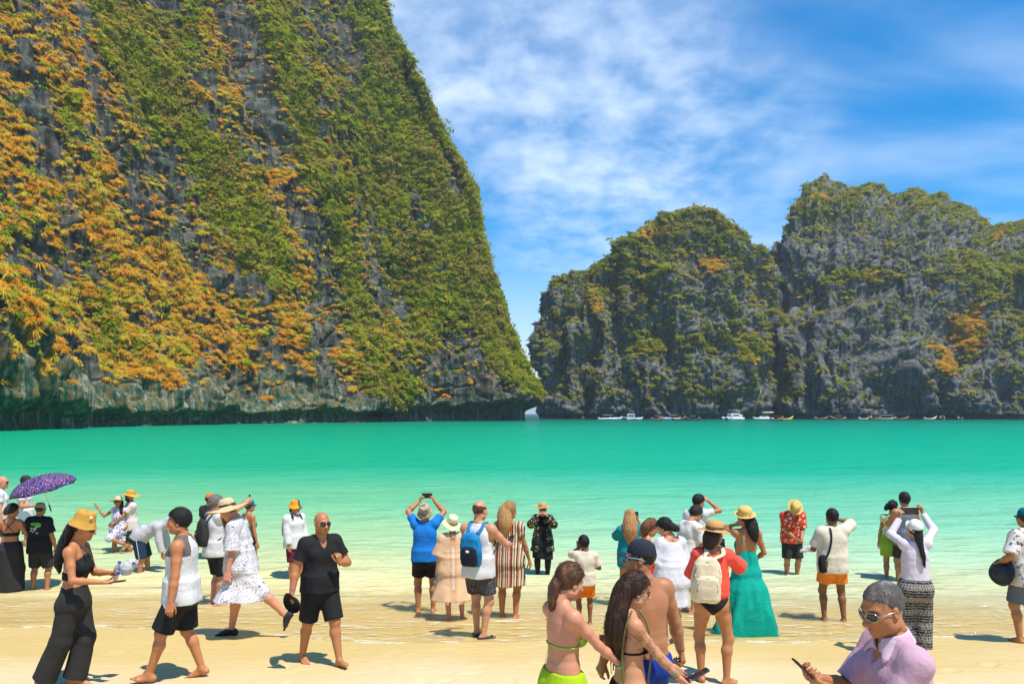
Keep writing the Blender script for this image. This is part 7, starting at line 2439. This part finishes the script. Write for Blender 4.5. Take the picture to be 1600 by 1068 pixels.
for sd in (-1, 1):
    strap(P_5, [rg.che.pt(sd * .10, -.100, .20), rg.che.pt(sd * .088, -.098, .33), rg.che.pt(sd * .085, -.045, .435), rg.che.pt(sd * .085, .06, .40), rg.che.pt(sd * .08, .12, .30)], .006, C_TEAL, 'shoulder_strap', up=(0, -1, 0))
strap(P_5, [rg.che.pt(.0, -.115, .20), rg.che.pt(.02, -.14, .12), rg.che.pt(.0, -.16, .0)], .005, C_TEAL, 'tie_cord')
# straw handbag hanging beside the dress
bag = empty('straw_handbag', (px_x(1128, d - .25), d - .25, px_z(940, d - .25)), R(10), 'small woven straw handbag hanging beside the teal maxi dress', 'handbag')
Q = Person(); Q.root = bag
f = Field((-.16, -.12, -.05), (.16, .12, .24), .007); f.loft(Frame((0, 0, 0), np.eye(3)), [0, .02, .1, .19, .2], [.075, .095, .100, .078, .075], [.045, .055, .058, .045, .042], k=0, n=2.8); f.noise(.003, 45)
add_part(Q, 'bag_body', f.mesh(), S_STRAW)
for y in (-.03, .03):
    add_part(Q, 'handle', me_vf(tube_mesh('handle', spline([(-.05, y, .19), (-.045, y * .5, .29), (0, 0, .33), (.045, y * .5, .29), (.05, y, .19)], 14), .007, 6)), S_TAN)

# ------------------------------------------------------------------ right group
d = 15.9
P_6 = person(1237, d, 178, 'man in red hibiscus shirt and tilted straw hat bowing his head in knee deep water', 'tan', 1.72, feet=False, fat=.3, lean=12, wear=[('hibiscus_shirt', T_(sleeve=.9, loose=.028, hem=-.08, drape=.95, sflare=.03, neck='v'), C_HIBISCUS), ('shorts', B_(length=.95, loose=.025, flare=.02), C_CHAR)],
             hat=('straw', S_STRAW, dict(tilt=(4, 0), brim=.15, crown=.10, z0=.04, band=plain_mat('olive_band', (.30, .26, .05), .8))), head=(0, 55, 0), handR=(.04, .30, .98), handL=(-.10, .30, .96), curlL=50, curlR=50)
d = sd_(971)
P_7 = person(1301, d, -2, 'man in cream linen shirt and orange shorts with one hand at his forehead', 'brown', 1.70, fat=.2, muscle=.2, wear=[('linen_shirt', T_(sleeve=.85, loose=.030, hem=-.12, drape=1.0, sflare=.03), C_CREAM), ('shorts', B_(length=.68, loose=.026, flare=.03), C_ORANGE)], hair=('short', 'black', dict(thick=.010)), head=(0, 2, 0), handR=(.12, .14, 1.60), poleR=(1, .2, -.1), handL=(-.19, .30, 1.10), palmL=(0, 0, -1), curlR=30,
             footL=(-.13, 0, 0, 10, 0), footR=(.15, -.06, 0, -12, 0))
root = bpy.data.objects.new('shoulder_bag', None); COL.objects.link(root); wtag(root, P_7, 'small black shoulder bag at the hip of the man in orange shorts', 'bag'); Q = Person(); Q.root = root
rg = P_7.rig
f = Field((-.45, -.40, .6), (.0, .1, 1.2), .009); f.loft(Frame(rg.pel.pt(-.175, -.13, -.10), rotm('z', 20) @ rotm('y', -8)), [0, .03, .14, .24, .27], [.055, .075, .078, .06, .03], [.03, .045, .05, .04, .02], k=0, n=2.8)
add_part(Q, 'bag_body', f.mesh(), C_BLACK)
add_part(Q, 'bag_strap', me_vf(tube_mesh('bag_strap', spline([rg.pel.pt(-.17, -.16, .14), rg.che.pt(-.12, -.165, .10), rg.che.pt(-.075, -.155, .30), rg.che.pt(-.072, -.10, .455), rg.che.pt(-.07, .03, .495), rg.che.pt(-.10, .15, .36), rg.che.pt(-.17, .16, .05), rg.pel.pt(-.215, -.02, .10), rg.pel.pt(-.19, -.11, .12)], 40), .014, 6, .25, up=(0, -1, .4))), C_BLACK)
add_part(Q, 'zip', me_vf(tube_mesh('zip', [rg.pel.pt(-.17, -.185, -.02), rg.pel.pt(-.165, -.185, .10)], .005, 5)), plain_mat('gold_zip', (.5, .35, .08), .3, 1.0))
root = bpy.data.objects.new('face_cloth', None); COL.objects.link(root); wtag(root, P_7, 'pale mauve cloth in the left hand of the man in the cream shirt', 'cloth'); Q = Person(); Q.root = root
hc = rg.arm[-1][2]; f = Field(hc - .2, hc + .2, .01); f.cone(hc + V3(-.03, .02, .02), hc + V3(-.20, -.02, -.03), .045, .025, .02, squash=((0, 1, 0), .4)); f.noise(.012, 18)
add_part(Q, 'cloth', f.mesh(), C_LILAC)
d = 15.1
P_8 = person(1414, d, -4, 'tall black haired man in a slate grey sleeveless top with his back turned', 'tan', 1.82, feet=False, muscle=.6, wear=[('sleeveless_top', T_(sleeve=0, loose=.014, hem=-.12, armhole=.17), C_TANK), ('shorts', B_(), C_CHAR)], hair=('short', 'black', dict(thick=.018, rough_=.008)), head=(-4, 4, 0), handR=(.20, .36, 1.22), handL=(-.18, .36, 1.15))
P_9 = person(1394, d + .35, -30, 'woman with windblown black hair in a yellow green dress behind the tank top man', 'tan', 1.66, sex='f', feet=False, wear=[('dress', dress(sleeve=.3, loose=.016, hem=.62, flare=.02, amp=.03, neck='scoop'), C_GREEN)], hair=('locks', 'black', dict(chain=[('h', -.0, -.06, .05), ('h', -.05, -.10, .0), ('h', -.09, -.12, -.06)], radii=[.06, .06, .03], nstr=40, wav=.03)), head=(-25, 6, 0), handR=(.1, .3, 1.2))
d = 9.0
P_0 = person(1430, d, -6, 'woman in white cap with black braid, pale long sleeve top and elephant print trousers', 'fair', 1.58, sex='f', fat=.15, feet=True, wear=[('long_sleeve_top', T_(sleeve=1.95, loose=.012, hem=-.0, drape=.86, flare=.012, sflare=.004), C_LILAC), ('print_trousers', B_(length=1, shin=.93, loose=.030, flare=.03, waist=.10, sflare=.03), C_ELEPHANT)],
             hat=('cap', S_WHITECAP, dict(z0=.028, tilt=(-18, 6))), hair=('locks', 'black', dict(chain=[('h', 0, -.08, -.03), ('c', .03, -.125, .40), ('c', .05, -.14, .28), ('c', .065, -.135, .17)], radii=[.055, .028, .024, .008], squash=.8, nstr=12, wav=.01)), head=(8, -12, -4),
             handL=(-.06, .36, 1.74), handR=(.23, .34, 1.82), poleL=(-1, 0, -1), poleR=(1, -.15, -.5), curlL=55, curlR=55, palmL=(1, .2, 0), palmR=(-1, .2, 0), hdirL=(.1, 0, 1), hdirR=(-.1, 0, 1))
phone(P_0, np.array((.085, .38, 1.845)) * P_0.rig.k, (.0, -1, 0), (1, 0, .03), 'black phone held sideways by the woman with the black braid', w=.09, l=.20)
# pink polo close to the camera
d = 3.55
P_A = person(1404, d, 92, 'greying man in sunglasses and pink polo shirt reading his phone close by', 'tan', 1.63, fat=.22, feet=False, lean=4, wear=[('polo_shirt', T_(sleeve=.85, loose=.010, hem=-.10, drape=.90, neck='v', sflare=.016, wr=.007), C_PINK), ('trousers', B_(length=1, shin=.9), C_NAVY)],
             hair=('short', (.085, .072, .062), dict(thick=.0022, rough_=.0028, lift=.001, strand=.12, rec=.022, hi=(.24, .21, .18))), shades=(M_SILVER, M_LENS), head=(16, 18, 0), round_=1.0, jaw=1.1, nose=1.3, handL=(-.045, .36, 1.25), handR=(.045, .38, 1.27), poleL=(-.6, -.3, -1), poleR=(.6, -.3, -1), palmL=(.45, -.2, .9), palmR=(-.45, -.2, .9), hdirL=(.15, .8, .35), hdirR=(-.15, .8, .35), curlL=44, curlR=44,
             tint_fn=lambda v: 1 - (sstep(.030, .075, v[:, 2] - .35 * (v[:, 1] - .02)) * (.45 + .55 * np.clip(.5 + fbm(v[:, 0] * 22, v[:, 1] * 22, v[:, 2] * 22, 3), 0, 1)))[:, None] * np.array([.50, .42, .34]))
rg = P_A.rig
f = Field(rg.lo, rg.hi, .006); f.cone(rg.nck + rg.che.dir(0, -.005, -.03), rg.nck + rg.che.dir(0, .012, .038), .092, .076, 0, cap0=True, cap1=True)
f.cone(rg.nck + rg.che.dir(.055, .055, -.012), rg.nck + rg.che.dir(.085, .090, -.062), .034, .018, .03, squash=(rg.che.dir(.5, .8, .5), .4)); f.cone(rg.nck + rg.che.dir(-.055, .055, -.012), rg.nck + rg.che.dir(-.085, .090, -.062), .034, .018, .03, squash=(rg.che.dir(-.5, .8, .5), .4))
g = Field(rg.lo, rg.hi, .006); g.cone(rg.nck + rg.che.dir(0, -.005, -.06), rg.nck + rg.che.dir(0, .02, .08), .078, .064, 0); g.cone(rg.nck + rg.che.dir(0, .05, .0), rg.nck + rg.che.dir(0, .14, .04), .025, .05, 0); g.cone(rg.nck + rg.che.dir(0, .05, .0), rg.che.pt(0, .15, .36), .030, .012, .0)
f.f = np.maximum(f.f, -g.f)
add_part(P_A, 'collar', f.mesh(), C_PINKC)
wristband(P_A, -1, plain_mat('red_cord', (.60, .02, .03), .5), .86, .031, 'wrist_cord')
phone(P_A, np.array((.0, .465, 1.32)) * rg.k, (0, -.75, .75), (.05, .70, .75), 'slim dark phone held in both hands by the man in the pink polo', w=.076, l=.155)
P_B = person(1392, 2.15, 10, 'person in a white bucket hat just showing at the bottom edge', 'tan', 1.45, feet=False, wear=[('shirt', T_(), C_WHITE), ('shorts', B_(), C_NAVY)], hat=('bucket', S_WHITECAP, dict(z0=.035, brim=.125)), hair=('buzz', 'dark'))
d = sd_(1003)
P_C = person(1604, d, 12, 'man in teal cap and leaf print shirt at the right edge holding a dark hat', 'tan', 1.70, fat=.3, wear=[('leaf_print_shirt', T_(sleeve=.85, loose=.03, hem=-.14, drape=1.0, sflare=.03), C_LEAFSHIRT), ('shorts', B_(length=.9, loose=.02), cm('slate_shorts', (.10, .12, .14)))], hat=('cap', S_TEALCAP, dict(z0=.03)), hair=('buzz', 'dark'), handL=(-.27, .18, 1.02), handR=(.2, .3, 1.1), curlL=60)
root = bpy.data.objects.new('hat', None); COL.objects.link(root); wtag(root, P_C, 'dark felt hat held at the side of the man in the leaf print shirt', 'hat'); Q = Person(); Q.root = root
hr = Rig(height=1.75); hr.hea = Frame(np.array((-.25, .10, .90)), rotm('y', -78)); hm_ = hat_mesh(hr, 'fedora', brim=.17)
add_part(Q, 'crown', hm_['hat'], cm('slate_felt', (.035, .045, .052)))
for p in PEOPLE: print('PX', p)
# ------------------------------------------------------------------ boats moored below the far cliffs
def hull_mesh(name, L, B, Hs, bow_rise, stern_rise=.0, draft=.35, bow_pow=2.2, n=18, fine=1.0, transom=.75):
    """x forward; sections from the keel up to the gunwale and in to the deck"""
    V, F = [], []
    for i in range(n):
        t = i / (n - 1)
        x = -L / 2 + L * t
        wd = B / 2 * min(transom + (1 - transom) * min(t / .35, 1), 1) * max(1 - max((t - .45) / .55, 0)**(1.8 * fine), .02)
        sh = Hs + bow_rise * max((t - .45) / .55, 0)**bow_pow + stern_rise * max((.3 - t) / .3, 0)**2
        kz = -draft + (sh + draft) * .92 * max((t - .8) / .2, 0)**2
        for s in (-1, 1):
            ring = [(x, 0, kz), (x, s * wd * .55, kz + (sh - kz) * .18), (x, s * wd * .92, kz + (sh - kz) * .6), (x, s * wd, sh), (x, s * wd * .86, sh), (x, s * wd * .84, sh - .18), (x, 0, sh - .20)]
            V += ring
    m = 7
    for i in range(n - 1):
        for s in range(2):
            a0 = (i * 2 + s) * m; a1 = ((i + 1) * 2 + s) * m
            for j in range(m - 1):
                q = (a0 + j, a1 + j, a1 + j + 1, a0 + j + 1)
                F.append(q if s else q[::-1])
    for s in range(2):
        q = tuple(range(s * m, s * m + m)); F.append(q[::-1] if s else q)
    return mixed_mesh(name, V, F)


def slab(name, c, sx, sy, sz, mat, parent, bev=.15, tilt=0):
    X = V3(math.cos(R(tilt)), 0, math.sin(R(tilt))); Z = V3(-math.sin(R(tilt)), 0, math.cos(R(tilt)))
    return link_mesh(name, mixed_mesh(name, *box_vf(c, X, (0, 1, 0), Z, sx, sy, sz, bev)), mat, parent, False)


def rod(name, a, b, r, mat, parent):
    return link_mesh(name, tube_mesh(name, [a, b], r, 6), mat, parent)


MB_W = plain_mat('white_gelcoat', (.78, .78, .77), .3); MB_WOOD = plain_mat('dark_varnished_wood', (.09, .040, .018), .5); MB_WOOD2 = plain_mat('worn_wood', (.20, .11, .05), .6)
MB_GLASS = plain_mat('tinted_window', (.012, .016, .022), .08); MB_BLUE = plain_mat('blue_canvas', (.015, .05, .38), .7); MB_ORANGE = plain_mat('orange_cloth', (.70, .18, .03), .7); MB_BEIGE = plain_mat('beige_canvas', (.50, .44, .33), .8)
MB_RED = plain_mat('red_ribbon', (.6, .03, .05), .7); MB_YEL = plain_mat('yellow_paint', (.65, .48, .06), .5); MB_NAVYH = plain_mat('blue_grey_paint', (.20, .30, .36), .5); MB_GREY = plain_mat('grey_metal', (.35, .35, .36), .4, .8)


def boat_root(name, px, d, rz, label, cat='boat', group=None):
    return empty(name, (px_x(px, d), d, .02), R(rz), label, cat, group)


def longtail(px, d, rz, label, L=9.5, roof=None, hull=MB_WOOD):
    r = boat_root('longtail_boat', px, d, rz, label, group='longtail boats below the far cliffs')
    hb = link_mesh('hull', hull_mesh('hull', L, 1.9, .75, 1.7, .35, fine=1.2), hull, r)
    link_mesh('prow_ribbon', tube_mesh('prow_ribbon', [(L * .49, 0, 2.0), (L * .475, .1, 1.5), (L * .46, .12, 1.1)], .16, 6), MB_RED, r)
    for x in (-.12, .08): slab('bench', (L * x, 0, .72), .35, 1.5, .06, MB_WOOD2, r)
    if roof is not None:
        ro = slab('canopy', (-L * .05, 0, 2.15), L * .42, 1.9, .10, roof, r)
        for x in (-.24, .14):
            for y in (-.75, .75): rod('post', (L * x, y, .7), (L * x, y, 2.12), .05, MB_WOOD2, r)
    slab('engine', (-L * .46, 0, 1.25), .9, .45, .5, MB_GREY, r)
    rod('propeller_shaft', (-L * .48, 0, 1.2), (-L * .72, 0, .1), .05, MB_GREY, r)
    return r


def speedboat(px, d, rz, label, L=11, roof=MB_W, stripe=None, tower=False):
    r = boat_root('speedboat', px, d, rz, label, group='white speedboats below the middle hill')
    link_mesh('hull', hull_mesh('hull', L, 3.0, 1.0, .7, transom=.9), MB_W, r)
    if stripe is not None:
        for y in (-1.47, 1.47): slab('stripe', (-L * .12, y, .78), L * .6, .05, .16, stripe, r)
    slab('foredeck', (L * .18, 0, 1.12), L * .28, 2.0, .30, MB_W, r, .4)
    slab('windscreen', (L * .03, 0, 1.65), .10, 2.2, .85, MB_GLASS, r, .2, 25)
    slab('console', (-L * .04, 0, 1.3), 1.0, 1.1, .9, MB_W, r)
    slab('canopy', (-L * .16, 0, 2.65), L * .42, 2.7, .14, roof, r)
    for x in (-.34, .02):
        for y in (-1.15, 1.15): rod('post', (L * x, y, 1.0), (L * x, y, 2.62), .05, MB_GREY, r)
    for y in (-.6, .6): slab('outboard_motor', (-L * .53, y, .9), .6, .45, 1.1, MB_W if not tower else M_BLACK, r)
    for x in (-.30, -.20, -.10): slab('bench', (L * x, 0, 1.1), .4, 2.2, .45, MB_BLUE if stripe else MB_BEIGE, r)
    return r


longtail(911, 395, 82, 'dark wooden longtail boat seen end on, leftmost boat below the middle hill', 9, None)
speedboat(955, 405, 4, 'long white speedboat with low white canopy, second boat from the left', 12.5)
speedboat(993, 392, 8, 'short white speedboat with a blue canopy in front of the blue grey dive boat', 8, MB_BLUE, MB_BLUE)
r = boat_root('dive_boat', 984, 412, 170, 'blue grey boat with white flybridge tower behind the blue canopied speedboat')
link_mesh('hull', hull_mesh('hull', 9.5, 3.2, 1.4, .8, transom=.9), MB_NAVYH, r)
cb = slab('cabin', (-.6, 0, 2.1), 4.2, 2.5, 1.4, MB_W, r); slab('window', (-.6, -1.27, 2.3), 3.2, .06, .6, MB_GLASS, cb); slab('window', (-.6, 1.27, 2.3), 3.2, .06, .6, MB_GLASS, cb)
slab('flybridge', (-.8, 0, 3.1), 3.4, 2.3, .5, MB_W, r); slab('canopy', (-.9, 0, 4.6), 2.8, 2.2, .12, MB_W, r)
for x in (-2.1, .3):
    for y in (-1, 1): rod('post', (x, y, 3.2), (x, y, 4.6), .05, MB_GREY, r)
longtail(1027, 390, 20, 'brown longtail boat with a white awning left of the low white tour boat', 6.5, MB_W, MB_WOOD2)
speedboat(1046, 412, 176, 'low white tour boat with a long flat canopy behind the brown longtail boats', 10.5, MB_W, MB_BEIGE)
longtail(1061, 388, 12, 'dark longtail boat with orange cloth roof in front of the low white tour boat', 7.5, MB_ORANGE)
longtail(1081, 390, 172, 'dark longtail boat with white roof, right end of the cluster of tour boats', 8.0, MB_W)
# power catamaran
r = boat_root('catamaran_yacht', 1145, 392, 205, 'white power catamaran with black windows and flybridge roof', 'yacht')
for y in (-1.9, 1.9):
    h = link_mesh('hull', hull_mesh('hull', 11, 1.5, 1.3, .5, transom=.9), MB_W, r); h.location.y = y
slab('bridge_deck', (-.4, 0, 1.25), 9.0, 5.0, .55, MB_W, r, .3)
cb = slab('cabin', (-.5, 0, 2.3), 6.0, 4.3, 1.5, MB_W, r, .3)
for y in (-2.18, 2.18): slab('window', (-.2, y, 2.45), 4.4, .07, .65, MB_GLASS, cb)
slab('window', (2.56, 0, 2.45), .08, 3.6, .65, MB_GLASS, cb)
slab('cockpit_shade', (-4.2, 0, 2.2), 1.4, 4.0, 1.3, MB_BEIGE, r)
slab('flybridge', (-.6, 0, 3.25), 5.4, 3.9, .42, MB_W, r); slab('flybridge_roof', (-.8, 0, 5.0), 4.8, 3.8, .16, MB_W, r)
for x in (-2.6, 1.0):
    for y in (-1.6, 1.6): rod('post', (x, y, 3.4), (x, y, 5.0), .07, MB_W, r)
# sailing boat
r = boat_root('sailing_boat', 1192, 392, 182, 'white sailing boat with bare mast and beige sun awning', 'sailing boat')
link_mesh('hull', hull_mesh('hull', 10.5, 3.2, 1.15, .45, transom=.8), MB_W, r)
cb = slab('cabin', (-.6, 0, 1.5), 4.6, 2.1, .8, MB_W, r, .3)
for y in (-1.07, 1.07): slab('window', (-.4, y, 1.6), 2.8, .05, .28, MB_GLASS, cb)
rod('mast', (.3, 0, 1.2), (.3, 0, 18.6), .17, MB_W, r); rod('boom', (.2, 0, 3.0), (-4.6, 0, 2.9), .08, MB_W, r)
rod('forestay', (.3, 0, 17.4), (5.0, 0, 1.6), .06, MB_BEIGE, r); rod('backstay', (.3, 0, 18.4), (-5.1, 0, 1.4), .025, MB_GREY, r)
for y in (-1.4, 1.4): rod('shroud', (.3, 0, 13.0), (.1, y, 1.2), .025, MB_GREY, r)
rod('spreader', (.3, -.9, 8.6), (.3, .9, 8.6), .04, MB_W, r)
slab('awning', (-2.6, 0, 3.9), 5.4, 2.6, .9, MB_BEIGE, r, .45)
for x in (-5.0, -.3): rod('post', (x, 0, 1.2), (x, 0, 3.6), .05, MB_GREY, r)
longtail(1214, 383, 10, 'longtail boat with bright ribbons and orange roof beside the white sailing boat', 7.0, MB_ORANGE, MB_WOOD2)
longtail(1230, 400, 4, 'yellow painted longtail boat right of the white sailing boat', 6.5, None, MB_YEL)
row = [(1284, 425, 3, 'first longtail boat of the row below the right hill counted from the left', 7.5, None, MB_WOOD2), (1309, 424, 176, 'second longtail boat from the left below the right hill, white roofed', 8, MB_W, MB_WOOD2),
       (1352, 422, 5, 'pale longtail boat with a raised prow left of the long roofed boat', 7.5, None, MB_BEIGE), (1366, 420, 172, 'small longtail boat tucked against the left end of the long roofed boat', 6.5, MB_BEIGE, MB_WOOD2),
       (1409, 421, 3, 'brown longtail boat just right of the long roofed boat', 8.5, None, MB_WOOD2), (1454, 418, 6, 'longtail boat with orange prow alone right of the long row', 7.5, None, MB_BEIGE),
       (1472, 420, 80, 'small longtail boat seen end on, second from the right end', 6.5, MB_W, MB_WOOD2), (1500, 419, 78, 'last longtail boat at the right end below the right hill', 6.5, None, MB_WOOD2)]
for a in row: longtail(*a)
r = boat_root('tour_boat', 1385, 424, 2, 'long white roofed tour boat in the middle of the row below the right hill')
link_mesh('hull', hull_mesh('hull', 11.5, 2.4, .9, .9, transom=.8), MB_BEIGE, r); slab('roof', (-.6, 0, 2.4), 8.2, 2.2, .14, MB_W, r)
for x in (-4.2, -1.5, 1.2, 3.2):
    for y in (-.95, .95): rod('post', (x, y, .8), (x, y, 2.4), .05, MB_W, r)
r = boat_root('kayak', 553, 272, 8, 'small brown kayak on the water below the left cliff', 'kayak')
link_mesh('hull', hull_mesh('hull', 3.6, .8, .25, .25, .2, draft=.12, fine=.8, transom=.1), MB_WOOD2, r); slab('paddle', (0, 0, .55), .08, 2.0, .05, MB_YEL, r)
# ------------------------------------------------------------------ the sea air over the bay
hm, t, b = new_mat('sea_haze')
t.nodes.remove(b)
pv = N(t, 'ShaderNodeVolumePrincipled', ins={'Density': 0.00014, 'Color': (0.80, 0.88, 1.0, 1), 'Anisotropy': 0.2})
t.links.new(pv.outputs[0], t.nodes['Material Output'].inputs['Volume'])
V = [(x, y, z) for x in (-9500, 9500) for y in (-40, 12500) for z in (-14, 260)]
F = [(0, 1, 3, 2), (4, 6, 7, 5), (0, 4, 5, 1), (2, 3, 7, 6), (0, 2, 6, 4), (1, 5, 7, 3)]
hz = link_mesh('haze', np_mesh('haze', V, F), hm, None, False)
tag(hz, 'faint bluish sea haze over the bay', kind='stuff')
